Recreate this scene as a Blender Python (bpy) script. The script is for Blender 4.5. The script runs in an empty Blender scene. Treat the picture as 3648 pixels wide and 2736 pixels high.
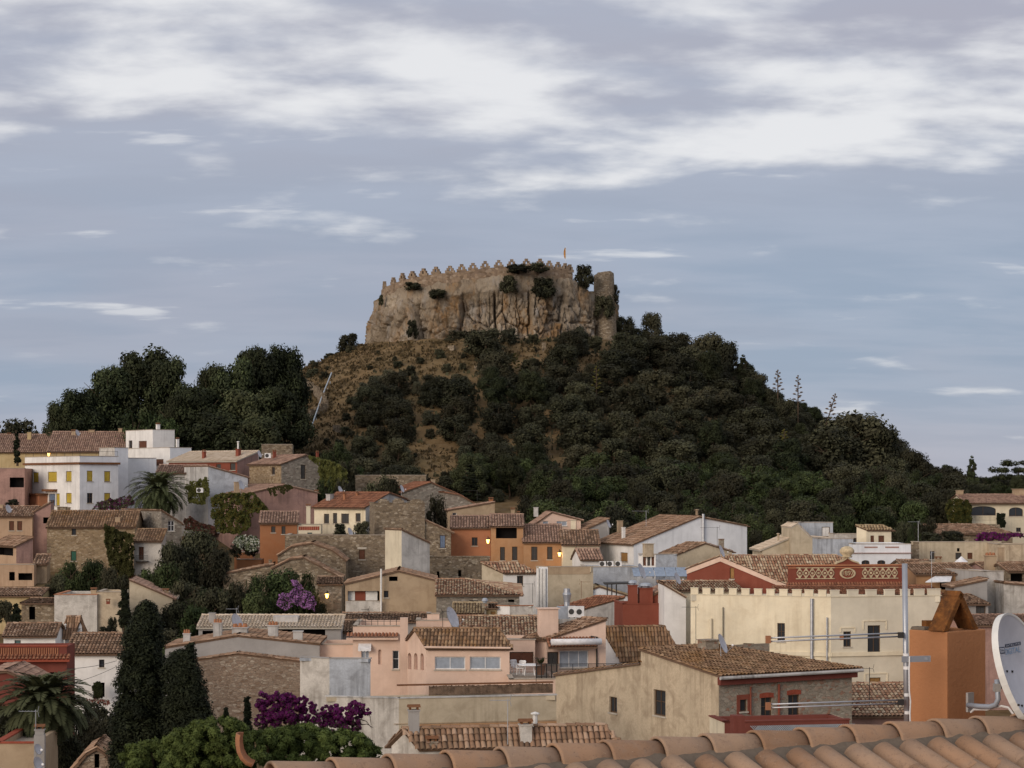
import bpy, math, random
import numpy as np
from mathutils import Vector, noise as mnoise
random.seed(7)
RNG = np.random.default_rng(7)
SC = bpy.context.scene
COL = SC.collection
rad = math.radians
# ------------------------------------------------------------------ camera
F, HX, HY, CZ = 7316.0, 1824.0, 1730.0, 18.0      # focal length and horizon of the photograph, eye height
cam_d = bpy.data.cameras.new('camera')
cam = bpy.data.objects.new('camera', cam_d)
COL.objects.link(cam)
cam.location = (0, 0, CZ)
cam.rotation_euler = (rad(90), 0, 0)
cam_d.sensor_width = 36.0
cam_d.lens = 36.0 * F / 3648.0
cam_d.shift_y = (HY - 1368.0) / 3648.0
cam_d.clip_start = 0.5
cam_d.clip_end = 20000
SC.camera = cam
# ------------------------------------------------------------------ sky, sun, exposure
SUN_AZ, SUN_EL = 218.0, 17.0                      # degrees: low glow behind the camera's left shoulder
world = bpy.data.worlds.new('World')
SC.world = world
world.use_nodes = True
wt = world.node_tree
wt.nodes.clear()
def wn(t, **kw):
 n = wt.nodes.new(t)
 for k, v in kw.items():
  setattr(n, k, v)
 return n
def wl(a, b):
 wt.links.new(a, b)
def wmath(op, a, b=None, c=None, clamp=False):
 n = wn('ShaderNodeMath', operation=op, use_clamp=clamp)
 for i, v in enumerate((a, b, c)):
  if v is None:
   continue
  if isinstance(v, (int, float)):
   n.inputs[i].default_value = v
  else:
   wl(v, n.inputs[i])
 return n.outputs[0]
def wmix(f, a, b):
 n = wn('ShaderNodeMix', data_type='RGBA')
 if isinstance(f, (int, float)):
  n.inputs[0].default_value = f
 else:
  wl(f, n.inputs[0])
 for i, v in ((6, a), (7, b)):
  if isinstance(v, tuple):
   n.inputs[i].default_value = (*v, 1)
  else:
   wl(v, n.inputs[i])
 return n.outputs[2]
def wrange(x, a, b, c=0.0, d=1.0):
 n = wn('ShaderNodeMapRange', interpolation_type='SMOOTHSTEP')
 wl(x, n.inputs[0])
 for i, v in enumerate((a, b, c, d)):
  n.inputs[i + 1].default_value = v
 return n.outputs[0]
tc = wn('ShaderNodeTexCoord')
sep = wn('ShaderNodeSeparateXYZ')
wl(tc.outputs['Generated'], sep.inputs[0])
dx, dy, dz = sep.outputs
up = wmath('MAXIMUM', dz, 0.0)
den = wmath('ADD', up, 0.16)
px_, py_ = wmath('DIVIDE', dx, den), wmath('DIVIDE', dy, den)
comb = wn('ShaderNodeCombineXYZ')
wl(px_, comb.inputs[0])
wl(py_, comb.inputs[1])
def wnoise(scale, detail, rough, loc, sc=(1, 1, 1), dist=0.0):
 mp = wn('ShaderNodeMapping')
 mp.inputs['Location'].default_value = loc
 mp.inputs['Scale'].default_value = sc
 wl(comb.outputs[0], mp.inputs[0])
 n = wn('ShaderNodeTexNoise', noise_dimensions='3D')
 n.inputs['Scale'].default_value = scale
 n.inputs['Detail'].default_value = detail
 n.inputs['Roughness'].default_value = rough
 n.inputs['Distortion'].default_value = dist
 wl(mp.outputs[0], n.inputs['Vector'])
 return n.outputs[0]
n_big = wnoise(0.8, 4, 0.5, (3.1, 7.7, 0.0), (1.0, 1.3, 1), 0.0)
n_mid = wnoise(4.0, 6, 0.52, (8.2, 1.3, 2.0), (0.85, 1.1, 1), 0.1)
n_streak = wnoise(3.0, 6, 0.52, (1.7, 4.4, 5.0), (0.8, 1.7, 1), 0.1)
n_hue = wnoise(0.9, 4, 0.5, (5.5, 2.2, 9.0))
hi = wrange(up, 0.085, 0.195)                      # the sheet breaks up away from the horizon
field = wmath('ADD', wmath('MULTIPLY', n_big, 0.4), wmath('MULTIPLY', n_mid, 0.6))
field = wmath('ADD', field, wmath('MULTIPLY_ADD', hi, 0.15, -0.11))
gaps = wrange(field, 0.46, 0.62)
streak = wmath('MULTIPLY', wrange(n_streak, 0.61, 0.71), wrange(up, 0.05, 0.09))
bright = wmath('MAXIMUM', gaps, wmath('MULTIPLY', streak, 0.6))
shade = wrange(n_streak, 0.36, 0.62)
sheet = wmix(hi, (0.245, 0.300, 0.395), (0.335, 0.345, 0.41))
sheet = wmix(wmath('MULTIPLY', shade, 0.45), sheet, (0.335, 0.37, 0.455))
sheet = wmix(wmath('MULTIPLY', wrange(n_hue, 0.42, 0.66), 0.35), sheet, (0.335, 0.315, 0.37))
low = wrange(up, 0.0, 0.055, 1.0, 0.0)
sheet = wmix(wmath('MULTIPLY', low, 0.55), sheet, (0.41, 0.385, 0.43))
cloud = wmix(bright, sheet, (0.65, 0.65, 0.665))
sky = wn('ShaderNodeTexSky', sky_type='NISHITA')
sky.sun_disc = False
sky.sun_elevation = rad(SUN_EL)
sky.sun_rotation = rad(SUN_AZ)
sky.altitude = 180
skyc = wn('ShaderNodeMix', data_type='RGBA', blend_type='MULTIPLY')
skyc.inputs[0].default_value = 1.0
wl(sky.outputs[0], skyc.inputs[6])
skyc.inputs[7].default_value = (0.05, 0.05, 0.05, 1)
final = wmix(0.10, cloud, skyc.outputs[2])
bg = wn('ShaderNodeBackground')
wl(final, bg.inputs[0])
bg.inputs[1].default_value = 1.0
wo = wn('ShaderNodeOutputWorld')
wl(bg.outputs[0], wo.inputs[0])
sun_d = bpy.data.lights.new('sun', 'SUN')
sun_d.energy = 1.5
sun_d.angle = rad(34)
sun_d.color = (1.0, 0.85, 0.69)
sun = bpy.data.objects.new('sun', sun_d)
COL.objects.link(sun)
_az, _el = rad(SUN_AZ), rad(SUN_EL)
to_sun = Vector((math.sin(_az) * math.cos(_el), math.cos(_az) * math.cos(_el), math.sin(_el)))
sun.rotation_euler = (-to_sun).to_track_quat('-Z', 'Y').to_euler()
SC.view_settings.view_transform = 'Standard'
SC.view_settings.look = 'None'
SC.view_settings.exposure = 0.40
SC.view_settings.gamma = 1.0
SC.view_settings.use_curve_mapping = False
SC.render.engine = 'CYCLES'
SC.cycles.use_denoising = True
SC.cycles.max_bounces = 5
SC.cycles.diffuse_bounces = 3
SC.cycles.sample_clamp_indirect = 6.0
# ------------------------------------------------------------------ materials
MATS = {}
class NT:
 def __init__(s, name):
  s.m = bpy.data.materials.new(name)
  s.m.use_nodes = True
  s.t = s.m.node_tree
  s.t.nodes.clear()
  s.out = s.t.nodes.new('ShaderNodeOutputMaterial')
  s.b = s.t.nodes.new('ShaderNodeBsdfPrincipled')
  s.t.links.new(s.b.outputs[0], s.out.inputs[0])
  s.tc = None
  MATS[name] = s.m
 def n(s, t, **kw):
  x = s.t.nodes.new(t)
  for k, v in kw.items():
   setattr(x, k, v)
  return x
 def l(s, a, b):
  s.t.links.new(a, b)
 def set(s, inp, v):
  if isinstance(v, (int, float)):
   inp.default_value = v
  elif isinstance(v, tuple):
   inp.default_value = (*v, 1) if len(v) == 3 and len(inp.default_value) == 4 else v
  else:
   s.l(v, inp)
 def co(s, scale=(1, 1, 1), rot=(0, 0, 0)):
  if s.tc is None:
   s.tc = s.n('ShaderNodeTexCoord')
  mp = s.n('ShaderNodeMapping')
  mp.inputs['Scale'].default_value = scale
  mp.inputs['Rotation'].default_value = rot
  s.l(s.tc.outputs['Object'], mp.inputs[0])
  return mp.outputs[0]
 def noise(s, vec, scale, detail=5, rough=0.55, dist=0.0):
  n = s.n('ShaderNodeTexNoise')
  s.l(vec, n.inputs['Vector'])
  n.inputs['Scale'].default_value = scale
  n.inputs['Detail'].default_value = detail
  n.inputs['Roughness'].default_value = rough
  n.inputs['Distortion'].default_value = dist
  return n.outputs[0]
 def vor(s, vec, scale, feat='F1'):
  n = s.n('ShaderNodeTexVoronoi', feature=feat)
  s.l(vec, n.inputs['Vector'])
  n.inputs['Scale'].default_value = scale
  return n
 def mix(s, f, a, b, blend='MIX'):
  n = s.n('ShaderNodeMix', data_type='RGBA', blend_type=blend)
  s.set(n.inputs[0], f)
  s.set(n.inputs[6], a)
  s.set(n.inputs[7], b)
  return n.outputs[2]
 def math(s, op, a, b=0.0):
  n = s.n('ShaderNodeMath', operation=op)
  s.set(n.inputs[0], a)
  s.set(n.inputs[1], b)
  return n.outputs[0]
 def rng(s, x, a, b, c=0.0, d=1.0):
  n = s.n('ShaderNodeMapRange')
  s.l(x, n.inputs[0])
  for i, v in enumerate((a, b, c, d)):
   n.inputs[i + 1].default_value = v
  return n.outputs[0]
 def ramp(s, x, stops):
  n = s.n('ShaderNodeValToRGB')
  e = n.color_ramp.elements
  while len(e) < len(stops):
   e.new(0.5)
  for i, (p, c) in enumerate(stops):
   e[i].position = p
   e[i].color = (*c, 1)
  s.l(x, n.inputs[0])
  return n.outputs[0]
 def attr(s, name):
  n = s.n('ShaderNodeAttribute', attribute_name=name)
  return n.outputs['Fac']
 def bump(s, h, strength=0.3, dist=0.05):
  n = s.n('ShaderNodeBump')
  n.inputs['Strength'].default_value = strength
  n.inputs['Distance'].default_value = dist
  s.l(h, n.inputs['Height'])
  s.l(n.outputs[0], s.b.inputs['Normal'])
 def fin(s, col, rough=0.9, spec=0.2, metal=0.0):
  s.set(s.b.inputs['Base Color'], col)
  s.set(s.b.inputs['Roughness'], rough)
  s.b.inputs['Specular IOR Level'].default_value = spec
  s.b.inputs['Metallic'].default_value = metal
  return s.m
def mul(c, k):
 return tuple(max(0.0, min(1.0, x * k)) for x in c)
def plain(name, c, rough=0.7, spec=0.3, metal=0.0, var=0.15):
 t = NT(name)
 n = t.noise(t.co(), 3.0, 4)
 col = t.mix(t.rng(n, 0.3, 0.7), mul(c, 1 - var), mul(c, 1 + var))
 return t.fin(col, rough, spec, metal)
def stucco(name, c, stain=0.35, scol=None, streak=0.35, rough_scale=9.0):
 """lime render: cloudy weathering, rain streaks with a shape of their own, trowel relief"""
 t = NT(name)
 v = t.co()
 big = t.noise(v, 0.33, 6, 0.6)
 col = t.mix(t.rng(big, 0.32, 0.68), mul(c, 0.84), mul(c, 1.08))
 scol = scol or mul(c, 0.45)
 pat = t.noise(v, 0.9, 7, 0.68, 0.6)
 col = t.mix(t.math('MULTIPLY', t.rng(pat, 0.46, 0.66), stain), col, scol)
 st = t.noise(t.co((2.6, 2.6, 0.13)), 1.0, 5, 0.6)
 st2 = t.noise(v, 0.22, 2)
 f = t.math('MULTIPLY', t.rng(st, 0.48, 0.64), t.rng(st2, 0.38, 0.58))
 col = t.mix(t.math('MULTIPLY', f, streak), col, mul(scol, 0.8))
 fine = t.noise(v, rough_scale, 5, 0.7)
 col = t.mix(t.math('MULTIPLY', t.rng(fine, 0.42, 0.62), 0.4), col, mul(c, 0.62)) if stain > 0.5 else t.mix(t.math('MULTIPLY', t.rng(fine, 0.35, 0.75), 0.12), col, mul(c, 0.6))
 t.bump(fine, 0.25, 0.04)
 return t.fin(col, 0.93, 0.1)
def stone(name, cols, mortar, scale=2.4, flat=1.7, edge=0.06):
 t = NT(name)
 v0 = t.co((1, 1, flat))
 wob = t.noise(t.co(), 2.0, 3)
 add = t.n('ShaderNodeVectorMath', operation='ADD')
 t.l(v0, add.inputs[0])
 sc = t.n('ShaderNodeVectorMath', operation='SCALE')
 cmb = t.n('ShaderNodeCombineXYZ')
 for i in range(3):
  t.l(wob, cmb.inputs[i])
 t.l(cmb.outputs[0], sc.inputs[0])
 sc.inputs['Scale'].default_value = 0.35
 t.l(sc.outputs[0], add.inputs[1])
 f1 = t.vor(add.outputs[0], scale)
 de = t.vor(add.outputs[0], scale, 'DISTANCE_TO_EDGE')
 sepc = t.n('ShaderNodeSeparateColor')
 t.l(f1.outputs['Color'], sepc.inputs[0])
 k = len(cols)
 col = t.ramp(sepc.outputs[0], [(i / (k - 1), c) for i, c in enumerate(cols)])
 big = t.noise(t.co(), 0.25, 5)
 col = t.mix(t.math('MULTIPLY', t.rng(big, 0.35, 0.7), 0.45), col, mul(mortar, 0.7))
 fine = t.noise(t.co(), 14, 4)
 col = t.mix(t.math('MULTIPLY', t.rng(fine, 0.4, 0.7), 0.3), col, mul(mortar, 0.5))
 m = t.rng(de.outputs['Distance'], 0.0, edge)
 col = t.mix(m, mortar, col)
 h = t.math('ADD', t.math('MULTIPLY', m, 0.6), t.math('MULTIPLY', sepc.outputs[1], 0.5))
 t.bump(h, 0.7, 0.08)
 return t.fin(col, 0.95, 0.1)
def rooftile(name, cols, lichen=(0.20, 0.13, 0.05), lk=0.4, dirt=0.4):
 t = NT(name)
 r = t.attr('tone')
 k = len(cols)
 col = t.ramp(r, [(i / (k - 1), c) for i, c in enumerate(cols)])
 v = t.co()
 n = t.noise(v, 0.45, 6, 0.65)
 col = t.mix(t.math('MULTIPLY', t.rng(n, 0.5, 0.72), lk), col, lichen)
 n2 = t.noise(v, 1.6, 5, 0.7)
 col = t.mix(t.math('MULTIPLY', t.rng(n2, 0.5, 0.72), dirt), col, (0.085, 0.068, 0.056))
 f = t.noise(v, 14.0, 3)
 t.bump(f, 0.3, 0.03)
 return t.fin(col, 0.93, 0.1)
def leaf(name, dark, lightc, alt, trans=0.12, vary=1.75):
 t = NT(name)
 r = t.attr('tone')
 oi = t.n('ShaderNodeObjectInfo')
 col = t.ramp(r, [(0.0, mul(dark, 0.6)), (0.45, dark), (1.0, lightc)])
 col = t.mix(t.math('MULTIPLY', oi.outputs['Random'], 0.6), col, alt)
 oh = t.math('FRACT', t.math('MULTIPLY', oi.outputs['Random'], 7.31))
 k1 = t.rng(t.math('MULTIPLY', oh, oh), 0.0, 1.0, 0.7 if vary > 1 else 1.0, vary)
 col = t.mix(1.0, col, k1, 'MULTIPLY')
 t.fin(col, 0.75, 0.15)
 tr = t.n('ShaderNodeBsdfTranslucent')
 t.l(col, tr.inputs[0])
 mx = t.n('ShaderNodeMixShader')
 mx.inputs[0].default_value = trans
 t.l(t.b.outputs[0], mx.inputs[1])
 t.l(tr.outputs[0], mx.inputs[2])
 t.l(mx.outputs[0], t.out.inputs[0])
 return t.m
def near_tile():
 t = NT('tile_near')
 oi = t.n('ShaderNodeObjectInfo')
 tcn = t.n('ShaderNodeTexCoord')
 ad = t.n('ShaderNodeVectorMath', operation='ADD')
 sc = t.n('ShaderNodeVectorMath', operation='SCALE')
 sc.inputs[0].default_value = (31.0, 17.0, 53.0)
 t.l(oi.outputs['Random'], sc.inputs['Scale'])
 t.l(tcn.outputs['Object'], ad.inputs[0])
 t.l(sc.outputs[0], ad.inputs[1])
 v = ad.outputs[0]
 col = t.ramp(oi.outputs['Random'], [(0.0, (0.28, 0.165, 0.10)), (0.3, (0.37, 0.225, 0.14)), (0.6, (0.33, 0.22, 0.15)), (1.0, (0.40, 0.265, 0.175))])
 col = t.mix(t.math('MULTIPLY', t.rng(t.noise(v, 6, 6, 0.66), 0.47, 0.66), 0.55), col, (0.30, 0.21, 0.155))
 col = t.mix(t.math('MULTIPLY', t.rng(t.noise(v, 16, 6, 0.7), 0.55, 0.68), 0.5), col, (0.16, 0.105, 0.075))
 col = t.mix(t.math('MULTIPLY', t.rng(t.noise(v, 85, 3, 0.6), 0.63, 0.70), 0.6), col, (0.10, 0.07, 0.055))
 col = t.mix(t.math('MULTIPLY', t.rng(t.noise(v, 40, 3, 0.6), 0.66, 0.72), 0.5), col, (0.50, 0.36, 0.25))
 t.bump(t.noise(v, 70, 5, 0.7), 0.35, 0.01)
 t.fin(col, 0.92, 0.12)
near_tile()
def emit(name, c, s):
 t = NT(name)
 t.fin((0.8, 0.7, 0.5), 0.4)
 t.b.inputs['Emission Color'].default_value = (*c, 1)
 t.b.inputs['Emission Strength'].default_value = s
 return t.m
# walls
stucco('white', (0.80, 0.775, 0.75), 0.22, (0.42, 0.40, 0.38), 0.3)
stucco('white_old', (0.60, 0.56, 0.51), 0.75, (0.24, 0.21, 0.18), 0.7)
stucco('white_blue', (0.77, 0.785, 0.82), 0.16, (0.42, 0.43, 0.46), 0.28)  # cooler white; on right faces of white houses it paints in skylight
stucco('blue_grey', (0.47, 0.50, 0.55), 0.6, (0.17, 0.17, 0.18), 0.9)
stucco('grey', (0.36, 0.34, 0.325), 0.25, (0.22, 0.20, 0.19), 0.3)
stucco('grey_light', (0.52, 0.50, 0.48), 0.5, (0.2, 0.19, 0.18), 0.8)
stucco('cream', (0.80, 0.705, 0.53), 0.25, (0.50, 0.38, 0.24), 0.3)
stucco('cream_pale', (0.70, 0.62, 0.47), 0.3, (0.42, 0.35, 0.26), 0.4)
stucco('yellow_ochre', (0.50, 0.39, 0.22), 0.4, (0.33, 0.22, 0.1), 0.3)
stucco('beige', (0.57, 0.465, 0.335), 0.75, (0.30, 0.225, 0.155), 0.55)
stucco('beige_plain', (0.52, 0.44, 0.325), 0.45, (0.28, 0.22, 0.15), 0.4)
stucco('tan', (0.43, 0.325, 0.22), 0.5, (0.24, 0.16, 0.1), 0.4)
stucco('peach', (0.47, 0.325, 0.22), 0.35, (0.30, 0.18, 0.11), 0.3)
stucco('pink', (0.72, 0.53, 0.425), 0.2, (0.44, 0.28, 0.2), 0.2)
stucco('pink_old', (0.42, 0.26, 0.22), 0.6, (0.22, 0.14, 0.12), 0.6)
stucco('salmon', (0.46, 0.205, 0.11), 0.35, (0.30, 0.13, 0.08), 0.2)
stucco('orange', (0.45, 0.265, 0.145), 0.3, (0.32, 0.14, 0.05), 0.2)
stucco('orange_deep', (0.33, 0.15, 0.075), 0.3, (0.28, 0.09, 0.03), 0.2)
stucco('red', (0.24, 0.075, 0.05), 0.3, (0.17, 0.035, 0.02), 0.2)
stucco('red_dull', (0.19, 0.06, 0.046), 0.4, (0.13, 0.035, 0.025), 0.3)
stucco('chimney_orange', (0.43, 0.20, 0.095), 0.35, (0.33, 0.15, 0.07), 0.45, 30)
stucco('cream_shade', (0.70, 0.635, 0.51), 0.14, (0.5, 0.42, 0.3), 0.12)  # duller copy of cream, weaker light on the right face put into colour
stucco('mortar', (0.165, 0.13, 0.10), 0.7, (0.12, 0.1, 0.085), 0.1, 24)
stone('rubble', [(0.13, 0.095, 0.065), (0.34, 0.265, 0.18), (0.20, 0.15, 0.105), (0.46, 0.385, 0.29)], (0.19, 0.15, 0.11), 2.9)
stone('rubble_gold', [(0.19, 0.125, 0.07), (0.42, 0.31, 0.19), (0.27, 0.19, 0.12), (0.54, 0.43, 0.30)], (0.30, 0.23, 0.15), 2.9)
stone('rubble_grey', [(0.14, 0.125, 0.105), (0.34, 0.305, 0.26), (0.22, 0.18, 0.15), (0.46, 0.42, 0.36)], (0.25, 0.22, 0.18), 2.9)
stone('rubble_brick', [(0.33, 0.28, 0.215), (0.27, 0.22, 0.17), (0.40, 0.34, 0.27), (0.30, 0.14, 0.085)], (0.34, 0.30, 0.24), 3.6)
stone('rubble_fine', [(0.19, 0.12, 0.08), (0.36, 0.275, 0.205), (0.27, 0.19, 0.14), (0.46, 0.39, 0.31)], (0.24, 0.19, 0.15), 3.6, 2.0)
stone('castle_stone', [(0.13, 0.09, 0.062), (0.35, 0.255, 0.175), (0.21, 0.15, 0.11), (0.44, 0.345, 0.26)], (0.25, 0.185, 0.13), 1.7, 1.4)
# roofs
rooftile('roof_brown', [(0.156, 0.098, 0.065), (0.273, 0.163, 0.104), (0.351, 0.215, 0.137), (0.442, 0.305, 0.215)], (0.16, 0.12, 0.07), 0.5)
rooftile('roof_red', [(0.196, 0.086, 0.052), (0.287, 0.121, 0.069), (0.345, 0.161, 0.092)], (0.18, 0.12, 0.08), 0.25)
rooftile('roof_pink', [(0.240, 0.150, 0.114), (0.360, 0.222, 0.162), (0.456, 0.300, 0.222)], (0.2, 0.15, 0.1), 0.4)
rooftile('roof_lichen', [(0.144, 0.090, 0.054), (0.240, 0.144, 0.084), (0.300, 0.180, 0.108), (0.360, 0.240, 0.144)], (0.29, 0.135, 0.025), 0.6)
rooftile('roof_cream', [(0.50, 0.39, 0.28), (0.60, 0.48, 0.36), (0.64, 0.53, 0.42)], (0.4, 0.3, 0.2), 0.1, 0.1)
rooftile('roof_mixed', [(0.220, 0.105, 0.066), (0.363, 0.220, 0.143), (0.517, 0.396, 0.264), (0.330, 0.165, 0.099), (0.572, 0.462, 0.330)], (0.2, 0.13, 0.07), 0.25)
rooftile('roof_yellow', [(0.27, 0.19, 0.11), (0.36, 0.26, 0.15), (0.43, 0.33, 0.21)], (0.25, 0.19, 0.1), 0.3)
plain('roof_under', (0.15, 0.095, 0.065), 0.95, 0.1)
# trim
plain('coping', (0.38, 0.32, 0.26), 0.9, 0.1)
plain('terracotta', (0.33, 0.15, 0.08), 0.85, 0.15)
plain('brick_red', (0.30, 0.075, 0.045), 0.9, 0.1)
plain('void', (0.012, 0.010, 0.010), 0.9, 0.1)  # near-black lining: the dark inside openings is put into the colour
plain('frame_white', (0.70, 0.70, 0.70), 0.5, 0.3)
plain('frame_wood', (0.10, 0.06, 0.035), 0.7, 0.2)
plain('frame_stone', (0.48, 0.43, 0.36), 0.9, 0.1)
plain('shutter_yellow', (0.46, 0.335, 0.05), 0.6, 0.25)
plain('shutter_brown', (0.12, 0.05, 0.03), 0.7, 0.2)
plain('shutter_wood', (0.30, 0.165, 0.06), 0.7, 0.2)
plain('shutter_green', (0.035, 0.11, 0.075), 0.7, 0.2)
plain('shutter_teal', (0.09, 0.15, 0.15), 0.7, 0.2)
plain('shutter_blue', (0.14, 0.18, 0.26), 0.7, 0.2)
plain('shutter_white', (0.66, 0.64, 0.62), 0.6, 0.3)
plain('shutter_dark', (0.055, 0.052, 0.05), 0.6, 0.3)
plain('curtain', (0.30, 0.34, 0.40), 0.35, 0.5)
plain('awning_white', (0.72, 0.71, 0.72), 0.7, 0.2)
plain('plastic_white', (0.72, 0.71, 0.71), 0.4, 0.4)
plain('steel', (0.40, 0.41, 0.44), 0.45, 0.5, 0.7)
plain('iron', (0.035, 0.032, 0.03), 0.7, 0.3)
plain('rust', (0.17, 0.075, 0.035), 0.85, 0.2)
plain('cowl_grey', (0.34, 0.37, 0.42), 0.5, 0.4, 0.3)
plain('solar', (0.20, 0.25, 0.33), 0.25, 0.6)
plain('dish', (0.47, 0.465, 0.50), 0.5, 0.3)
plain('dish_rim', (0.66, 0.65, 0.62), 0.5, 0.3)
plain('bark', (0.085, 0.06, 0.042), 0.95, 0.1)
plain('wood_old', (0.14, 0.095, 0.065), 0.9, 0.1, var=0.5)
plain('plaster_white', (0.70, 0.68, 0.65), 0.8, 0.2)
plain('print_dark', (0.02, 0.025, 0.06), 0.5, 0.3)
plain('print_blue', (0.20, 0.33, 0.50), 0.5, 0.3)
plain('print_pale', (0.50, 0.51, 0.55), 0.5, 0.3)
plain('flag_yellow', (0.75, 0.56, 0.16), 0.8, 0.1)
plain('flag_red', (0.45, 0.05, 0.03), 0.8, 0.1)
plain('rail_grey', (0.36, 0.40, 0.44), 0.6, 0.3)
plain('ornament', (0.50, 0.40, 0.26), 0.9, 0.1, var=0.3)
t_ = NT('glass')
t_.fin((0.03, 0.034, 0.04), 0.12, 0.5)
emit('lamp_glow', (1.0, 0.46, 0.08), 4.0)
# slab brick of the near chimney hood
t_ = NT('hood_brick')
v_ = t_.co()
c_ = t_.mix(t_.rng(t_.noise(v_, 9, 6, 0.7), 0.35, 0.68), (0.22, 0.085, 0.025), (0.06, 0.03, 0.016))
c_ = t_.mix(t_.math('MULTIPLY', t_.rng(t_.noise(v_, 26, 4, 0.7), 0.55, 0.7), 0.5), c_, (0.34, 0.15, 0.04))
t_.bump(t_.noise(v_, 30, 4), 0.4, 0.01)
t_.fin(c_, 0.93, 0.1)
# foliage
leaf('leaf_oak', (0.026, 0.028, 0.016), (0.070, 0.072, 0.038), (0.048, 0.041, 0.024))
leaf('leaf_pine', (0.022, 0.030, 0.014), (0.062, 0.078, 0.032), (0.046, 0.046, 0.022))
leaf('leaf_green', (0.026, 0.040, 0.014), (0.075, 0.100, 0.034), (0.050, 0.055, 0.022))
leaf('leaf_olive', (0.055, 0.058, 0.036), (0.12, 0.125, 0.08), (0.075, 0.065, 0.04))
leaf('leaf_cypress', (0.012, 0.016, 0.008), (0.036, 0.042, 0.018), (0.018, 0.021, 0.01), 0.05, 1.0)
leaf('leaf_bright', (0.050, 0.072, 0.018), (0.140, 0.180, 0.048), (0.085, 0.105, 0.028), 0.12, 1.0)
leaf('leaf_ivy', (0.035, 0.050, 0.013), (0.11, 0.115, 0.03), (0.07, 0.06, 0.018))
leaf('leaf_ivy_gold', (0.07, 0.062, 0.012), (0.17, 0.14, 0.03), (0.09, 0.08, 0.02))
leaf('leaf_palm', (0.030, 0.040, 0.017), (0.085, 0.095, 0.042), (0.05, 0.05, 0.025), 0.05)
leaf('flower_purple', (0.11, 0.012, 0.095), (0.27, 0.040, 0.22), (0.16, 0.02, 0.11), 0.2, 1.0)
leaf('flower_lilac', (0.13, 0.055, 0.16), (0.30, 0.15, 0.36), (0.2, 0.09, 0.2), 0.2)
leaf('flower_white', (0.30, 0.31, 0.26), (0.62, 0.62, 0.58), (0.5, 0.5, 0.42), 0.2)
leaf('flower_red', (0.10, 0.030, 0.028), (0.20, 0.065, 0.055), (0.1, 0.05, 0.03), 0.2)
leaf('straw', (0.10, 0.070, 0.035), (0.225, 0.16, 0.078), (0.14, 0.105, 0.052), 0.15)
# hill earth and dry grass
t_ = NT('earth')
v_ = t_.co()
big_ = t_.noise(v_, 0.05, 6, 0.6)
mid_ = t_.noise(v_, 0.35, 7, 0.65)
c_ = t_.mix(t_.rng(mid_, 0.35, 0.65), (0.125, 0.082, 0.042), (0.21, 0.143, 0.073))
c_ = t_.mix(t_.math('MULTIPLY', t_.rng(big_, 0.48, 0.62), 0.6), c_, (0.085, 0.072, 0.04))
c_ = t_.mix(t_.math('MULTIPLY', t_.rng(t_.noise(v_, 1.4, 5, 0.7), 0.52, 0.72), 0.5), c_, (0.19, 0.155, 0.12))
t_.bump(t_.noise(v_, 2.5, 6, 0.7), 0.6, 0.25)
t_.fin(c_, 0.97, 0.05)
# castle rock
t_ = NT('rock')
v_ = t_.co()
c_ = t_.mix(t_.rng(t_.noise(v_, 0.16, 6, 0.6), 0.36, 0.66), (0.20, 0.155, 0.11), (0.43, 0.355, 0.27))
c_ = t_.mix(t_.math('MULTIPLY', t_.rng(t_.noise(t_.co((1, 1, 0.35)), 0.3, 6, 0.66, 0.5), 0.50, 0.62), 0.75), c_, (0.29, 0.165, 0.07))
c_ = t_.mix(t_.math('MULTIPLY', t_.rng(t_.noise(t_.co((1, 1, 0.4)), 0.45, 6, 0.66), 0.52, 0.66), 0.7), c_, (0.33, 0.305, 0.28))
c_ = t_.mix(t_.math('MULTIPLY', t_.rng(t_.noise(t_.co((1, 1, 0.5)), 1.1, 7, 0.7), 0.53, 0.64), 0.65), c_, (0.09, 0.068, 0.05))
t_.bump(t_.noise(t_.co((1, 1, 0.6)), 1.1, 9, 0.72), 1.0, 0.55)
t_.fin(c_, 0.97, 0.05)
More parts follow.
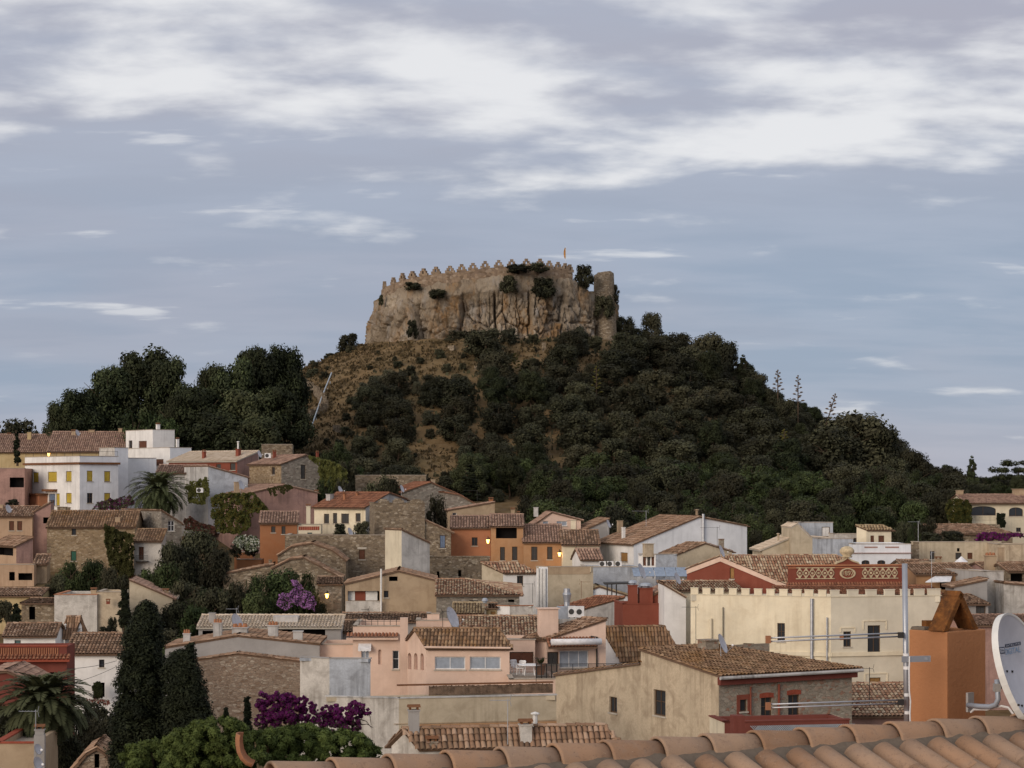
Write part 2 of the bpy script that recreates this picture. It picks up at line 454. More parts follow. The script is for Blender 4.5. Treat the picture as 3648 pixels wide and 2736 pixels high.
# ------------------------------------------------------------------ mesh helpers
class MB:
 def __init__(s):
  s.v, s.f, s.m = [], [], []
 def poly(s, pts, mi=0):
  b = len(s.v)
  s.v += [tuple(p) for p in pts]
  s.f.append(tuple(range(b, b + len(pts))))
  s.m.append(mi)
 def hexa(s, p, mi=0):
  """eight points: lower four in order, upper four in order"""
  b = len(s.v)
  s.v += [tuple(q) for q in p]
  for f in ((3, 2, 1, 0), (4, 5, 6, 7), (0, 1, 5, 4), (1, 2, 6, 5), (2, 3, 7, 6), (3, 0, 4, 7)):
   s.f.append(tuple(b + i for i in f))
   s.m.append(mi)
 def box(s, c, size, ax=(1, 0), mi=0):
  """c = centre of the base; size along ax, across ax, up"""
  hx, hy, h = size[0] / 2, size[1] / 2, size[2]
  ex = np.array((ax[0], ax[1], 0.0))
  ex /= np.linalg.norm(ex)
  ey = np.array((-ex[1], ex[0], 0.0))
  c = np.array(c, float)
  q = [c - ex * hx - ey * hy, c + ex * hx - ey * hy, c + ex * hx + ey * hy, c - ex * hx + ey * hy]
  s.hexa(q + [k + np.array((0, 0, h)) for k in q], mi)
 def tube(s, pts, radii, n=8, mi=0, caps=True):
  pts = [np.array(p, float) for p in pts]
  if isinstance(radii, (int, float)):
   radii = [radii] * len(pts)
  b = len(s.v)
  prev = None
  for i, p in enumerate(pts):
   d = pts[min(i + 1, len(pts) - 1)] - pts[max(i - 1, 0)]
   d = d / (np.linalg.norm(d) + 1e-9)
   if prev is None:
    r = np.array((0, 0, 1.0)) if abs(d[2]) < 0.9 else np.array((1.0, 0, 0))
    e1 = np.cross(d, r)
   else:
    e1 = prev - d * prev.dot(d)
   e1 = e1 / (np.linalg.norm(e1) + 1e-9)
   prev = e1
   e2 = np.cross(d, e1)
   for k in range(n):
    t = 2 * math.pi * k / n
    s.v.append(tuple(p + (e1 * math.cos(t) + e2 * math.sin(t)) * radii[i]))
  for i in range(len(pts) - 1):
   for k in range(n):
    k2 = (k + 1) % n
    s.f.append((b + i * n + k, b + i * n + k2, b + (i + 1) * n + k2, b + (i + 1) * n + k))
    s.m.append(mi)
  if caps:
   s.f.append(tuple(b + k for k in range(n))[::-1])
   s.m.append(mi)
   e = b + (len(pts) - 1) * n
   s.f.append(tuple(e + k for k in range(n)))
   s.m.append(mi)
 def lathe(s, c, prof, n=16, mi=0):
  b = len(s.v)
  for r, z in prof:
   for k in range(n):
    t = 2 * math.pi * k / n
    s.v.append((c[0] + r * math.cos(t), c[1] + r * math.sin(t), c[2] + z))
  for i in range(len(prof) - 1):
   for k in range(n):
    k2 = (k + 1) % n
    s.f.append((b + i * n + k, b + i * n + k2, b + (i + 1) * n + k2, b + (i + 1) * n + k))
    s.m.append(mi)
  s.f.append(tuple(b + k for k in range(n))[::-1])
  s.m.append(mi)
  e = b + (len(prof) - 1) * n
  s.f.append(tuple(e + k for k in range(n)))
  s.m.append(mi)
ORG = {}
def tag(o, label=None, cat=None, group=None, kind=None):
 if label:
  o['label'] = label
 if cat:
  o['category'] = cat
 if group:
  o['group'] = group
 if kind:
  o['kind'] = kind
 return o
def empty(name, loc):
 o = bpy.data.objects.new(name, None)
 o.empty_display_size = 0.3
 COL.objects.link(o)
 o.location = tuple(float(x) for x in loc)
 ORG[o] = np.array(loc, float)
 return o
def build(name, mb, mats, parent=None, loc=None, smooth=False):
 """one mesh object from a builder in world coordinates, its origin at the parent's (or at loc)"""
 org = ORG[parent] if parent is not None else np.array(loc if loc is not None else (0, 0, 0), float)
 me = bpy.data.meshes.new(name)
 v = np.array(mb.v, float) - org
 me.from_pydata(v.tolist(), [], mb.f)
 if isinstance(mats, str):
  mats = [mats]
 for m in mats:
  me.materials.append(MATS[m])
 if len(mats) > 1:
  me.polygons.foreach_set('material_index', mb.m)
 if smooth:
  me.polygons.foreach_set('use_smooth', [True] * len(me.polygons))
 o = bpy.data.objects.new(name, me)
 COL.objects.link(o)
 if parent is not None:
  o.parent = parent
 else:
  o.location = tuple(org)
 ORG[o] = org
 return o
def quads_mesh(name, V, Q, mat, tone=None, smooth=False):
 """fast mesh of quads (n,4) with a per-face 'rnd' value"""
 me = bpy.data.meshes.new(name)
 V = np.ascontiguousarray(V, dtype=np.float32)
 Q = np.ascontiguousarray(Q, dtype=np.int32)
 me.vertices.add(len(V))
 me.vertices.foreach_set('co', V.ravel())
 me.loops.add(Q.size)
 me.loops.foreach_set('vertex_index', Q.ravel())
 me.polygons.add(len(Q))
 me.polygons.foreach_set('loop_start', np.arange(0, Q.size, 4, dtype=np.int32))
 if smooth:
  me.polygons.foreach_set('use_smooth', np.ones(len(Q), dtype=bool))
 me.update(calc_edges=True)
 if tone is not None:
  a = me.attributes.new('tone', 'FLOAT', 'FACE')
  a.data.foreach_set('value', np.ascontiguousarray(tone, dtype=np.float32))
 me.materials.append(MATS[mat])
 return me
def link(name, me, parent=None, loc=None):
 o = bpy.data.objects.new(name, me)
 COL.objects.link(o)
 if parent is not None:
  o.parent = parent
  ORG[o] = ORG[parent]
 elif loc is not None:
  o.location = tuple(float(x) for x in loc)
  ORG[o] = np.array(loc, float)
 return o
S = 0.36166
cA, cB, cC, cD, cE = (0, 1400), (700, 1400), (1400, 1400), (2100, 1500), (2848, 1500)
cF, cG, cH, cI, cJ = (0, 1900), (700, 1900), (1400, 1900), (2100, 1950), (2848, 1950)
cK, cL, cM, cN, cP = (0, 2136), (700, 2236), (1400, 2236), (2100, 2236), (2848, 2136)
def ray(o, x):
 return (o[0] + x * S - HX) / F
def zz(o, y, D):
 return CZ + (HY - (o[1] + y * S)) * D / F
def at(sx, sy, D):
 return np.array(((sx - HX) / F * D, D, CZ + (HY - sy) * D / F))
def pt(o, x, y, D):
 return at(o[0] + x * S, o[1] + y * S, D)
# ------------------------------------------------------------------ terrain
CAX, CAD = -3.0, 386.0                            # castle rock centre
def fbm(x, y, s=1.0, oct=4):
 v = np.zeros_like(x)
 a, f = 1.0, s
 for k in range(oct):
  v += a * (np.sin(x * f * 1.0 + 1.7 * k + 2.1 * np.sin(y * f * 0.7 + k)) * np.cos(y * f * 1.1 - 0.9 * k + 1.3 * np.sin(x * f * 0.6)))
  a *= 0.5
  f *= 2.1
 return v
def terrain(X, D):
 X = np.asarray(X, float)
 D = np.asarray(D, float)
 town = np.interp(D, [0, 60, 185, 235, 290, 420, 900, 20000], [-19.0, -19.0, -18.0, -10.6, -2.6, -4.0, -60.0, -75.0])
 left = np.clip((-X - 20) / 40, 0, 1) * np.clip((D - 285) / 25, 0, 1) * np.clip((420 - D) / 60, 0, 1)
 town = town + 4.0 * left
 r = np.sqrt((X - CAX) ** 2 + ((D - CAD) * 1.02) ** 2)
 cone = np.where(r < 26, 26.0, 26.0 - 0.47 * (r - 26))
 cone = cone + 0.5 * fbm(X, D, 0.12) * np.clip((r - 24) / 10, 0, 1)
 k = 2.5
 h = np.log(np.exp(np.clip(town / k, -60, 60)) + np.exp(np.clip(cone / k, -60, 60))) * k
 return CZ + h
def tz(x, d):
 return float(terrain(np.array([x]), np.array([d]))[0])
# ------------------------------------------------------------------ houses
def unit(v):
 v = np.array(v, float)
 return v / (np.linalg.norm(v) + 1e-12)
class Tiles:
 """barrel tiles of one roof, gathered as numpy blocks"""
 def __init__(s):
  s.V, s.Q, s.R, s.n = [], [], [], 0
 def strip(s, base, ex, ey, en, r0, r1, h0, h1, ln, m):
  """base (k,3) low-end centres; one half pipe each, running ln along ey"""
  k = len(base)
  if k == 0:
   return
  ang = np.linspace(0.0, math.pi, m)
  ca, sa = np.cos(ang), np.sin(ang)
  jit = RNG.normal(0, 1, (k, 4))
  lo = base + en * (h0 + 0.008 * jit[:, :1]) + ex * (0.010 * jit[:, 1:2])
  hi = base + ey * ln + en * (h1 + 0.006 * jit[:, 2:3]) + ex * (0.010 * jit[:, 3:4])
  a = lo[:, None, :] + (ca * r0)[None, :, None] * ex + (sa * r0 * 0.8)[None, :, None] * en
  b = hi[:, None, :] + (ca * r1)[None, :, None] * ex + (sa * r1 * 0.8)[None, :, None] * en
  V = np.concatenate([a, b], axis=1).reshape(-1, 3)
  q = np.array([(i, i + 1, m + i + 1, m + i) for i in range(m - 1)])
  Q = (np.arange(k)[:, None, None] * (2 * m) + q[None]).reshape(-1, 4) + s.n
  s.V.append(V)
  s.Q.append(Q)
  s.R.append(np.repeat(RNG.random(k), m - 1))
  s.n += len(V)
 def plane(s, A, B, C, Dq, pitch=0.24, row=0.42, m=5):
  A, B, C, Dq = (np.array(p, float) for p in (A, B, C, Dq))
  ex = unit(B - A)
  nrm = unit(np.cross(B - A, Dq - A))
  if nrm[2] < 0:
   nrm = -nrm
  ey = unit(np.cross(nrm, ex))
  if (Dq - A).dot(ey) < 0:
   ey = -ey
  Lv = (Dq - A).dot(ey)
  if Lv < 0.2:
   return
  dl, dr = (Dq - A).dot(ex), (C - B).dot(ex)
  W = np.linalg.norm(B - A)
  umin, umax = min(0, dl), max(W, W + dr)
  nc = max(2, int((umax - umin) / pitch))
  nr = max(1, int(round(Lv / row)))
  rw = Lv / nr
  u = umin + (np.arange(nc) + 0.5) * (umax - umin) / nc
  v = np.arange(nr) * rw
  U, Vv = np.meshgrid(u, v)
  U, Vv = U.ravel(), Vv.ravel()
  t = (Vv + rw * 0.5) / Lv
  ok = (U > dl * t) & (U < W + dr * t)
  U, Vv = U[ok], Vv[ok]
  base = A + U[:, None] * ex + Vv[:, None] * ey
  s.strip(base, ex, ey, nrm, pitch * 0.47, pitch * 0.38, 0.045, 0.01, rw * 1.12, m)
 def ridge(s, P, Q, rad_=0.13, ln=0.42, m=5):
  P, Q = np.array(P, float), np.array(Q, float)
  L = np.linalg.norm(Q - P)
  if L < 0.3:
   return
  ey = unit(Q - P)
  ex = unit(np.cross(ey, (0, 0, 1)))
  en = np.cross(ex, ey)
  if en[2] < 0:
   en = -en
  n = max(1, int(L / ln))
  base = P + (np.arange(n) * L / n)[:, None] * ey
  s.strip(base, ex, ey, en, rad_, rad_ * 0.85, 0.03, 0.0, L / n * 1.1, m)
 def obj(s, mat, parent):
  if not s.V:
   return None
  V = np.concatenate(s.V) - ORG[parent]
  me = quads_mesh('tiles', V, np.concatenate(s.Q), mat, np.concatenate(s.R), True)
  o = link('tiles', me, parent)
  o['kind'] = 'stuff'
  return o
class Face:
 """one upright wall plane: A start corner (plan), d direction, L length, inward normal nin"""
 def __init__(s, A, d, L, nin):
  s.A, s.d, s.L, s.nin = np.array(A), np.array(d), L, np.array(nin)
 def u_of(s, k):
  """distance along the wall where the sight line X = k*Y meets it"""
  return (k * s.A[1] - s.A[0]) / (s.d[0] - k * s.d[1])
 def p(s, u, z, w=0.0):
  q = s.A + s.d * u + s.nin * w
  return (q[0], q[1], z)
 def box(s, mb, u0, u1, z0, z1, w0, w1, mi=0):
  mb.hexa([s.p(u0, z0, w0), s.p(u1, z0, w0), s.p(u1, z0, w1), s.p(u0, z0, w1),
     s.p(u0, z1, w0), s.p(u1, z1, w0), s.p(u1, z1, w1), s.p(u0, z1, w1)], mi)
def wall_face(mb, fc, tops, zb, holes, mi=0, reveal=0.2):
 us = {0.0, fc.L}
 us |= {u for u, _ in tops if 0 < u < fc.L}
 for h in holes:
  us |= {h[0], h[1]}
 us = sorted(us)
 tu, tzs = [t[0] for t in tops], [t[1] for t in tops]
 for ua, ub in zip(us[:-1], us[1:]):
  if ub - ua < 1e-5:
   continue
  um = (ua + ub) / 2
  za, zc = np.interp(ua, tu, tzs), np.interp(ub, tu, tzs)
  hs = sorted([(h[2], h[3]) for h in holes if h[0] < um < h[1]])
  cur = zb
  for h0, h1 in hs:
   h1 = min(h1, za - 0.02, zc - 0.02)
   if h1 <= h0 or h0 < cur:
    continue
   mb.poly([fc.p(ua, cur), fc.p(ub, cur), fc.p(ub, h0), fc.p(ua, h0)], mi)
   cur = h1
  mb.poly([fc.p(ua, cur), fc.p(ub, cur), fc.p(ub, zc), fc.p(ua, za)], mi)
 for h in holes:
  u0, u1, z0, z1 = h[:4]
  for q in (((u0, z0), (u1, z0)), ((u1, z0), (u1, z1)), ((u1, z1), (u0, z1)), ((u0, z1), (u0, z0))):
   (a, b), (c, d) = q
   mb.poly([fc.p(a, b), fc.p(c, d), fc.p(c, d, reveal), fc.p(a, b, reveal)], mi)
def window(root, fc, h, style, wallmat, mb_wall):
 u0, u1, z0, z1 = h
 w, hh = u1 - u0, z1 - z0
 st = style.split(':')
 k = st[0]
 arg = st[1] if len(st) > 1 else None
 if k in ('a', 'ga'):                          # arched head: fill the corners of the opening
  n = 8
  r = w / 2
  rz = min(r, hh * 0.5) if k == 'a' else min(hh * 0.38, r)
  zs = z1 - rz
  pts = [(u0 + r - r * math.cos(t), zs + rz * math.sin(t)) for t in np.linspace(0, math.pi, 2 * n + 1)]
  for half, cu in ((pts[:n + 1], u0), (pts[n:], u1)):
   for a, b in zip(half[:-1], half[1:]):
    mb_wall.poly([fc.p(cu, z1), fc.p(a[0], a[1]), fc.p(b[0], b[1])])
    mb_wall.poly([fc.p(a[0], a[1]), fc.p(b[0], b[1]), fc.p(b[0], b[1], 0.19), fc.p(a[0], a[1], 0.19)])
 fr = MB()
 ft = min(0.07, w * 0.1)
 fm = 'frame_wood'
 if k in ('w', 'wc'):
  fm = 'frame_white'
 if k in ('a', 'o'):
  mb = MB()
  mb.poly([fc.p(u0, z0, 0.2), fc.p(u1, z0, 0.2), fc.p(u1, z1, 0.2), fc.p(u0, z1, 0.2)])
  if k == 'o':
   dpt = 1.0
   mb = MB()
   for q in (((u0, z0), (u1, z0)), ((u1, z0), (u1, z1)), ((u1, z1), (u0, z1)), ((u0, z1), (u0, z0))):
    (a, b), (c, d) = q
    mb.poly([fc.p(a, b, 0.2), fc.p(c, d, 0.2), fc.p(c, d, dpt), fc.p(a, b, dpt)])
   mb.poly([fc.p(u0, z0, dpt), fc.p(u1, z0, dpt), fc.p(u1, z1, dpt), fc.p(u0, z1, dpt)])
  build('opening' if k == 'o' else 'niche', mb, 'void' if k == 'o' else (arg or wallmat), root)
  return
 fc.box(fr, u0, u0 + ft, z0, z1, 0.11, 0.17)
 fc.box(fr, u1 - ft, u1, z0, z1, 0.11, 0.17)
 fc.box(fr, u0 + ft, u1 - ft, z1 - ft, z1, 0.11, 0.17)
 fc.box(fr, u0 + ft, u1 - ft, z0, z0 + ft, 0.11, 0.17)
 if k in ('s', 'd'):
  o = build('door' if k == 'd' else 'window', fr, fm, root)
  sh = MB()
  n = 2 if w > 0.5 else 1
  for i in range(n):
   a, b = u0 + ft + (w - 2 * ft) * i / n + 0.008, u0 + ft + (w - 2 * ft) * (i + 1) / n - 0.008
   fc.box(sh, a, b, z0 + ft, z1 - ft, 0.10, 0.135)
   m = max(3, int(hh / 0.16))
   for j in range(m):
    zj = z0 + ft + (hh - 2 * ft) * (j + 0.2) / m
    fc.box(sh, a + 0.05, b - 0.05, zj, zj + (hh - 2 * ft) / m * 0.5, 0.085, 0.1)
  build('panel' if k == 'd' else 'shutter', sh, arg or 'shutter_brown', o)
 else:
  n = int(arg) if arg and arg.isdigit() else (2 if w > 0.6 else 1)
  for i in range(1, n):
   um = u0 + w * i / n
   fc.box(fr, um - ft * 0.4, um + ft * 0.4, z0 + ft, z1 - ft, 0.112, 0.168)
  if hh > 1.2 and k != 'wc':
   zm = z0 + hh * 0.55
   fc.box(fr, u0 + ft, u1 - ft, zm - ft * 0.3, zm + ft * 0.3, 0.115, 0.165)
  o = build('window', fr, fm, root)
  pn = MB()
  pn.poly([fc.p(u0, z0, 0.15), fc.p(u1, z0, 0.15), fc.p(u1, z1, 0.15), fc.p(u0, z1, 0.15)])
  build('pane', pn, 'curtain' if k == 'wc' else 'glass', o)
 if hh < 1.9 and w > 0.35:
  sl = MB()
  fc.box(sl, u0 - 0.08, u1 + 0.08, z0 - 0.09, z0 - 0.002, -0.07, 0.1)
  build('sill', sl, 'frame_stone', o)
def house(name, label, o, cx, D, a, xr, top, xl=None, al=None, dep=8.0, wid=None, base=None, roof=None, wall='cream',
   wallL=None, rm='roof_brown', ov=0.35, wins=(), chim=(), cat='house', group=None, par=0.7, hip=(0, 0), cop='coping', verge=0.14, ry=None):
 """near corner on sight line cx at depth D; right face recedes at angle a, left face at angle al; roof = (axis, [(t, rise)...]) across that axis"""
 k = ray(o, cx)
 C = np.array([k * D, D])
 a = rad(a)
 al = rad(al) if al is not None else math.pi / 2 - a
 dR = np.array([math.cos(a), math.sin(a)])
 dL = np.array([-math.cos(al), math.sin(al)])
 def hit(d, x):
  kx = ray(o, x)
  return (kx * C[1] - C[0]) / (d[0] - kx * d[1])
 WR = wid if wid else hit(dR, xr)
 WL = hit(dL, xl) if xl is not None else dep
 if WR <= 0.2 or WL <= 0.2 or WR > 60 or WL > 60:
  print('HOUSE?', name, label, WR, WL)
  WR, WL = min(max(WR, 1), 30), min(max(WL, 1), 30)
 zt = zz(o, top, D)
 if ry is not None:                             # pitch from the height at which the ridge stands
  ta, hm = max(roof[1], key=lambda q: q[1])
  Da = D + (ta * WL * dL[1] if roof[0] == 'L' else ta * WR * dR[1])
  kk = (zz(o, ry, Da) - zt) / hm
  if not 0.2 < kk < 3:
   print('RY?', label, kk)
   kk = min(max(kk, 0.2), 3)
  roof = (roof[0], [(t, h * kk if h > 0 else h) for t, h in roof[1]])
 cen = C + dR * WR / 2 + dL * WL / 2
 cor = [C, C + dR * WR, C + dR * WR + dL * WL, C + dL * WL]
 zb = base if base is not None else min(tz(c[0], c[1]) for c in cor) - 0.6
 zb = min(zb, zt - 1.5)
 root = empty(name, (cen[0], cen[1], zb))
 tag(root, label, cat, group)
 def prof(ax, t):
  if roof is None or roof[0] != ax:
   return None
  return np.interp(t, [q[0] for q in roof[1]], [q[1] for q in roof[1]])
 ax = roof[0] if roof else None
 pr = roof[1] if roof else [(0, 0), (1, 0)]
 ts, hs = [q[0] for q in pr], [q[1] for q in pr]
 nR = np.array([-dR[1], dR[0]])
 if nR.dot(dL) < 0:
  nR = -nR
 nL = np.array([-dL[1], dL[0]])
 if nL.dot(dR) < 0:
  nL = -nL
 fR = Face(C, dR, WR, nR)
 fL = Face(C, dL, WL, nL)
 fB = Face(C + dL * WL, dR, WR, -nR)
 fS = Face(C + dR * WR, dL, WL, -nL)
 tRp = [(t * WR, zt + h) for t, h in pr] if ax == 'R' else [(0, zt + hs[0]), (WR, zt + hs[0])] if ax == 'L' else [(0, zt), (WR, zt)]
 tLp = [(t * WL, zt + h) for t, h in pr] if ax == 'L' else [(0, zt + hs[0]), (WL, zt + hs[0])] if ax == 'R' else [(0, zt), (WL, zt)]
 tBp = tRp if ax == 'R' else [(0, zt + hs[-1]), (WR, zt + hs[-1])]
 tSp = tLp if ax == 'L' else [(0, zt + hs[-1]), (WL, zt + hs[-1])]
 if hip[1] > 0 and ax == 'L':
  tSp = [(0, zt + hs[0]), (WL, zt + hs[0])]
 wm = MB()
 hol = {'R': [], 'L': []}
 jobs = []
 for wdef in wins:
  f, x0, y0, x1, y1 = wdef[:5]
  style = wdef[5] if len(wdef) > 5 else 'g'
  fc = fR if f == 'R' else fL
  ua, ub = fc.u_of(ray(o, x0)), fc.u_of(ray(o, x1))
  u0, u1 = min(ua, ub), max(ua, ub)
  um = (u0 + u1) / 2
  Dm = (fc.A + fc.d * um)[1]
  z1, z0 = zz(o, y0, Dm), zz(o, y1, Dm)
  u0, u1 = max(u0, 0.06), min(u1, fc.L - 0.06)
  tp = tRp if f == 'R' else tLp
  zc = min(np.interp(u0, [q[0] for q in tp], [q[1] for q in tp]), np.interp(u1, [q[0] for q in tp], [q[1] for q in tp]))
  z1 = min(z1, zc - 0.08)
  if u1 - u0 < 0.12 or z1 - z0 < 0.15:
   print('WIN?', name, label, wdef)
   continue
  hol[f].append((u0, u1, z0, z1))
  jobs.append((fc, (u0, u1, z0, z1), style))
 wall_face(wm, fR, tRp, zb, hol['R'], 0)
 wall_face(wm, fL, tLp, zb, hol['L'], 1)
 wall_face(wm, fB, tBp, zb, [], 0)
 wall_face(wm, fS, tSp, zb, [], 1)
 for fc, h, style in jobs:
  window(root, fc, h, style, wall, wm)
 # roof
 P3 = lambda r, l, z: np.array([*(C + dR * r + dL * l), z])
 def roof_h(r, l):
  if ax == 'L':
   return zt + np.interp(l / WL, ts, hs)
  if ax == 'R':
   return zt + np.interp(r / WR, ts, hs)
  return zt - par
 if roof is None:
  rb = MB()
  zf = zt - par
  rb.poly([P3(0, 0, zf), P3(WR, 0, zf), P3(WR, WL, zf), P3(0, WL, zf)])
  build('roof', rb, 'coping', root)
  th = 0.28                                  # parapet thickness and its coping
  pb = MB()
  for fc in (fR, fL, fB, fS):
   fc.box(pb, 0.02, fc.L - 0.02, zf, zt - 0.01, 0.012, th)
  wm2 = MB()
  for fc in (fR, fL):
   fc.box(wm2, -0.05, fc.L + 0.05, zt + 0.002, zt + 0.07, -0.05, th + 0.03)
  build('parapet', pb, wall, root)
  build('coping', wm2, cop, root)
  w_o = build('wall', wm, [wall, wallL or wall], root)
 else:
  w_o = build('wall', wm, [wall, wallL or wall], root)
  slab = MB()
  tiles = Tiles()
  far = D > 205
  pitch, row, mm = (0.30, 0.60, 4) if far else (0.25, 0.44, 5)
  W_ex = WR if ax == 'L' else WL
  W_ac = WL if ax == 'L' else WR
  def Q(e, t, z):                            # e along the ridge, t across
   return P3(e, t, z) if ax == 'L' else P3(t, e, z)
  apex = max(range(len(pr)), key=lambda i: pr[i][1])
  for i in range(len(pr) - 1):
   (t0, h0), (t1, h1) = pr[i], pr[i + 1]
   a0, a1 = t0 * W_ac, t1 * W_ac
   z0, z1 = zt + h0, zt + h1
   sl = (z1 - z0) / max(a1 - a0, 1e-6)
   if i == 0 and sl > -0.02:
    a0, z0 = a0 - ov, z0 - sl * ov
   if i == len(pr) - 2 and sl < 0.02:
    a1, z1 = a1 + ov, z1 + sl * ov
   e00 = e01 = -verge
   e10 = e11 = W_ex + verge
   if hip[0] and i + 1 == apex:
    e01 = hip[0]
   if hip[0] and i == apex:
    e00 = hip[0]
   if hip[1] and i + 1 == apex:
    e11 = W_ex - hip[1]
    e10 = W_ex + ov
   if hip[1] and i == apex:
    e10 = W_ex - hip[1]
    e11 = W_ex + ov
   q = [Q(e00, a0, z0 + 0.03), Q(e10, a0, z0 + 0.03), Q(e11, a1, z1 + 0.03), Q(e01, a1, z1 + 0.03)]
   n = np.cross(q[1] - q[0], q[3] - q[0])
   n = unit(n if n[2] > 0 else -n)
   slab.hexa([p - n * 0.11 for p in q] + q)
   mid = sum(q) / 4
   view = np.array([0, 0, CZ]) - mid
   if n.dot(unit(view)) > -0.03:
    if z0 <= z1:
     tiles.plane(q[0], q[1], q[2], q[3], pitch, row, mm)
    else:
     tiles.plane(q[3], q[2], q[1], q[0], pitch, row, mm)
  if hip[1]:
   ta, ha = pr[apex]
   lo0 = Q(W_ex + ov, -ov, zt + hs[0] - 0.08)
   hi_ = Q(W_ex - hip[1], ta * W_ac, zt + ha + 0.03)
   lo1 = Q(W_ex + ov, W_ac + ov, zt + hs[-1] - 0.08) if apex < len(pr) - 1 else Q(W_ex + ov, W_ac, zt + hs[0] - 0.08)
   slab.poly([lo0, lo1, hi_])
   tiles.plane(lo0, lo1, hi_, hi_, pitch, row, mm)
   tiles.ridge(lo0, hi_)
  for i in range(len(pr)):
   pk = (i == 0 or pr[i - 1][1] <= pr[i][1]) and (i == len(pr) - 1 or pr[i + 1][1] <= pr[i][1])
   if pk:
    e0 = hip[0] if hip[0] else -verge
    e1 = W_ex - hip[1] if hip[1] else W_ex + verge
    tiles.ridge(Q(e0, pr[i][0] * W_ac, zt + pr[i][1] + 0.06), Q(e1, pr[i][0] * W_ac, zt + pr[i][1] + 0.06), 0.14, 0.44, 4 if far else 5)
  # verge tiles along the raking edges in view
  for e in (-verge * 0.6, W_ex + verge * 0.6):
   if hip[1] and e > 0:
    continue
   for i in range(len(pr) - 1):
    (t0, h0), (t1, h1) = pr[i], pr[i + 1]
    p, q2 = Q(e, t0 * W_ac, zt + h0 + 0.05), Q(e, t1 * W_ac, zt + h1 + 0.05)
    tiles.ridge(p, q2, 0.10, 0.44, 4)
  ro = build('roof', slab, 'frame_stone' if rm == 'roof_cream' else 'roof_under', root)
  tiles.obj(rm, ro)
 # chimneys: (x, y_top, fraction across dL, width m, material, style)
 for ch in chim:
  x, yt, fr, cw, cm = ch[:5]
  cw *= 0.62
  sty = ch[5] if len(ch) > 5 else 'cap'
  kx = ray(o, x)
  B0 = C + dL * WL * fr
  r = (kx * B0[1] - B0[0]) / (dR[0] - kx * dR[1])
  p = B0 + dR * r
  z1 = zz(o, yt, p[1])
  z0 = min(roof_h(min(max(r, 0), WR), WL * fr), z1 - 0.3) - 0.15
  chimney(root, (p[0], p[1]), z0, z1, cw, cm, dR, sty)
 root_info = dict(C=C, dR=dR, dL=dL, WR=WR, WL=WL, zt=zt, zb=zb, fR=fR, fL=fL, o=o, roof_h=roof_h, root=root)
 return root_info
def chimney(root, p, z0, z1, w, m, ax, sty='cap'):
 mb = MB()
 if sty == 'pipe':
  mb.tube([(p[0], p[1], z0), (p[0], p[1], z1 - 0.15)], w / 2, 8)
  o = build('flue_pipe', mb, m, root)
  cb = MB()
  cb.lathe((p[0], p[1], z1 - 0.14), [(w * 0.5, 0.0), (w * 0.95, 0.03), (w * 0.9, 0.08), (0.02, 0.14)], 8)
  build('cap', cb, m, o)
  return
 top = z1 - (0.28 if sty != 'block' else 0.0)
 mb.box((p[0], p[1], z0), (w, w * 0.85, max(top - z0, 0.2)), ax)
 mb.box((p[0], p[1], max(top, z0 + 0.2) + 0.002), (w * 1.18, w * 1.03, 0.06), ax)
 o = build('chimney', mb, m, root)
 if sty == 'block':
  return
 cb = MB()
 zt = max(top, z0 + 0.2) + 0.064
 if sty == 'pot':                               # row of upright terracotta pieces
  for s in (-1, 1):
   q = (p[0] + ax[0] * s * w * 0.32, p[1] + ax[1] * s * w * 0.32, zt)
   cb.tube([q, (q[0], q[1], zt + 0.26)], [w * 0.2, w * 0.14], 6)
  cb.tube([(p[0], p[1], zt), (p[0], p[1], zt + 0.3)], [w * 0.18, w * 0.1], 6)
  build('pot', cb, 'terracotta', o)
 elif sty == 'cowl':
  cb.lathe((p[0], p[1], zt), [(w * 0.3, 0), (w * 0.34, 0.12), (w * 0.5, 0.16), (w * 0.42, 0.34), (w * 0.2, 0.42)], 10)
  build('cowl', cb, 'cowl_grey', o)
 else:                                          # posts under a little slab with a ridge
  for sx in (-1, 1):
   for sy in (-1, 1):
    q = np.array(p) + np.array(ax) * sx * w * 0.36 + np.array((-ax[1], ax[0])) * sy * w * 0.28
    cb.box((q[0], q[1], zt), (w * 0.16, w * 0.16, 0.12), ax)
  e, n = np.array(ax) * w * 0.62, np.array((-ax[1], ax[0])) * w * 0.52
  pp = np.array(p)
  zc = zt + 0.122
  v = [(*(pp - e - n), zc), (*(pp + e - n), zc), (*(pp + e + n), zc), (*(pp - e + n), zc), (*(pp - e), zc + 0.12), (*(pp + e), zc + 0.12)]
  cb.poly([v[0], v[1], v[5], v[4]])
  cb.poly([v[2], v[3], v[4], v[5]])
  cb.poly([v[0], v[4], v[3]])
  cb.poly([v[1], v[2], v[5]])
  cb.poly([v[3], v[2], v[1], v[0]])
  build('cap', cb, 'rust', o)
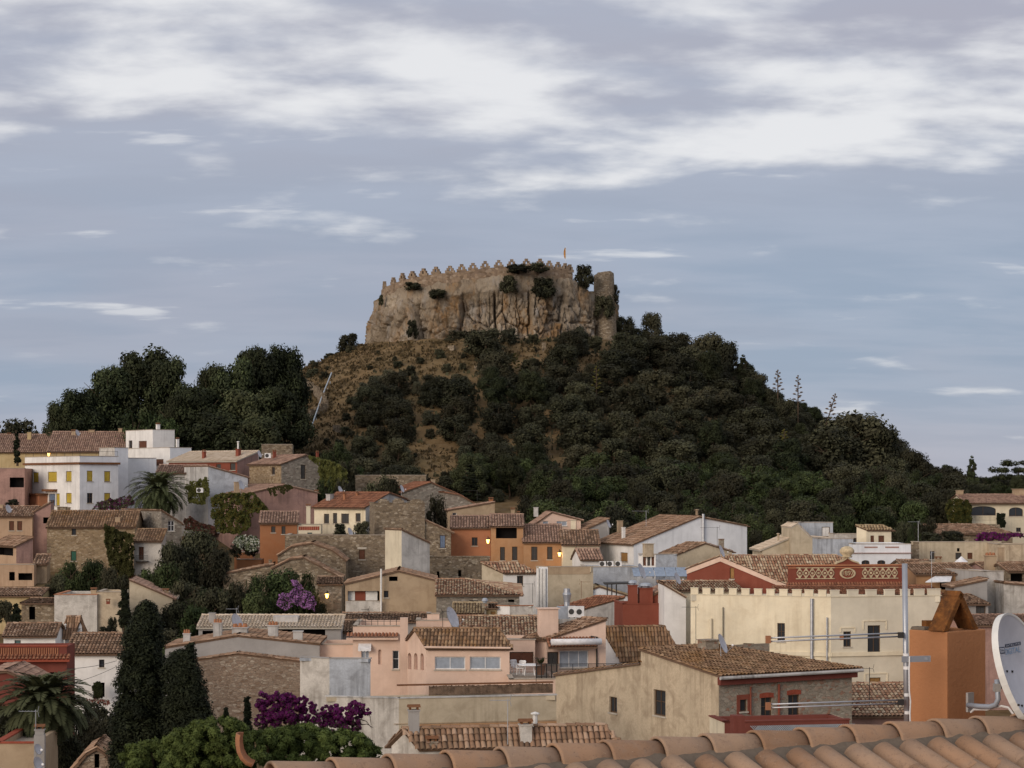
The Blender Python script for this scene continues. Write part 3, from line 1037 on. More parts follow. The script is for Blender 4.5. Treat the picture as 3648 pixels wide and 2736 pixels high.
# ------------------------------------------------------------------ roof furniture
def dish(label, p, r, yaw, foot=0.8, tilt=22, mat='dish', group=None):
 """offset satellite dish, facing yaw (0 = away from the lens, 90 = right)"""
 p = np.array(p, float)
 root = empty('satellite_dish', p - np.array((0, 0, foot)))
 tag(root, label, 'satellite dish', group)
 y, t = rad(yaw), rad(tilt)
 f = np.array((math.sin(y) * math.cos(t), math.cos(y) * math.cos(t), math.sin(t)))
 e1 = unit(np.cross(f, (0, 0, 1)))
 e2 = np.cross(e1, f)
 mb = MB()
 n, rings = 20, 5
 for side in (0, 1):
  b = len(mb.v)
  for i in range(rings + 1):
   rr = r * i / rings
   dpt = 0.16 * r * ((i / rings) ** 2 - 1) - side * 0.02
   for k in range(n):
    a_ = 2 * math.pi * k / n
    mb.v.append(tuple(p + e1 * rr * 0.92 * math.cos(a_) + e2 * rr * math.sin(a_) + f * dpt))
  for i in range(rings):
   for k in range(n):
    k2 = (k + 1) % n
    mb.f.append((b + i * n + k, b + i * n + k2, b + (i + 1) * n + k2, b + (i + 1) * n + k))
    mb.m.append(0)
 build('reflector', mb, mat, root, smooth=True)
 ar = MB()
 tip = p + f * r * 0.95 - e2 * r * 0.55
 ar.tube([p - e2 * r * 0.95 - f * 0.03, tip], 0.018, 6)
 ao = build('feed_arm', ar, 'steel', root)
 hd = MB()
 hd.tube([tip - f * 0.03, tip + unit(p - tip) * 0.14], [0.045, 0.06], 8)
 build('receiver_head', hd, 'plastic_white', ao)
 ps = MB()
 ps.tube([p - np.array((0, 0, foot)) - f * 0.14, p - f * (0.16 * r + 0.06)], 0.025, 6)
 build('post', ps, 'steel', root)
 return root
def antenna(label, base, h, boom, n_el=9, yaw=90, mat='iron', group=None, y2=None):
 """mast with a yagi; yaw of the boom in plan"""
 base = np.array(base, float)
 root = empty('tv_antenna', base)
 tag(root, label, 'antenna', group)
 mb = MB()
 mb.tube([base, base + np.array((0, 0, h))], 0.022, 6)
 build('mast', mb, mat, root)
 d = np.array((math.sin(rad(yaw)), math.cos(rad(yaw)), 0.0))
 e = np.array((d[1], -d[0], 0.0))
 zt = base + np.array((0, 0, h - 0.08))
 bm = MB()
 bm.tube([zt - d * boom * 0.12, zt + d * boom * 0.88], 0.014, 6)
 bo = build('boom', bm, mat, root)
 el = MB()
 for i in range(n_el):
  c = zt + d * boom * (i / (n_el - 1) * 0.96 - 0.08)
  L = 0.16 + 0.05 * (i < 2)
  el.tube([c - e * L + np.array((0, 0, 0.02)), c + e * L + np.array((0, 0, 0.02))], 0.007, 4)
 rf = zt - d * boom * 0.12
 for s in (-1, 1):
  el.tube([rf + np.array((0, 0, s * 0.03)), rf - d * 0.05 + np.array((0, 0, s * 0.26))], 0.012, 4)
 build('elements', el, mat, bo)
 return root
def ac_unit(label, p, w=0.85, h=0.65, yaw=0, group=None):
 p = np.array(p, float)
 root = empty('air_conditioner', p)
 tag(root, label, 'air conditioner', group)
 ax = (math.cos(rad(yaw)), math.sin(rad(yaw)))
 mb = MB()
 mb.box(p + np.array((0, 0, 0.06)), (w, 0.34, h), ax)
 build('casing', mb, 'plastic_white', root)
 fm = MB()
 n = np.array((ax[1], -ax[0], 0))
 c = p + np.array((ax[0], ax[1], 0)) * -w * 0.12 + np.array((0, 0, 0.06 + h / 2)) + n * 0.172
 e = np.array((ax[0], ax[1], 0))
 pts = [c + e * 0.24 * math.cos(t) + np.array((0, 0, 0.24 * math.sin(t))) for t in np.linspace(0, 2 * math.pi, 17)[:-1]]
 fm.poly([q + n * 0.012 for q in pts])
 for i in range(16):
  fm.poly([pts[i], pts[(i + 1) % 16], pts[(i + 1) % 16] + n * 0.012, pts[i] + n * 0.012])
 build('fan_grille', fm, 'shutter_dark', root)
 ft = MB()
 for s in (-1, 1):
  ft.box(p + e * s * w * 0.35, (0.07, 0.34, 0.058), ax)
 build('feet', ft, 'iron', root)
 return root
def pipe_on(root, pts, r, mat, name='downpipe'):
 mb = MB()
 mb.tube(pts, r, 8)
 return build(name, mb, mat, root)
def street_lamp(label, p, wall_p, energy=40.0):
 """wall lantern on a bracket: p = lantern centre, wall_p = where the bracket is fixed"""
 p, wp = np.array(p, float), np.array(wall_p, float)
 root = empty('street_lamp', wp)
 tag(root, label, 'street lamp', 'lit lanterns among the houses')
 br = MB()
 br.tube([wp, p + np.array((0, 0, 0.55)), p + np.array((0, 0, 0.36))], 0.028, 6)
 br.tube([wp - np.array((0, 0, 0.45)), (wp + p) / 2 + np.array((0, 0, 0.3))], 0.02, 6)
 build('bracket', br, 'iron', root)
 cap = MB()
 cap.lathe(p, [(0.22, 0.22), (0.24, 0.24), (0.10, 0.34), (0.03, 0.40)], 8)
 build('lantern_cap', cap, 'iron', root)
 gl = MB()
 gl.lathe(p, [(0.10, -0.20), (0.19, 0.19), (0.19, 0.215)], 8)
 build('lantern_glass', gl, 'lamp_glow', root)
 ld = bpy.data.lights.new('lamp_light', 'POINT')
 ld.energy = energy
 ld.color = (1.0, 0.52, 0.14)
 ld.shadow_soft_size = 0.2
 lo = bpy.data.objects.new('lamp_light', ld)
 COL.objects.link(lo)
 lo.parent = root
 lo.location = tuple(p - ORG[root] + np.array((0, -0.45, -0.1)))
 return root
# ------------------------------------------------------------------ ground and hill
def make_ground():
 xs = np.concatenate([[-9000, -4000, -1800, -800, -400, -260], np.arange(-190, 190.1, 2.2), [260, 400, 800, 1800, 4000, 9000]])
 ds = np.concatenate([[-600, -200, -60, 0, 20], np.arange(34, 460, 2.2), [480, 520, 600, 750, 1000, 1600, 3000, 6000, 12000]])
 X, D = np.meshgrid(xs, ds)
 Z = terrain(X, D)
 Z = Z + np.where((np.abs(X) < 195) & (D > 290) & (D < 460), 0.22 * fbm(X, D, 0.9, 3), 0)
 nx, nd = len(xs), len(ds)
 V = np.stack([X, D, Z], -1).reshape(-1, 3)
 i = np.arange(nd - 1)[:, None] * nx + np.arange(nx - 1)[None]
 Q = np.stack([i, i + 1, i + nx + 1, i + nx], -1).reshape(-1, 4)
 o = link('ground', quads_mesh('ground', V, Q, 'earth', None, True))
 tag(o, 'dry brown earth and grass of the castle hill and the ground between the houses', None, None, 'structure')
make_ground()
# ------------------------------------------------------------------ castle rock
WT = [(1300, 1012), (1357, 1003), (1390, 997), (1423, 988), (1460, 982), (1501, 977), (1546, 972), (1598, 969), (1640, 966), (1682, 960), (1727, 955),
  (1777, 950), (1825, 947), (1878, 946), (1929, 947), (1963, 950), (1995, 954), (2021, 959), (2045, 966), (2100, 990), (2200, 1000)]
def rock_pt(phi, t=1.0):
 """plan point of the cliff edge; t = 1 at the brow, 0 at the foot"""
 A = 21.9 + 1.1 * (1 - t)
 B = 20.5 + 1.0 * (1 - t)
 c, s = math.cos(phi), math.sin(phi)
 p = 2.6                                        # a squarish ellipse
 k = (abs(c) ** p + abs(s) ** p) ** (-1 / p)
 return CAX + A * c * k, CAD - B * s * k
def phi_of(sx):
 lo, hi = rad(2), rad(178)
 for _ in range(40):
  m = (lo + hi) / 2
  x, d = rock_pt(m)
  if HX + F * x / d > sx:
   lo = m
  else:
   hi = m
 return (lo + hi) / 2
def wall_top(phi):
 x, d = rock_pt(phi)
 if math.sin(phi) < 0.02:
  sy = 1000
  d = CAD - 20
 else:
  sy = np.interp(HX + F * x / d, [q[0] for q in WT], [q[1] for q in WT])
 return CZ + (HY - sy) * (CAD - 20.5) / F
def vor2(x, y, seed):
 """distance to the border and a value per cell"""
 ix, iy = math.floor(x), math.floor(y)
 best = []
 for i in range(ix - 1, ix + 2):
  for j in range(iy - 1, iy + 2):
   h = math.sin(i * 127.1 + j * 311.7 + seed * 17.3) * 43758.5453
   h2 = math.sin(i * 269.5 + j * 183.3 + seed * 9.1) * 43758.5453
   h3 = math.sin(i * 419.2 + j * 371.9 + seed * 5.7) * 43758.5453
   a, b, c = h - math.floor(h), h2 - math.floor(h2), h3 - math.floor(h3)
   ux, uy = x - i - 0.15 - a * 0.7, y - j - 0.15 - b * 0.7
   best.append((ux * ux + uy * uy, c + (a - 0.5) * ux * 1.3 + (c - 0.4) * uy * 0.9))
 best.sort()
 return math.sqrt(best[1][0]) - math.sqrt(best[0][0]), best[0][1]
def make_rock():
 V, Q = [], []
 nphi, nz = 620, 70
 phis = list(np.linspace(rad(-12), rad(192), nphi - 30)) + list(np.linspace(rad(194), rad(346), 30))
 arc = 0
 prev = None
 for ip, ph in enumerate(phis):
  x1, d1 = rock_pt(ph)
  if prev:
   arc += math.hypot(x1 - prev[0], d1 - prev[1])
  prev = (x1, d1)
  ztop = wall_top(ph) - 1.75 + 0.9 * mnoise.noise(Vector((arc * 0.22, 0, 3))) + 0.5 * mnoise.noise(Vector((arc * 0.9, 0, 3)))
  xb, db = rock_pt(ph, 0)
  zbot = min(tz(xb, db), CZ + 26) - 2.5
  nx, nd = math.cos(ph), -math.sin(ph)
  for iz in range(nz):
   t = iz / (nz - 1)
   z = zbot + (ztop - zbot) * t
   bx, bd = rock_pt(ph, t)
   wob = 1.2 * mnoise.noise(Vector((arc * 0.12, z * 0.12, 1.5)))
   e1, c1 = vor2(arc * 0.15 + wob * 0.22, z * 0.055 + wob * 0.2, 1)
   e2, c2 = vor2(arc * 0.42 + wob * 0.4, z * 0.17 + wob * 0.3, 2)
   e3, c3 = vor2(arc * 1.1, z * 0.6 + wob, 3)
   dd = (c1 - 0.5) * 2.2 - 2.6 * max(0, 1 - e1 / 0.075) + (c2 - 0.5) * 1.15 - 1.0 * max(0, 1 - e2 / 0.08) + (c3 - 0.5) * 0.62 - 0.5 * max(0, 1 - e3 / 0.13)
   dd += 0.32 * mnoise.fractal(Vector((arc * 0.8, z * 0.8, 7)), 0.8, 2.1, 5)
   if t > 0.62:
    wt_ = min(1.0, (t - 0.62) / 0.2)
    dd = dd * (1 - wt_) + max(dd * 0.5, 0.05 + 0.3 * c2) * wt_
   V.append((bx + nx * dd, bd + nd * dd, z))
 n = len(phis)
 for ip in range(n):
  for iz in range(nz - 1):
   a = ip * nz + iz
   b = ((ip + 1) % n) * nz + iz
   Q.append((a, b, b + 1, a + 1))
 # plateau behind the walls
 c = len(V)
 V.append((CAX, CAD, wall_top(rad(90)) - 2.4))
 for ip in range(0, n):
  a = ip * nz + nz - 1
  b = ((ip + 1) % n) * nz + nz - 1
  Q.append((a, b, c, c))
 V = np.array(V)
 org = np.array((CAX, CAD, CZ + 24))
 Qa = np.array([q for q in Q if q[2] != q[3]])
 me = quads_mesh('cliff', V - org, Qa, 'rock')
 o = link('cliff', me, None, org)
 tag(o, 'weathered tan and grey rock cliff under the castle ruins', None, None, 'structure')
 tp = MB()
 for q in Q:
  if q[2] == q[3]:
   tp.poly([V[q[0]], V[q[1]], V[q[2]]])
 tag(build('plateau', tp, 'earth', None, org), 'earth top of the castle rock', None, None, 'structure')
make_rock()
def make_castle():
 x0, d0 = rock_pt(rad(90))
 root = empty('castle_wall', (CAX, d0 + 1, wall_top(rad(90)) - 3))
 tag(root, 'ruined stone castle wall with stepped battlements along the cliff top', 'castle')
 mb = MB()
 phis = np.linspace(rad(172), phi_of(2046), 120)
 th = 1.0
 pts = []
 for ph in phis:
  x, d = rock_pt(ph)
  nx, nd = -math.cos(ph), math.sin(ph)
  sc = 0.45 + 0.12 * mnoise.noise(Vector((ph * 30, 2, 2)))
  p = np.array((x + nx * sc, d + nd * sc))
  pts.append((p, p + np.array((nx, nd)) * th, wall_top(ph), ph))
 for a, b in zip(pts[:-1], pts[1:]):
  za, zb = a[2], b[2]
  mb.hexa([(*a[0], za - 3.9), (*b[0], zb - 3.9), (*b[1], zb - 3.9), (*a[1], za - 3.9), (*a[0], za), (*b[0], zb), (*b[1], zb), (*a[1], za)])
 build('curtain_wall', mb, 'castle_stone', root)
 # stepped merlons with a loophole, one by one
 mer = [1357, 1390, 1423.5, 1460, 1501, 1546.5, 1598, 1640.5, 1682, 1727, 1777, 1825, 1878.5, 1929, 1963, 1995, 2021, 2038]
 for i, sx in enumerate(mer):
  ph = phi_of(sx)
  x, d = rock_pt(ph)
  nx, nd = -math.cos(ph), math.sin(ph)
  p = np.array((x + nx * 0.7, d + nd * 0.7))
  xa, da = rock_pt(ph + 0.02)
  e = unit(np.array((x - xa, d - da)))
  n = np.array((-e[1], e[0]))
  z = wall_top(ph) + 0.003
  w = 1.75 if 2 < i < 14 else 1.45
  jt = random.uniform(0.9, 1.06)
  m = MB()
  def bx(u0, u1, za, zb_):
   q = [p + e * u0 - n * 0.28, p + e * u1 - n * 0.28, p + e * u1 + n * 0.28, p + e * u0 + n * 0.28]
   m.hexa([(*k, z + za) for k in q] + [(*k, z + zb_) for k in q])
  h = 1.35 * jt
  hole = 0.14
  bx(-w / 2, -hole, 0, h * 0.34)
  bx(hole, w / 2, 0, h * 0.34)
  bx(-w * 0.34, -hole, h * 0.34, h * 0.62)
  bx(hole, w * 0.34, h * 0.34, h * 0.62)
  bx(-hole, hole, 0, h * 0.24)
  bx(-w * 0.34, w * 0.34, h * 0.62, h * 0.68)
  bx(-w * 0.17, w * 0.17, h * 0.68, h)
  build('merlon', m, 'castle_stone', root)
 # round tower at the far right of the rock
 c = at(2153, 1010, 371)
 tw = empty('round_tower', (c[0], 371 + 2, at(0, 1120, 371)[2]))
 tag(tw, 'broken round stone tower at the edge of the castle rock beside dark ivy', 'tower')
 tb = MB()
 r0, r1 = 2.15, 1.82
 zb_, zt_ = at(0, 1215, 371)[2], at(0, 975, 371)[2]
 n = 28
 rows = 9
 b = len(tb.v)
 for i in range(rows + 1):
  f = i / rows
  for k in range(n):
   a_ = 2 * math.pi * k / n
   rr = r0 + (r1 - r0) * f
   z = zb_ + (zt_ - zb_) * f
   if i == rows:
    z += 0.45 * math.cos(a_ + 1.2) + 0.35 * mnoise.noise(Vector((math.cos(a_) * 2, math.sin(a_) * 2, 4)))
   tb.v.append((c[0] + rr * math.cos(a_) + 0.25 * (1 - f), 373 + rr * math.sin(a_), z))
 for i in range(rows):
  for k in range(n):
   k2 = (k + 1) % n
   tb.f.append((b + i * n + k, b + i * n + k2, b + (i + 1) * n + k2, b + (i + 1) * n + k))
   tb.m.append(0)
 tb.f.append(tuple(b + rows * n + k for k in range(n)))
 tb.m.append(0)
 build('shaft', tb, 'rubble', tw, smooth=True)
 # hanging flag
 fp = at(2016, 945, 372)
 fr = empty('flag', (fp[0], fp[1], fp[2] - 1.5))
 tag(fr, 'limp yellow and red striped flag on a thin pole above the castle wall', 'flag')
 pb = MB()
 pb.tube([(fp[0], fp[1], fp[2] - 1.5), (fp[0], fp[1], at(0, 879, 372)[2])], 0.035, 6)
 build('pole', pb, 'frame_white', fr)
 cb = MB()
 z0, z1 = at(0, 921, 372)[2], at(0, 883, 372)[2]
 cols = 9
 for j in range(cols):
  for i in range(8):
   def fpnt(u, v):
    wv = 0.36 * (0.5 + 0.5 * math.sin(v * math.pi))
    return (fp[0] - 0.05 - u * wv, fp[1] + 0.09 * math.sin(u * 9 + v * 3), z0 + (z1 - z0) * v)
   cb.poly([fpnt(j / cols, i / 8), fpnt((j + 1) / cols, i / 8), fpnt((j + 1) / cols, (i + 1) / 8), fpnt(j / cols, (i + 1) / 8)], j % 2)
 build('cloth', cb, ['flag_yellow', 'flag_red'], fr)
make_castle()
# ------------------------------------------------------------------ vegetation
def leaves(clumps, n, size, inner=0.12, up=0.35, stretch=1.0):
 """leaf quads spread through clumps (k,5): x, y, z, radius, brightness"""
 k = len(clumps)
 wgt = clumps[:, 3] ** 2
 idx = RNG.choice(k, n, p=wgt / wgt.sum())
 c = clumps[idx]
 d = RNG.normal(0, 1, (n, 3))
 d /= np.linalg.norm(d, axis=1)[:, None]
 rr = 0.55 + 0.5 * RNG.random(n) ** 0.7
 pos = c[:, :3] + d * (c[:, 3] * rr)[:, None] * np.array((1, 1, 0.85))
 nrm = d * 1.1 + RNG.normal(0, 0.42, (n, 3)) + np.array((0, 0, up))
 nrm /= np.linalg.norm(nrm, axis=1)[:, None]
 t = RNG.normal(0, 1, (n, 3))
 t -= nrm * (t * nrm).sum(1)[:, None]
 t /= np.linalg.norm(t, axis=1)[:, None]
 bt = np.cross(nrm, t)
 s = size * (0.6 + 0.8 * RNG.random(n))
 s[: int(n * inner)] *= 2.2
 pos[: int(n * inner)] = c[: int(n * inner), :3] + d[: int(n * inner)] * (c[: int(n * inner), 3] * 0.5)[:, None]
 a, b = t * (s * stretch)[:, None], bt * (s * 0.62)[:, None]
 V = np.stack([pos - a, pos - b * 0.9, pos + a, pos + b * 0.9], 1).reshape(-1, 3)
 Q = np.arange(n * 4).reshape(-1, 4)
 tone = np.clip(c[:, 4] * 0.7 + RNG.random(n) * 0.2 + 0.1 + 0.18 * d[:, 2], 0, 1)  # upper side of each clump lighter: light from above put into the colour
 tone[: int(n * inner)] *= 0.3  # inner leaves darkened, the crown's inner shade put into the colour
 return V, Q, tone
def trunk_mb(h, r, forks, spread, seed, crown0=0.35):
 rs = random.Random(seed)
 mb = MB()
 lean = (rs.uniform(-0.06, 0.06), rs.uniform(-0.06, 0.06))
 pts = [np.array((lean[0] * h * t + rs.uniform(-1, 1) * 0.02 * h * (t > 0), lean[1] * h * t, h * t)) for t in (0, 0.15, 0.3, 0.5, 0.7, 0.85)]
 mb.tube(pts, [r, r * 0.85, r * 0.75, r * 0.55, r * 0.35, r * 0.15], 7)
 for i in range(forks):
  b = pts[2] + (pts[4] - pts[2]) * rs.random()
  a = rs.uniform(0, 2 * math.pi)
  e = b + np.array((math.cos(a) * spread * rs.uniform(0.5, 0.85), math.sin(a) * spread * rs.uniform(0.5, 0.85), h * rs.uniform(0.08, 0.3)))
  mb.tube([b, (b + e) / 2 + np.array((0, 0, 0.02 * h)), e], [r * 0.4, r * 0.25, r * 0.08], 5)
 return mb
PROTO = {}
def crown_clumps(kind, h, w, seed):
 rs = np.random.default_rng(seed)
 out = []
 if kind == 'oak':
  n = 40
  for i in range(n):
   u = rs.random() * 2 * math.pi
   v = rs.random() ** 0.6
   z = h * (0.12 + 0.78 * rs.random())
   prof = math.sin(math.pi * min(1, max(0.08, (z / h - 0.02) / 1.02)) ** 0.85) ** 0.62
   R = w * 0.5 * prof * (0.35 + 0.45 * v)
   rr = w * rs.uniform(0.12, 0.24)
   out.append((math.cos(u) * R, math.sin(u) * R, z, rr, rs.random()))
 elif kind == 'pine':
  n = 64
  for i in range(n):
   u = rs.random() * 2 * math.pi
   tl = rs.random() ** 0.8
   z = h * (0.30 + 0.62 * tl)
   R = w * 0.5 * (1 - 0.55 * tl ** 2.2) * (0.3 + 0.66 * rs.random())
   out.append((math.cos(u) * R, math.sin(u) * R, z, w * rs.uniform(0.11, 0.19), rs.random()))
 elif kind == 'bush':
  n = 30
  for i in range(n):
   u = rs.random() * 2 * math.pi
   z = h * (0.05 + 0.75 * rs.random())
   R = w * 0.5 * math.sqrt(max(0.1, 1 - (z / h) ** 2)) * (0.3 + 0.6 * rs.random())
   out.append((math.cos(u) * R, math.sin(u) * R, z, w * rs.uniform(0.12, 0.2), rs.random()))
 elif kind == 'conifer':
  n = 60
  for i in range(n):
   u = rs.random() * 2 * math.pi
   t = rs.random() ** 1.3
   z = h * (0.08 + 0.86 * t)
   R = w * 0.5 * (1 - t) ** 0.8 * (0.35 + 0.6 * rs.random()) + 0.05
   out.append((math.cos(u) * R, math.sin(u) * R, z, w * 0.13 * (1.15 - 0.6 * t), rs.random()))
 elif kind == 'cypress':
  n = 80
  for i in range(n):
   u = rs.random() * 2 * math.pi
   t = rs.random()
   z = h * (0.03 + 0.92 * t)
   prof = (math.sin(math.pi * min(1.0, (t + 0.10) / 1.12)) ** 0.55) * (1.0 if t < 0.5 else 1 - 0.35 * (t - 0.5))
   R = w * 0.5 * prof * (0.35 + 0.45 * rs.random())
   out.append((math.cos(u) * R, math.sin(u) * R, z, w * 0.20 * (0.65 + 0.5 * rs.random()) * max(0.45, prof), rs.random()))
 elif kind == 'flat':
  for i in range(46):
   u = rs.random() * 2 * math.pi
   lev = rs.integers(0, 4)
   z = h * (0.45 + 0.16 * lev + 0.03 * rs.random())
   R = w * 0.5 * (1.0 - 0.14 * lev) * math.sqrt(rs.random())
   out.append((math.cos(u) * R, math.sin(u) * R, z, w * rs.uniform(0.05, 0.09), rs.random()))
 return np.array(out)
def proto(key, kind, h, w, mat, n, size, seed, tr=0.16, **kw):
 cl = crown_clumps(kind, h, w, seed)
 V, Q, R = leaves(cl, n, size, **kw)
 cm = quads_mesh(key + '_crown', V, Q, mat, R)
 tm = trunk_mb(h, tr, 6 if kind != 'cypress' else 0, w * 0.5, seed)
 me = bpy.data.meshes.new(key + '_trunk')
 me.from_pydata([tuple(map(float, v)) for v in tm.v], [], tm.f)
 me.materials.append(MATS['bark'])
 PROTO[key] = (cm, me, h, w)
for s_ in range(4):
 proto('oak%d' % s_, 'oak', 6.0, 6.4, 'leaf_oak', 6500, 0.165, 20 + s_, 0.18)
 proto('pine%d' % s_, 'pine', 12.0, 9.5, 'leaf_pine', 13000, 0.20, 40 + s_, 0.28)
 proto('bush%d' % s_, 'bush', 2.4, 3.4, 'leaf_oak', 2200, 0.13, 60 + s_, 0.06)
proto('olive0', 'oak', 5.0, 5.0, 'leaf_olive', 4200, 0.15, 80, 0.16)
proto('olive1', 'oak', 5.0, 5.6, 'leaf_olive', 4200, 0.15, 81, 0.16)
proto('green0', 'oak', 6.0, 6.2, 'leaf_green', 5200, 0.16, 90, 0.16)
proto('green1', 'oak', 6.0, 5.6, 'leaf_green', 5200, 0.16, 91, 0.16)
proto('conifer', 'conifer', 9.0, 4.4, 'leaf_pine', 6000, 0.17, 95, 0.16)
proto('cypress', 'cypress', 8.0, 1.4, 'leaf_cypress', 6000, 0.10, 97, 0.10)
proto('flatpine', 'flat', 10.0, 12.0, 'leaf_pine', 6500, 0.17, 99, 0.25)
proto('oliveb', 'bush', 2.4, 3.0, 'leaf_olive', 2000, 0.12, 101, 0.05)
def plant(name, label, key, x, d, h, w=None, cat='tree', group=None, z=None, sink=0.15):
 """a copy of a prototype tree standing at (x, d): its trunk and crown are its own objects"""
 cm, tm, ph, pw = PROTO[key]
 zb = tz(x, d) if z is None else z
 root = empty(name, (x, d, zb - sink))
 sxy_ = (w / pw) if w else h / ph
 root.scale = (sxy_, sxy_, (h + sink) / ph)
 root.rotation_euler = (0, 0, random.uniform(0, 6.28))
 tag(root, label, cat, group)
 link('trunk' if cat == 'tree' else 'stems', tm, root)
 link('crown' if cat == 'tree' else 'foliage', cm, root)
 return root
def plant_px(name, label, key, sx, sy, wpx, d, cat='tree', group=None, zoff=None, base_sy=None):
 """stand a tree on the ground at depth d so that its top reaches height sy"""
 x = (sx - HX) / F * d
 top = at(sx, sy, d)[2]
 zb = tz(x, d) if base_sy is None else at(sx, base_sy, d)[2]
 h = max(0.6, top - zb)
 return plant(name, label, key, x, d, h * 1.03, wpx * d / F, cat, group, zb)
def in_poly(x, y, P):
 c = False
 j = len(P) - 1
 for i in range(len(P)):
  if (P[i][1] > y) != (P[j][1] > y) and x < (P[j][0] - P[i][0]) * (y - P[i][1]) / (P[j][1] - P[i][1]) + P[i][0]:
   c = not c
  j = i
 return c
GRASS = [[(1040, 1380), (1090, 1290), (1300, 1195), (1620, 1200), (1700, 1250), (1690, 1320), (1500, 1345), (1480, 1300), (1330, 1330), (1255, 1400), (1255, 1470),
   (1300, 1520), (1220, 1610), (1130, 1650), (900, 1640), (960, 1480)],
   [(1760, 1225), (1990, 1225), (1960, 1270), (1780, 1290)], [(2060, 1265), (2180, 1265), (2180, 1300), (2040, 1300)],
   [(1440, 1410), (1500, 1410), (1520, 1480), (1460, 1480)], [(1430, 1580), (1640, 1580), (1660, 1680), (1450, 1680)]]
def zone(sx, sy, h):
 v = 'high on' if sy < 1400 else ('halfway up' if sy < 1560 else 'low on')
 u = 'the slope left of the cliff foot' if sx < 1650 else ('the slope under the cliff' if sx < 2150 else ('the right flank of the hill' if sx < 2700 else 'the far right flank of the hill'))
 return ('broad' if h > 4.6 else ('middling' if h > 3.6 else 'small')), v + ' ' + u
def hill_wood():
 pts = []
 cnt = {}
 for tries in range(15000):
  big = tries < 5000                         # the large crowns first, then the gaps
  x = random.uniform(-52, 100)
  d = random.uniform(290, 392)
  r = math.hypot(x - CAX, d - CAD)
  if r < 28.0:
   continue
  z = tz(x, d)
  sx, sy = HX + F * x / d, HY - F * (z - CZ) / d
  grassy = any(in_poly(sx, sy, g) for g in GRASS)
  if sx > 3800 or (not grassy and sx < 1150 and d > 300 and sx < 1240 - (sy - 1300) * 0.2):
   continue
  right = min(1.0, max(0.0, (sx - 1300) / 900))
  edge = 0.55 if sx > 3180 or (2690 < sx < 3010 and d > 336) else 1.0
  q = random.random()
  if grassy:
   if big or random.random() > 0.055:
    continue
   kind, h = 'bush', random.uniform(0.7, 1.6)
   w = h * random.uniform(1.3, 1.9)
  elif big:
   if r < 34:
    continue
   if q < 0.10 and right > 0.4 and r > 42:
    kind, h = 'pine', random.uniform(6.0, 8.0) * edge
    w = h * random.uniform(0.7, 0.85)
   elif d < 310 and q < 0.5:
    kind, h = 'green', random.uniform(4.0, 5.6) * edge
    w = h * random.uniform(0.95, 1.2)
   else:
    kind, h = 'oak', random.uniform(4.0, 5.8) * (0.85 + 0.2 * right) * edge
    w = h * random.uniform(1.15, 1.55)
  elif q < 0.26:
   kind, h = 'olive', random.uniform(1.8, 3.4)
   w = h * random.uniform(1.0, 1.4)
  elif r < 36 or q < 0.45:
   kind, h = 'bush', random.uniform(1.4, 2.6)
   w = h * random.uniform(1.2, 1.7)
  else:
   kind, h = 'oak', random.uniform(2.4, 3.8) * edge
   w = h * random.uniform(1.0, 1.4)
  if not grassy and any(in_poly(sx, sy - f * h * F / d, g) for g in GRASS for f in (0.55, 0.9)):
   continue
  if any((x - p[0]) ** 2 + (d - p[1]) ** 2 < (0.40 * (w + p[2])) ** 2 for p in pts):
   continue
  if cnt.get(kind, 0) >= 295:
   continue
  pts.append((x, d, w))
  cnt[kind] = cnt.get(kind, 0) + 1
  size, where = zone(sx, sy, h)
  what, name, cat, keys = {'bush': ('low dark green bush', 'hill_bush', 'bush', ['bush0', 'bush1', 'bush2', 'bush3']), 'pine': ('tall dark pine', 'hill_pine', 'tree', ['pine0', 'pine1', 'pine2', 'pine3']),
         'green': (size + ' fresh green tree', 'leafy_tree', 'tree', ['green0', 'green1']), 'olive': (size + ' grey green shrub', 'hill_shrub', 'shrub', ['olive0', 'olive1', 'oliveb']),
         'oak': (size + ' dark evergreen oak', 'evergreen_oak', 'tree', ['oak0', 'oak1', 'oak2', 'oak3'])}[kind]
  if kind == 'bush' and grassy:
   what = 'low bush alone in the dry grass'
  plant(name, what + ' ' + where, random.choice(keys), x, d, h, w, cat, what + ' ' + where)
 print('WOOD', cnt)
hill_wood()
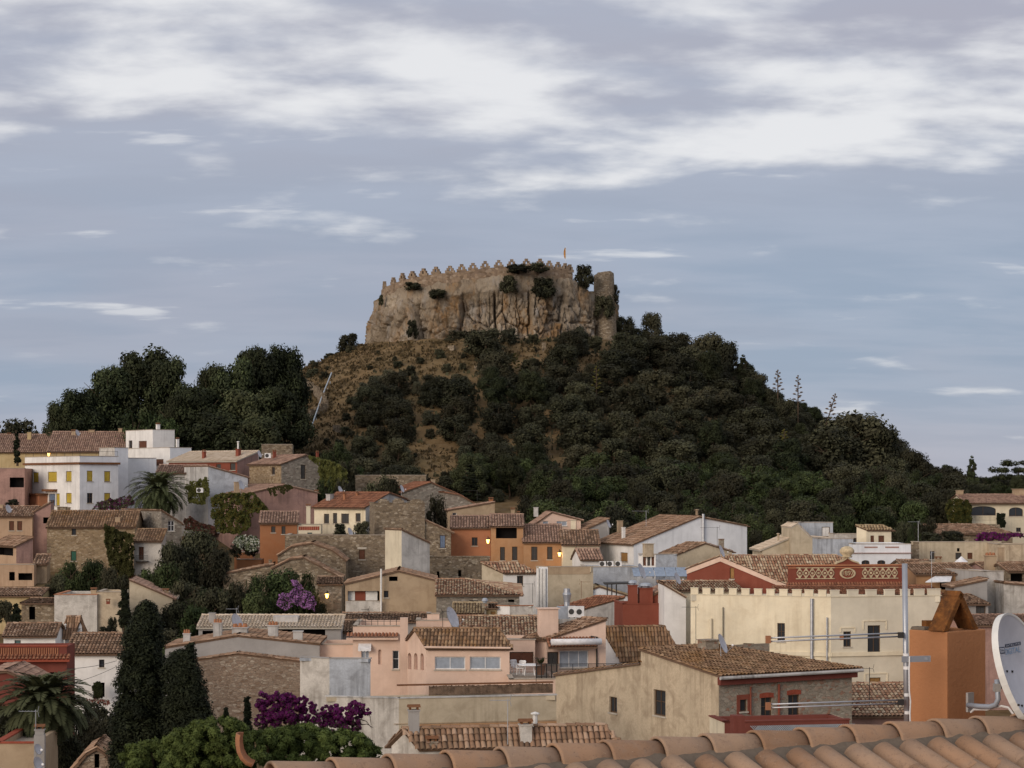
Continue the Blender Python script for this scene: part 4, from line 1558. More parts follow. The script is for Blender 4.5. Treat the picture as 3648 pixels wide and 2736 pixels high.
# dry grass tufts and low scrub: too many to count
def scatter_stuff():
 V, Q, R = [], [], []
 n = 0
 for kind in ('grass', 'scrub'):
  V, Q, R, n = [], [], [], 0
  want = 9000 if kind == 'grass' else 5000
  xs = RNG.uniform(-52, 95, want * 3)
  ds = RNG.uniform(292, 392, want * 3)
  zs = terrain(xs, ds)
  r = np.hypot(xs - CAX, ds - CAD)
  ok = r > 26.5
  xs, ds, zs = xs[ok], ds[ok], zs[ok]
  sx, sy = HX + F * xs / ds, HY - F * (zs - CZ) / ds
  keep = np.array([any(in_poly(a, b, g) for g in GRASS) for a, b in zip(sx, sy)])
  if kind == 'scrub':
   keep = ~keep & (sx > 900)
  xs, ds, zs = xs[keep][:want], ds[keep][:want], zs[keep][:want]
  k = len(xs)
  blades = 3
  h = RNG.uniform(0.22, 0.55, (k, blades)) if kind == 'grass' else RNG.uniform(0.35, 0.9, (k, blades))
  a = RNG.uniform(0, 6.28, (k, blades))
  w = RNG.uniform(0.10, 0.25, (k, blades)) * (1.6 if kind == 'scrub' else 1)
  ox, od = RNG.normal(0, 0.25, (k, blades)), RNG.normal(0, 0.25, (k, blades))
  ln = RNG.normal(0, 0.14, (k, blades, 2))
  bx, bd = xs[:, None] + ox, ds[:, None] + od
  bz = zs[:, None] - 0.05 + 0 * ox
  ca, sa = np.cos(a) * w, np.sin(a) * w
  P = np.stack([np.stack([bx - ca, bd - sa, bz], -1), np.stack([bx + ca, bd + sa, bz], -1),
      np.stack([bx + ca * 0.5 + ln[..., 0], bd + sa * 0.5 + ln[..., 1], bz + h], -1), np.stack([bx - ca * 0.7 + ln[..., 0], bd - sa * 0.7 + ln[..., 1], bz + h * 0.8], -1)], 2)
  V = P.reshape(-1, 3)
  Q = np.arange(len(V)).reshape(-1, 4)
  me = quads_mesh('dry_grass' if kind == 'grass' else 'undergrowth', V, Q, 'straw' if kind == 'grass' else 'leaf_oak', RNG.random(len(Q)))
  o = link('dry_grass' if kind == 'grass' else 'undergrowth', me)
  tag(o, 'tufts of dry straw coloured grass on the castle hill' if kind == 'grass' else 'low dark undergrowth between the trees of the castle hill', 'grass' if kind == 'grass' else 'undergrowth', None, 'stuff')
scatter_stuff()
# named trees on the skyline
for i_, (sx_, sy_, w_, d_, lab_) in enumerate([
  (505, 1252, 250, 322, 'tallest dark pine of the clump behind the white house'),
  (395, 1318, 210, 318, 'dark pine on the left shoulder of the tall pine clump'),
  (282, 1398, 190, 314, 'lower dark pine sloping down at the left of the pine clump'),
  (592, 1282, 180, 320, 'rounded dark pine on the right shoulder of the tall clump'),
  (222, 1440, 130, 312, 'small dark pine at the foot of the tall clump by the tiled ridge'),
  (905, 1250, 200, 318, 'tall dark pine second from the dry grass slope'),
  (1015, 1244, 175, 322, 'tall dark pine standing against the dry grass slope'),
  (755, 1308, 150, 316, 'dark pine with a loose top left of the grass slope group'),
  (830, 1296, 190, 315, 'broad dark pine in the middle of the grass slope group'),
  (700, 1385, 200, 311, 'low dark pine in front of the gap between the two clumps'),
  (880, 1400, 230, 308, 'wide dark pine in front below the grass slope group'),
  (1000, 1385, 190, 311, 'dark pine in front beside the rubble terrace'),
  (790, 1470, 250, 303, 'spreading dark pine low behind the red house'),
  (920, 1495, 210, 301, 'low spreading pine beside the stone terrace'),
  (620, 1420, 120, 310, 'narrow dark pine in the notch between the two clumps')]):
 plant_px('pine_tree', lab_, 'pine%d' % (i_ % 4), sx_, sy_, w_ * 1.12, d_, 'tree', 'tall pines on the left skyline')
for sx_, sy_, w_, d_, k_, lab_ in [
  (70, 1502, 190, 330, 'oak1', 'rounded dark tree behind the brown ridge at the left edge'),
  (175, 1525, 90, 328, 'oak2', 'small dark tree peeping over the brown ridge'),
  (487, 1470, 165, 304, 'green0', 'lighter green tree in front of the tall pines behind the white house'),
  (590, 1500, 120, 302, 'green1', 'small green tree right of the white house terrace'),
  (2322, 1122, 105, 381, 'oak0', 'lone tree with open branches on the skyline right of the castle'),
  (2262, 1168, 90, 379, 'oak2', 'dark bush-like tree at the foot of the castle rock on the skyline'),
  (2225, 1130, 80, 376, 'oak1', 'dark tree clinging below the round tower'),
  (2415, 1190, 120, 372, 'oak1', 'rounded dark tree on the skyline after the lone tree'),
  (2525, 1196, 150, 368, 'oak3', 'big dark evergreen crowning the right skyline of the hill'),
  (2590, 1225, 110, 366, 'oak0', 'dark evergreen stepping down the right skyline'),
  (2648, 1258, 80, 364, 'conifer', 'pointed dark tree on the right skyline of the hill'),
  (2690, 1335, 110, 360, 'oak2', 'dark evergreen below the pointed tree on the right skyline'),
  (2745, 1390, 90, 356, 'oak3', 'low dark evergreen beside the flowering agaves'),
  (2800, 1425, 90, 352, 'oak1', 'dark shrub-like tree between the flowering agaves'),
  (3050, 1484, 270, 330, 'oak0', 'very large rounded evergreen at the lower right skyline'),
  (2950, 1525, 230, 325, 'oak1', 'large rounded evergreen left of the biggest one'),
  (3140, 1525, 170, 328, 'oak2', 'rounded evergreen on the right flank of the biggest one'),
  (3250, 1608, 120, 325, 'oak3', 'medium evergreen on the right skyline before the cone-shaped conifer'),
  (3195, 1640, 100, 322, 'oak0', 'small evergreen dip on the right skyline'),
  (3370, 1668, 150, 318, 'oak1', 'low dark evergreen behind the arched villa garden'),
  (3470, 1690, 140, 312, 'oak2', 'dark tree at the foot of the cone-shaped conifer'),
  (3560, 1705, 170, 312, 'oak3', 'dark tree under the flat-topped pine'),
  (3463, 1618, 68, 310, 'conifer', 'cone-shaped dark conifer behind the arched villa'),
  (3625, 1645, 240, 305, 'flatpine', 'flat-topped pine with layered branches at the right edge'),
  (1242, 1188, 75, 376, 'bush1', 'small dark bush on the skyline left of the castle rock')]:
 plant_px('skyline_tree', lab_, k_, sx_, sy_, w_ * 1.1, d_, 'tree' if k_ != 'bush1' else 'bush')
# bushes growing on the cliff and walls
for i_, (sx_, sy_, w_, h_, lab_) in enumerate([
  (1935, 1056, 96, 72, 'large dark bush hanging on the cliff below the battlements'),
  (1813, 1040, 78, 62, 'dark bush in the cliff left of the largest hanging bush'),
  (1850, 972, 130, 34, 'ivy mass spilling over the castle wall top, left half'),
  (1918, 968, 110, 34, 'ivy mass spilling over the castle wall top, right half'),
  (2080, 1018, 90, 80, 'dark bush between the battlements and the round tower'),
  (1470, 1032, 78, 28, 'flat dark bush on the upper left of the cliff'),
  (1562, 1062, 80, 36, 'dark tuft growing from a ledge at mid cliff'),
  (1468, 1198, 50, 62, 'dark cone of scrub at the foot of the cliff'),
  (1650, 1238, 150, 66, 'broad dark bush at the foot of the cliff'),
  (1357, 1085, 24, 36, 'small tuft on the left edge of the cliff'),
  (2150, 1130, 90, 90, 'dark creeper below the round tower'),
  (2185, 1080, 60, 70, 'dark ivy on the foot of the round tower')]):
 ph_ = phi_of(sx_)
 x_, d_ = rock_pt(ph_, 0.6 if sy_ < 1100 else 0.05)
 d_ = min(d_, 374) - (1.0 if sy_ < 1100 else 2.2)
 p_ = at(sx_, sy_, d_)
 plant('cliff_bush', lab_, 'bush%d' % (i_ % 4), p_[0], d_, h_ * d_ / F, w_ * d_ / F * (0.78 if i_ in (2, 3, 4) else 0.92), 'bush', None, p_[2], 0.0)
# ------------------------------------------------------------------ the town, back to front
G2 = lambda h, t=0.5: [(0, 0), (t, h), (1, 0)]
BASE = 1.0
# upper left
house('long_house', 'long ochre house under a big brown tiled roof at the left edge', cA, -600, 303, 4, 620, 580, dep=13, ry=410, roof=('L', G2(3.4)), wall='yellow_ochre', rm='roof_pink',
  chim=[(290, 390, 0.35, 0.9, 'yellow_ochre', 'block'), (90, 395, 0.5, 0.8, 'tan'), (500, 388, 0.5, 0.9, 'tan', 'block')])
house('long_house', 'ochre house with a broad brown roof behind the white terraced house', cA, 470, 297, 5, 1300, 575, dep=13, ry=385, roof=('L', G2(3.5)), wall='yellow_ochre', rm='roof_pink',
  chim=[(725, 362, 0.42, 0.9, 'tan'), (905, 368, 0.5, 1.3, 'tan', 'block'), (1185, 352, 0.5, 0.9, 'tan', 'block')])
house('terraced_house', 'white cube-shaped upper house with an outside stair below the pines', cA, 1505, 291, 38, 1720, 362, xl=1240, wall='white', wallL='white', par=0.5,
  wins=[('L', 1268, 468, 1303, 545, 'g'), ('L', 1365, 472, 1445, 540, 's:shutter_brown')], chim=[(1556, 295, 0.5, 0.75, 'white'), ], base=CZ - 2)
house('terraced_house', 'white middle terrace block stepping down in front of the cube-shaped house', cA, 1675, 287, 38, 1885, 538, xl=1258, wall='white_blue', wallL='white', par=0.3,  # right face in the cooler white: skylight put into the colour
  wins=[('L', 1532, 652, 1610, 715, 's:shutter_brown')], chim=[(1748, 440, 0.25, 0.6, 'white')])
hw = house('white_house', 'white two-storey house with yellow shutters and a brown cornice', cA, 785, 273, 40, 1165, 622, xl=245, wall='white_blue', wallL='white', par=0.9,  # cool copy of the wall white on the right, painted-in skylight
   wins=[('L', 325, 782, 380, 880, 's:shutter_yellow'), ('L', 470, 776, 560, 876, 's:shutter_yellow'), ('L', 648, 770, 705, 872, 's:shutter_yellow'),
     ('L', 650, 985, 705, 1085, 's:shutter_yellow'), ('L', 480, 992, 545, 1110, 'd:shutter_blue'), ('L', 552, 990, 588, 1110, 'd:shutter_yellow'),
     ('R', 856, 766, 914, 870, 's:shutter_yellow'), ('R', 1027, 770, 1088, 873, 's:shutter_yellow'), ('R', 858, 985, 914, 1085, 'g'), ('R', 1027, 985, 1088, 1085, 's:shutter_yellow')])
mb_ = MB()
zc_ = zz(cA, 692, 273)
for fc_ in (hw['fR'], hw['fL']):
 fc_.box(mb_, -0.22, fc_.L + 0.2, zc_ - 0.14, zc_ + 0.14, -0.24, 0.01)
build('cornice', mb_, 'rust', hw['root'])
mb_ = MB()
hw['fL'].box(mb_, hw['fL'].u_of(ray(cA, 565)), hw['fL'].u_of(ray(cA, 455)), zz(cA, 970, 276), zz(cA, 948, 276), -0.7, -0.003)
build('awning', mb_, 'rust', hw['root'])
mb_ = MB()
ua_, ub_ = sorted((hw['fL'].u_of(ray(cA, 310)), hw['fL'].u_of(ray(cA, 470))))
hw['fL'].box(mb_, ua_, ub_, zz(cA, 1115, 277), zz(cA, 1008, 277), -1.3, -0.003)
build('porch', mb_, 'salmon', hw['root'])
mb_ = MB()
hw['fL'].box(mb_, ua_ - 0.2, ub_ + 0.9, zz(cA, 1006, 277), zz(cA, 990, 277), -1.6, -0.004)
build('porch_roof', mb_, 'rust', hw['root'])
mb_ = MB()                                         # thin rail on the flat roof
for fc_ in (hw['fR'], hw['fL']):
 n_ = int(fc_.L / 2.0)
 for i_ in range(n_ + 1):
  p_ = fc_.p(fc_.L * i_ / n_, hw['zt'] + 0.07, 0.15)
  mb_.tube([p_, (p_[0], p_[1], p_[2] + 0.62)], 0.022, 5)
 mb_.tube([fc_.p(0, hw['zt'] + 0.66, 0.15), fc_.p(fc_.L, hw['zt'] + 0.66, 0.15)], 0.02, 5)
build('railing', mb_, 'iron', hw['root'])
house('stair_tower', 'plain white stair block rising beside the yellow-shuttered house', cA, 1130, 280, 42, 1262, 540, xl=978, wall='white_blue', wallL='white_old', par=0.2)
house('garden_wall_house', 'low bluish white outbuilding behind the upper palm', cA, 1258, 285, 25, 1540, 642, dep=4, wall='white_blue', par=0.2)
house('flat_house', 'dull pink flat-roofed house with one wide dark window at the left edge', cA, -500, 277, 3, 242, 742, dep=7, wall='pink_old', par=0.3, wins=[('R', 95, 832, 236, 930, 'o')])
# row below, left edge
house('peach_house', 'peach house with paired brown windows at the left edge', cA, -450, 246, 2, 318, 1212, dep=7, ry=1120, roof=('L', G2(1.7)), wall='peach', rm='roof_brown',
  wins=[('R', 90, 1262, 138, 1355, 's:shutter_brown'), ('R', 170, 1262, 218, 1355, 's:shutter_brown')], chim=[(10, 1105, 0.4, 0.8, 'tan', 'block')])
house('brick_annex', 'narrow dull red annex between the peach house and the stone house', cA, 318, 247, 8, 500, 1180, dep=5, roof=('R', [(0, 0.0), (1, 1.3)]), wall='pink_old', rm='roof_brown',
  wins=[('R', 425, 1225, 480, 1285, 'o')])
house('lean_to', 'small peach porch house with a dark open front and its own tiled roof', cF, 160, 236, 35, 325, 122, xl=-80, roof=('R', [(0, 0), (1, 0.9)]), wall='pink_old', wallL='peach', rm='roof_brown',  # right side in a darker pink: its shade put into the colour
  wins=[('L', -40, 140, 130, 215, 'o')])
house('peach_house', 'lower peach house wall with a dark doorway below the porch house', cF, -450, 230, 2, 335, 310, dep=4, wall='peach', par=0.3, wins=[('R', 90, 380, 146, 465, 'o'), ('R', 180, 392, 318, 462, 'o')])
house('lean_to', 'low peach storeroom with a white awning below the porch house', cF, 335, 232, 5, 460, 300, xl=None, dep=3.0, roof=('L', [(0, 0), (1, 0.9)]), wall='tan', rm='roof_brown')
house('stone_house', 'long golden stone house with a green shuttered door and ivy on its corner', cA, 462, 239, 4, 1330, 1318, dep=9, ry=1165, roof=('L', G2(1.9)), wall='rubble_gold', rm='roof_lichen',
  wins=[('R', 706, 1332, 750, 1400, 'g'), ('R', 697, 1556, 754, 1655, 'd:shutter_green')], chim=[(610, 1125, 0.55, 1.6, 'rubble', 'block'), (660, 1130, 0.7, 1.2, 'tan', 'block'), (1160, 1230, 0.15, 0.9, 'tan', 'block')])
house('stone_house', 'grey rubble house with a white framed window above the garden trees', cA, 1590, 242, 30, 1790, 1185, xl=1200, roof=('R', [(0, 0.3), (1, -1.2)]), wall='rubble_grey', wallL='rubble_grey', rm='roof_brown',
  wins=[('R', 1655, 1258, 1720, 1362, 'w'), ('L', 1273, 1278, 1307, 1350, 'g')])
hx = house('small_house', 'small whitewashed house with a rusty tiled roof and an iron balcony by the ivy', cA, 1318, 234, 3, 1590, 1458, dep=4.5, ry=1345, roof=('L', [(0, 0), (1, 1.5)]), wall='white_old', rm='roof_lichen',
   wins=[('R', 1367, 1515, 1416, 1645, 's:shutter_brown'), ('R', 1390, 1740, 1445, 1820, 'o')])
mb_ = MB()
f_ = hx['fR']
u0_, u1_ = f_.u_of(ray(cA, 1345)), f_.u_of(ray(cA, 1465))
f_.box(mb_, u0_, u1_, zz(cA, 1662, 234), zz(cA, 1654, 234), -0.8, -0.004)
for i_ in range(14):
 u_ = u0_ + (u1_ - u0_) * i_ / 13
 f_.box(mb_, u_ - 0.012, u_ + 0.012, zz(cA, 1654, 234), zz(cA, 1600, 234), -0.8, -0.776)
f_.box(mb_, u0_, u1_, zz(cA, 1600, 234), zz(cA, 1597, 234), -0.8, -0.77)
build('balcony', mb_, 'iron', hx['root'])
# red house and neighbours
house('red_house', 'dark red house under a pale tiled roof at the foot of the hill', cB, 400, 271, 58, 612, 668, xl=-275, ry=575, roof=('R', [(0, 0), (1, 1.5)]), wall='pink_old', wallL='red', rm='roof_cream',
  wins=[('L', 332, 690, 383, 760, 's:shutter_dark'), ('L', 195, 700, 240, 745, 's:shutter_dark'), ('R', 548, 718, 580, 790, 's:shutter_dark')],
  chim=[(410, 475, 0.15, 0.36, 'plaster_white', 'pipe'), (412, 555, 0.12, 0.9, 'red', 'block'), (75, 560, 0.55, 0.7, 'red')])
house('stone_shed', 'small roofless pale stone shed on the dry slope above the red house', cB, 640, 283, 4, 945, 508, dep=4, wall='rubble', par=0.3, base=CZ - 3)
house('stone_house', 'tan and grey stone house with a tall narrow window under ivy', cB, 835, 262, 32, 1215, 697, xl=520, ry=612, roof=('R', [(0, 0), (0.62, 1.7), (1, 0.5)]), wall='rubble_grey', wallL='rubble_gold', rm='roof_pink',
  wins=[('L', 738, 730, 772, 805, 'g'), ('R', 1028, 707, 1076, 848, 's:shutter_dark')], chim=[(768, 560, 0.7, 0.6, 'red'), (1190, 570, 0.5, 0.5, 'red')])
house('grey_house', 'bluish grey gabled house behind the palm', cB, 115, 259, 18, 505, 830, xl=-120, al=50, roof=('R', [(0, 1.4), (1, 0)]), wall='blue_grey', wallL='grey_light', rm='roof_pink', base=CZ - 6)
house('tiled_house', 'low house with a pinkish roof just right of the palm crown', cA, 1540, 263, 5, 2000, 790, dep=6, ry=712, roof=('L', [(0, 0), (1, 1.9)]), wall='grey_light', rm='roof_pink')
hp = house('pink_house', 'faded pink gabled house overgrown with golden ivy', cB, 430, 250, 22, 1192, 1008, xl=-15, ry=905, roof=('R', [(0, 0), (0.56, 2.1), (1, 0.5)]), wall='pink_old', wallL='pink_old', rm='roof_pink',
   wins=[('L', 70, 1030, 122, 1100, 'w'), ('L', 235, 1035, 275, 1100, 'g')], chim=[(395, 880, 0.1, 0.9, 'tan', 'block'), (1180, 955, 0.02, 0.7, 'tan')])
house('cream_house', 'cream house with four dark tall windows under a red brown roof', cB, 1665, 240, 55, 2075, 1122, xl=1160, ry=985, roof=('R', [(0, 0), (0.55, 2.2), (1, 1.1)]), wall='grey_light', wallL='cream', rm='roof_red', ov=0.5,
  wins=[('L', 1255, 1190, 1306, 1285, 's:shutter_dark'), ('L', 1343, 1182, 1385, 1285, 's:shutter_dark'), ('L', 1425, 1188, 1501, 1285, 's:shutter_dark'), ('L', 1567, 1184, 1616, 1268, 's:shutter_dark')],
  chim=[(1315, 1000, 0.9, 1.2, 'grey_light', 'block'), (1460, 975, 0.6, 0.5, 'terracotta'), (1585, 972, 0.5, 0.5, 'terracotta')])
ht = house('terrace_house', 'small cream terrace house with a patterned parapet beside the orange house', cB, 990, 233.5, 3, 1225, 1297, dep=5, wall='cream_pale', par=0.9, wins=[('R', 1092, 1356, 1140, 1395, 's:shutter_teal')],
   chim=[(1102, 1095, 0.3, 0.75, 'cream_pale')])
mb_ = MB()
f_ = ht['fR']
for i_ in range(11):
 u_ = f_.L * (0.1 + 0.8 * i_ / 10)
 f_.box(mb_, u_ - 0.09, u_ + 0.09, ht['zt'] - 0.62, ht['zt'] - 0.2, -0.03, -0.004)
build('lattice', mb_, 'brick_red', ht['root'])
house('orange_house', 'deep orange house with two small dark windows below the cream house', cB, 625, 233, 5, 992, 1282, dep=5, ry=1172, roof=('L', [(0, 0), (1, 2.0)]), wall='orange_deep', rm='roof_pink',
  wins=[('R', 736, 1314, 778, 1375, 's:shutter_dark'), ('R', 838, 1312, 877, 1390, 's:shutter_dark')])
house('orange_terrace', 'low orange terrace parapet beside the white flowering shrub', cG, 395, 224, 3, 640, 258, dep=4, wall='orange_deep', par=0.7)
house('orange_terrace', 'small brick-topped orange box at the end of the orange terrace', cG, 372, 225.5, 3, 560, 186, dep=2.5, wall='orange_deep', wallL='pink_old', par=0.2)
# stone mass in the middle
hs_ = house('stone_house', 'long rough stone house below the cream house with one barred window', cB, 872, 223, 2, 1865, 1402, dep=7, wall='rubble', par=0.5, wins=[('R', 1600, 1545, 1661, 1640, 's:shutter_brown')])
mb_ = MB()
f_ = hs_['fR']
ua_, ub_ = f_.u_of(ray(cB, 1585)), f_.u_of(ray(cB, 1675))
f_.box(mb_, ua_, ub_, zz(cB, 1538, 223), zz(cB, 1520, 223), -0.05, -0.003)
build('lintel', mb_, 'frame_stone', hs_['root'])
house('stone_barn', 'rubble stone barn with a low curved-looking gable under the long stone house', cG, 800, 216, 2, 1470, 215, dep=6, roof=('R', [(0, 0), (0.2, 0.9), (0.5, 1.25), (0.8, 0.5), (1, -0.6)]), wall='rubble', rm='roof_brown', ov=0.1,
  wins=[('R', 1458, 245, 1480, 310, 'o')], chim=[(728, 265, -0.1, 0.55, 'rubble', 'block')])
house('stone_barn', 'lower rubble stone barn with a sagging roof edge above the bougainvillea tree', cG, 740, 210, 2, 1430, 345, dep=5, roof=('R', [(0, 0), (0.25, 0.9), (0.45, 1.1), (1, -1.0)]), wall='rubble', rm='roof_brown', ov=0.1)
house('stone_wall_house', 'stepped rubble garden wall left of the stone barns', cG, 265, 213, 4, 760, 400, dep=3, roof=('R', [(0, 0), (1, 1.0)]), wall='rubble', rm='roof_brown', ov=0.05)
house('grey_shed', 'grey plastered shed behind the lower street lamp', cG, 1195, 203, 4, 1430, 500, dep=4, roof=('L', [(0, 0), (1, 0.5)]), wall='rubble_grey', rm='roof_brown')
htw = house('stone_tower', 'square ruined stone tower with broken battlements in the old town', cB, 1755, 228, 8, 2250, 1085, dep=8, wall='rubble', par=0.6, cat='tower', cop='rubble')
for x0_, x1_, y0_ in ((1790, 1900, 1043), (1935, 2045, 1038), (2105, 2235, 1046)):
 mb_ = MB()
 f_ = htw['fR']
 ua_, ub_ = f_.u_of(ray(cB, x0_)), f_.u_of(ray(cB, x1_))
 z0_ = htw['zt'] + 0.073
 zz0_ = zz(cB, y0_, 229)
 um_ = (ua_ + ub_) / 2
 f_.box(mb_, ua_, ub_, z0_, z0_ + (zz0_ - z0_) * 0.55, 0.02, 0.7)
 f_.box(mb_, ua_ + (ub_ - ua_) * 0.18, ub_ - (ub_ - ua_) * 0.2, z0_ + (zz0_ - z0_) * 0.55, zz0_, 0.03, 0.66)
 build('merlon', mb_, 'rubble', htw['root'])
house('stone_house', 'stone house leaning on the ruined tower with one tall grey shutter', cC, 300, 229, 4, 572, 1265, dep=6, roof=('R', [(0, 0.2), (1, -1.2)]), wall='rubble', rm='roof_brown', wins=[('R', 460, 1400, 518, 1530, 's:shutter_blue')])
house('stone_house', 'low stone house with a flat weedy top beside the salmon house', cH, 362, 221, 2, 955, 235, dep=4, wall='rubble', par=0.3, cop='rubble', wins=[('R', 432, 375, 458, 440, 'o'), ('R', 642, 362, 672, 425, 'o')])
house('plain_house', 'tall cream and grey house with blank walls in front of the stone tower', cC, 85, 212, 30, 362, 1348, xl=-78, roof=('R', [(0, 0), (1, -1.4)]), wall='grey_light', wallL='cream_pale', rm='roof_brown', ov=0.05,
  wins=[('R', 286, 1768, 320, 1808, 'o')])
# hill foot behind
house('stone_house', 'grey stone gabled house with a small dish right under the hill wood', cC, 100, 256, 22, 690, 975, xl=-60, ry=882, roof=('R', [(0, 0), (0.45, 1.9), (1, -0.6)]), wall='rubble_grey', rm='roof_red', chim=[(395, 855, 0.05, 0.7, 'tan', 'block')])
house('stone_wall_house', 'long low pale stone wall below the wooded slope', cB, 1565, 266, 1, 2262, 812, dep=1.2, wall='rubble', par=0.1, cat='wall')
house('stone_shed', 'grey stone shed with a red edged roof below the hill', cC, 498, 250, 10, 835, 1110, dep=4, roof=('R', [(0, 1.6), (0.45, 1.3), (1, 0.0)]), wall='rubble_grey', rm='roof_red')
house('ochre_house', 'olive brown house with an orange chimney at the edge of the wood', cC, 540, 245, 4, 1002, 1155, dep=5, ry=1075, roof=('R', [(0, 0), (1, 2.2)]), wall='tan', rm='roof_pink',
  wins=[('R', 585, 1180, 626, 1222, 'w')], chim=[(965, 1030, 0.3, 0.8, 'orange_deep')])
# salmon and orange terrace
house('salmon_house', 'salmon house with one small dark window left of the lit lantern', cC, 572, 232.5, 1, 962, 1328, dep=4.5, ry=1215, roof=('L', [(0, 0), (1, 2.3)]), wall='salmon', rm='roof_pink', wins=[('R', 776, 1422, 833, 1505, 'g')],
  chim=[(1180, 1130, 0.9, 0.7, 'tan'), (1235, 1165, 0.9, 0.5, 'tan')])
house('orange_terrace_house', 'orange house with a wide dark loggia and two shuttered windows', cC, 965, 231.5, 1, 1282, 1312, dep=4.5, ry=1200, roof=('L', [(0, 0), (1, 2.3)]), wall='orange', rm='roof_pink',
  wins=[('R', 1014, 1325, 1220, 1432, 'o'), ('R', 1055, 1517, 1103, 1650, 's:shutter_dark'), ('R', 1173, 1514, 1226, 1648, 's:shutter_dark')], chim=[(1408, 1130, 0.95, 0.85, 'grey_light', 'block')])
house('orange_terrace_house', 'orange house with two shuttered windows beside the second lit lantern', cC, 1285, 230.5, 1, 1668, 1468, dep=5.5, ry=1300, roof=('L', [(0, 0), (1, 3.0)]), wall='orange', rm='roof_pink',
  wins=[('R', 1362, 1514, 1423, 1648, 's:shutter_dark'), ('R', 1518, 1514, 1571, 1640, 's:shutter_dark')], chim=[(1775, 1255, 0.6, 0.9, 'cream_pale', 'block')])
house('gabled_house', 'beige gable with a slanting glazed studio window', cC, 1325, 239.5, 3, 1850, 1345, dep=8, ry=1175, roof=('R', [(0, 0.0), (0.45, 2.0), (1, 1.1)]), wall='pink', rm='roof_pink',
  wins=[('R', 1345, 1300, 1465, 1385, 'wc:2'), ('R', 1475, 1262, 1530, 1340, 'wc:1'), ('R', 1612, 1262, 1715, 1310, 'wc:2')])
house('cream_house', 'cream house under brown tiles between the lantern and the white gable', cC, 1668, 228.5, 1, 2035, 1492, dep=5, ry=1355, roof=('L', [(0, 0), (1, 3.0)]), wall='cream_pale', rm='roof_brown', wins=[('R', 1850, 1580, 1880, 1640, 'g')])
house('tiled_house', 'house with a grey gable and a brown roof behind the cream house', cC, 1680, 238, 8, 2130, 1440, dep=7, ry=1240, roof=('R', [(0, 0), (1, 2.6)]), wall='grey', rm='roof_brown')
house('small_house', 'tiny white house with a rose tiled roof on the terrace near the lantern', cC, 1850, 221, 12, 2060, 1635, xl=1765, roof=('L', G2(1.0)), wall='white', rm='roof_pink', chim=[(1975, 1600, 0.3, 0.2, 'plaster_white', 'pipe')])
hwg = house('white_gable_house', 'large bluish white gable with a grey flue pipe and brown roof', cD, 435, 226, 22, 1552, 1212, xl=70, roof=('R', [(0, 0), (0.14, 0.75), (0.57, 2.95), (1, 1.9)]), wall='white_blue', wallL='white', rm='roof_brown',  # gable in the cooler white, its skylit tint put into the colour
   wins=[('L', 304, 1295, 376, 1385, 's:shutter_wood')], chim=[(335, 1050, 0.5, 0.55, 'plaster_white', 'block'), (1058, 868, 0.5, 0.5, 'tan', 'pipe'), (300, 985, 0.95, 0.9, 'tan', 'block')])
p0_, p1_ = pt(cD, 1115, 1190, 228), pt(cD, 1115, 918, 228)
fz_ = hwg['fR']
u_ = fz_.u_of(ray(cD, 1115))
pb_ = np.array(fz_.p(u_, 0, -0.16))
pipe_on(hwg['root'], [(pb_[0], pb_[1], zz(cD, 1195, pb_[1])), (pb_[0], pb_[1], zz(cD, 915, pb_[1]))], 0.16, 'steel', 'flue_pipe')
house('gabled_house', 'plain beige gabled house in front of the white gable', cD, 865, 216, 16, 1405, 1312, xl=690, al=40, ry=1203, roof=('R', [(0, 0), (0.5, 2.0), (1, 0.4)]), wall='beige_plain', rm='roof_brown', chim=[(1298, 1165, 0.1, 0.8, 'rubble_brick', 'block')])
house('white_cabin', 'little white roof cabin with three brown shutters', cD, 652, 211, 16, 862, 1314, xl=482, al=24, wall='blue_grey', wallL='white', par=0.1,
  wins=[('L', 526, 1338, 556, 1425, 's:shutter_brown'), ('L', 569, 1338, 598, 1425, 's:shutter_dark'), ('L', 610, 1338, 637, 1425, 's:shutter_brown')], chim=[(578, 1212, 0.35, 1.5, 'beige', 'block')])
house('terrace_wall_house', 'blue grey terrace wall with black rain streaks', cD, -60, 204, 1, 470, 1438, dep=5, wall='blue_grey', par=0.2)
# right background
house('blue_box_house', 'bluish concrete box with a white door behind the red town house', cE, 18, 222, 2, 330, 1000, dep=5, wall='blue_grey', par=0.2, wins=[('R', 220, 1042, 300, 1140, 'd:shutter_white')])
house('beige_house', 'bare beige house with a sloping top left of the bluish box', cD, 1700, 219, 3, 1992, 1265, dep=6, roof=('R', [(0, 0), (1, 1.3)]), wall='beige_plain', rm='roof_cream', chim=[(1860, 1102, 0.2, 0.35, 'beige', 'pipe')])
house('beige_house', 'tall blank beige house in front of the bluish box', cD, 1985, 218, 4, 2585, 1050, dep=5, roof=('R', [(0, 0), (0.1, 0.4), (0.32, -1.0), (1, -1.4)]), wall='beige_plain', rm='roof_cream', ov=0.05, verge=0.02)
house('cream_house', 'cream pavilion with two brown windows under a small tiled roof', cE, 660, 215, 5, 905, 1070, xl=563, al=30, ry=1032, roof=('L', [(0, 0), (1, 0.9)]), wall='cream_pale', wallL='cream', rm='roof_yellow',
  wins=[('R', 700, 1128, 736, 1215, 's:shutter_brown'), ('R', 778, 1128, 836, 1215, 's:shutter_brown')])
house('white_cabin', 'flat white veranda with glass doors beside the cream pavilion', cE, 340, 216.5, 2, 690, 1112, dep=3, wall='white_old', par=0.1, wins=[('R', 530, 1152, 588, 1205, 'g'), ('R', 605, 1150, 662, 1215, 'g')])
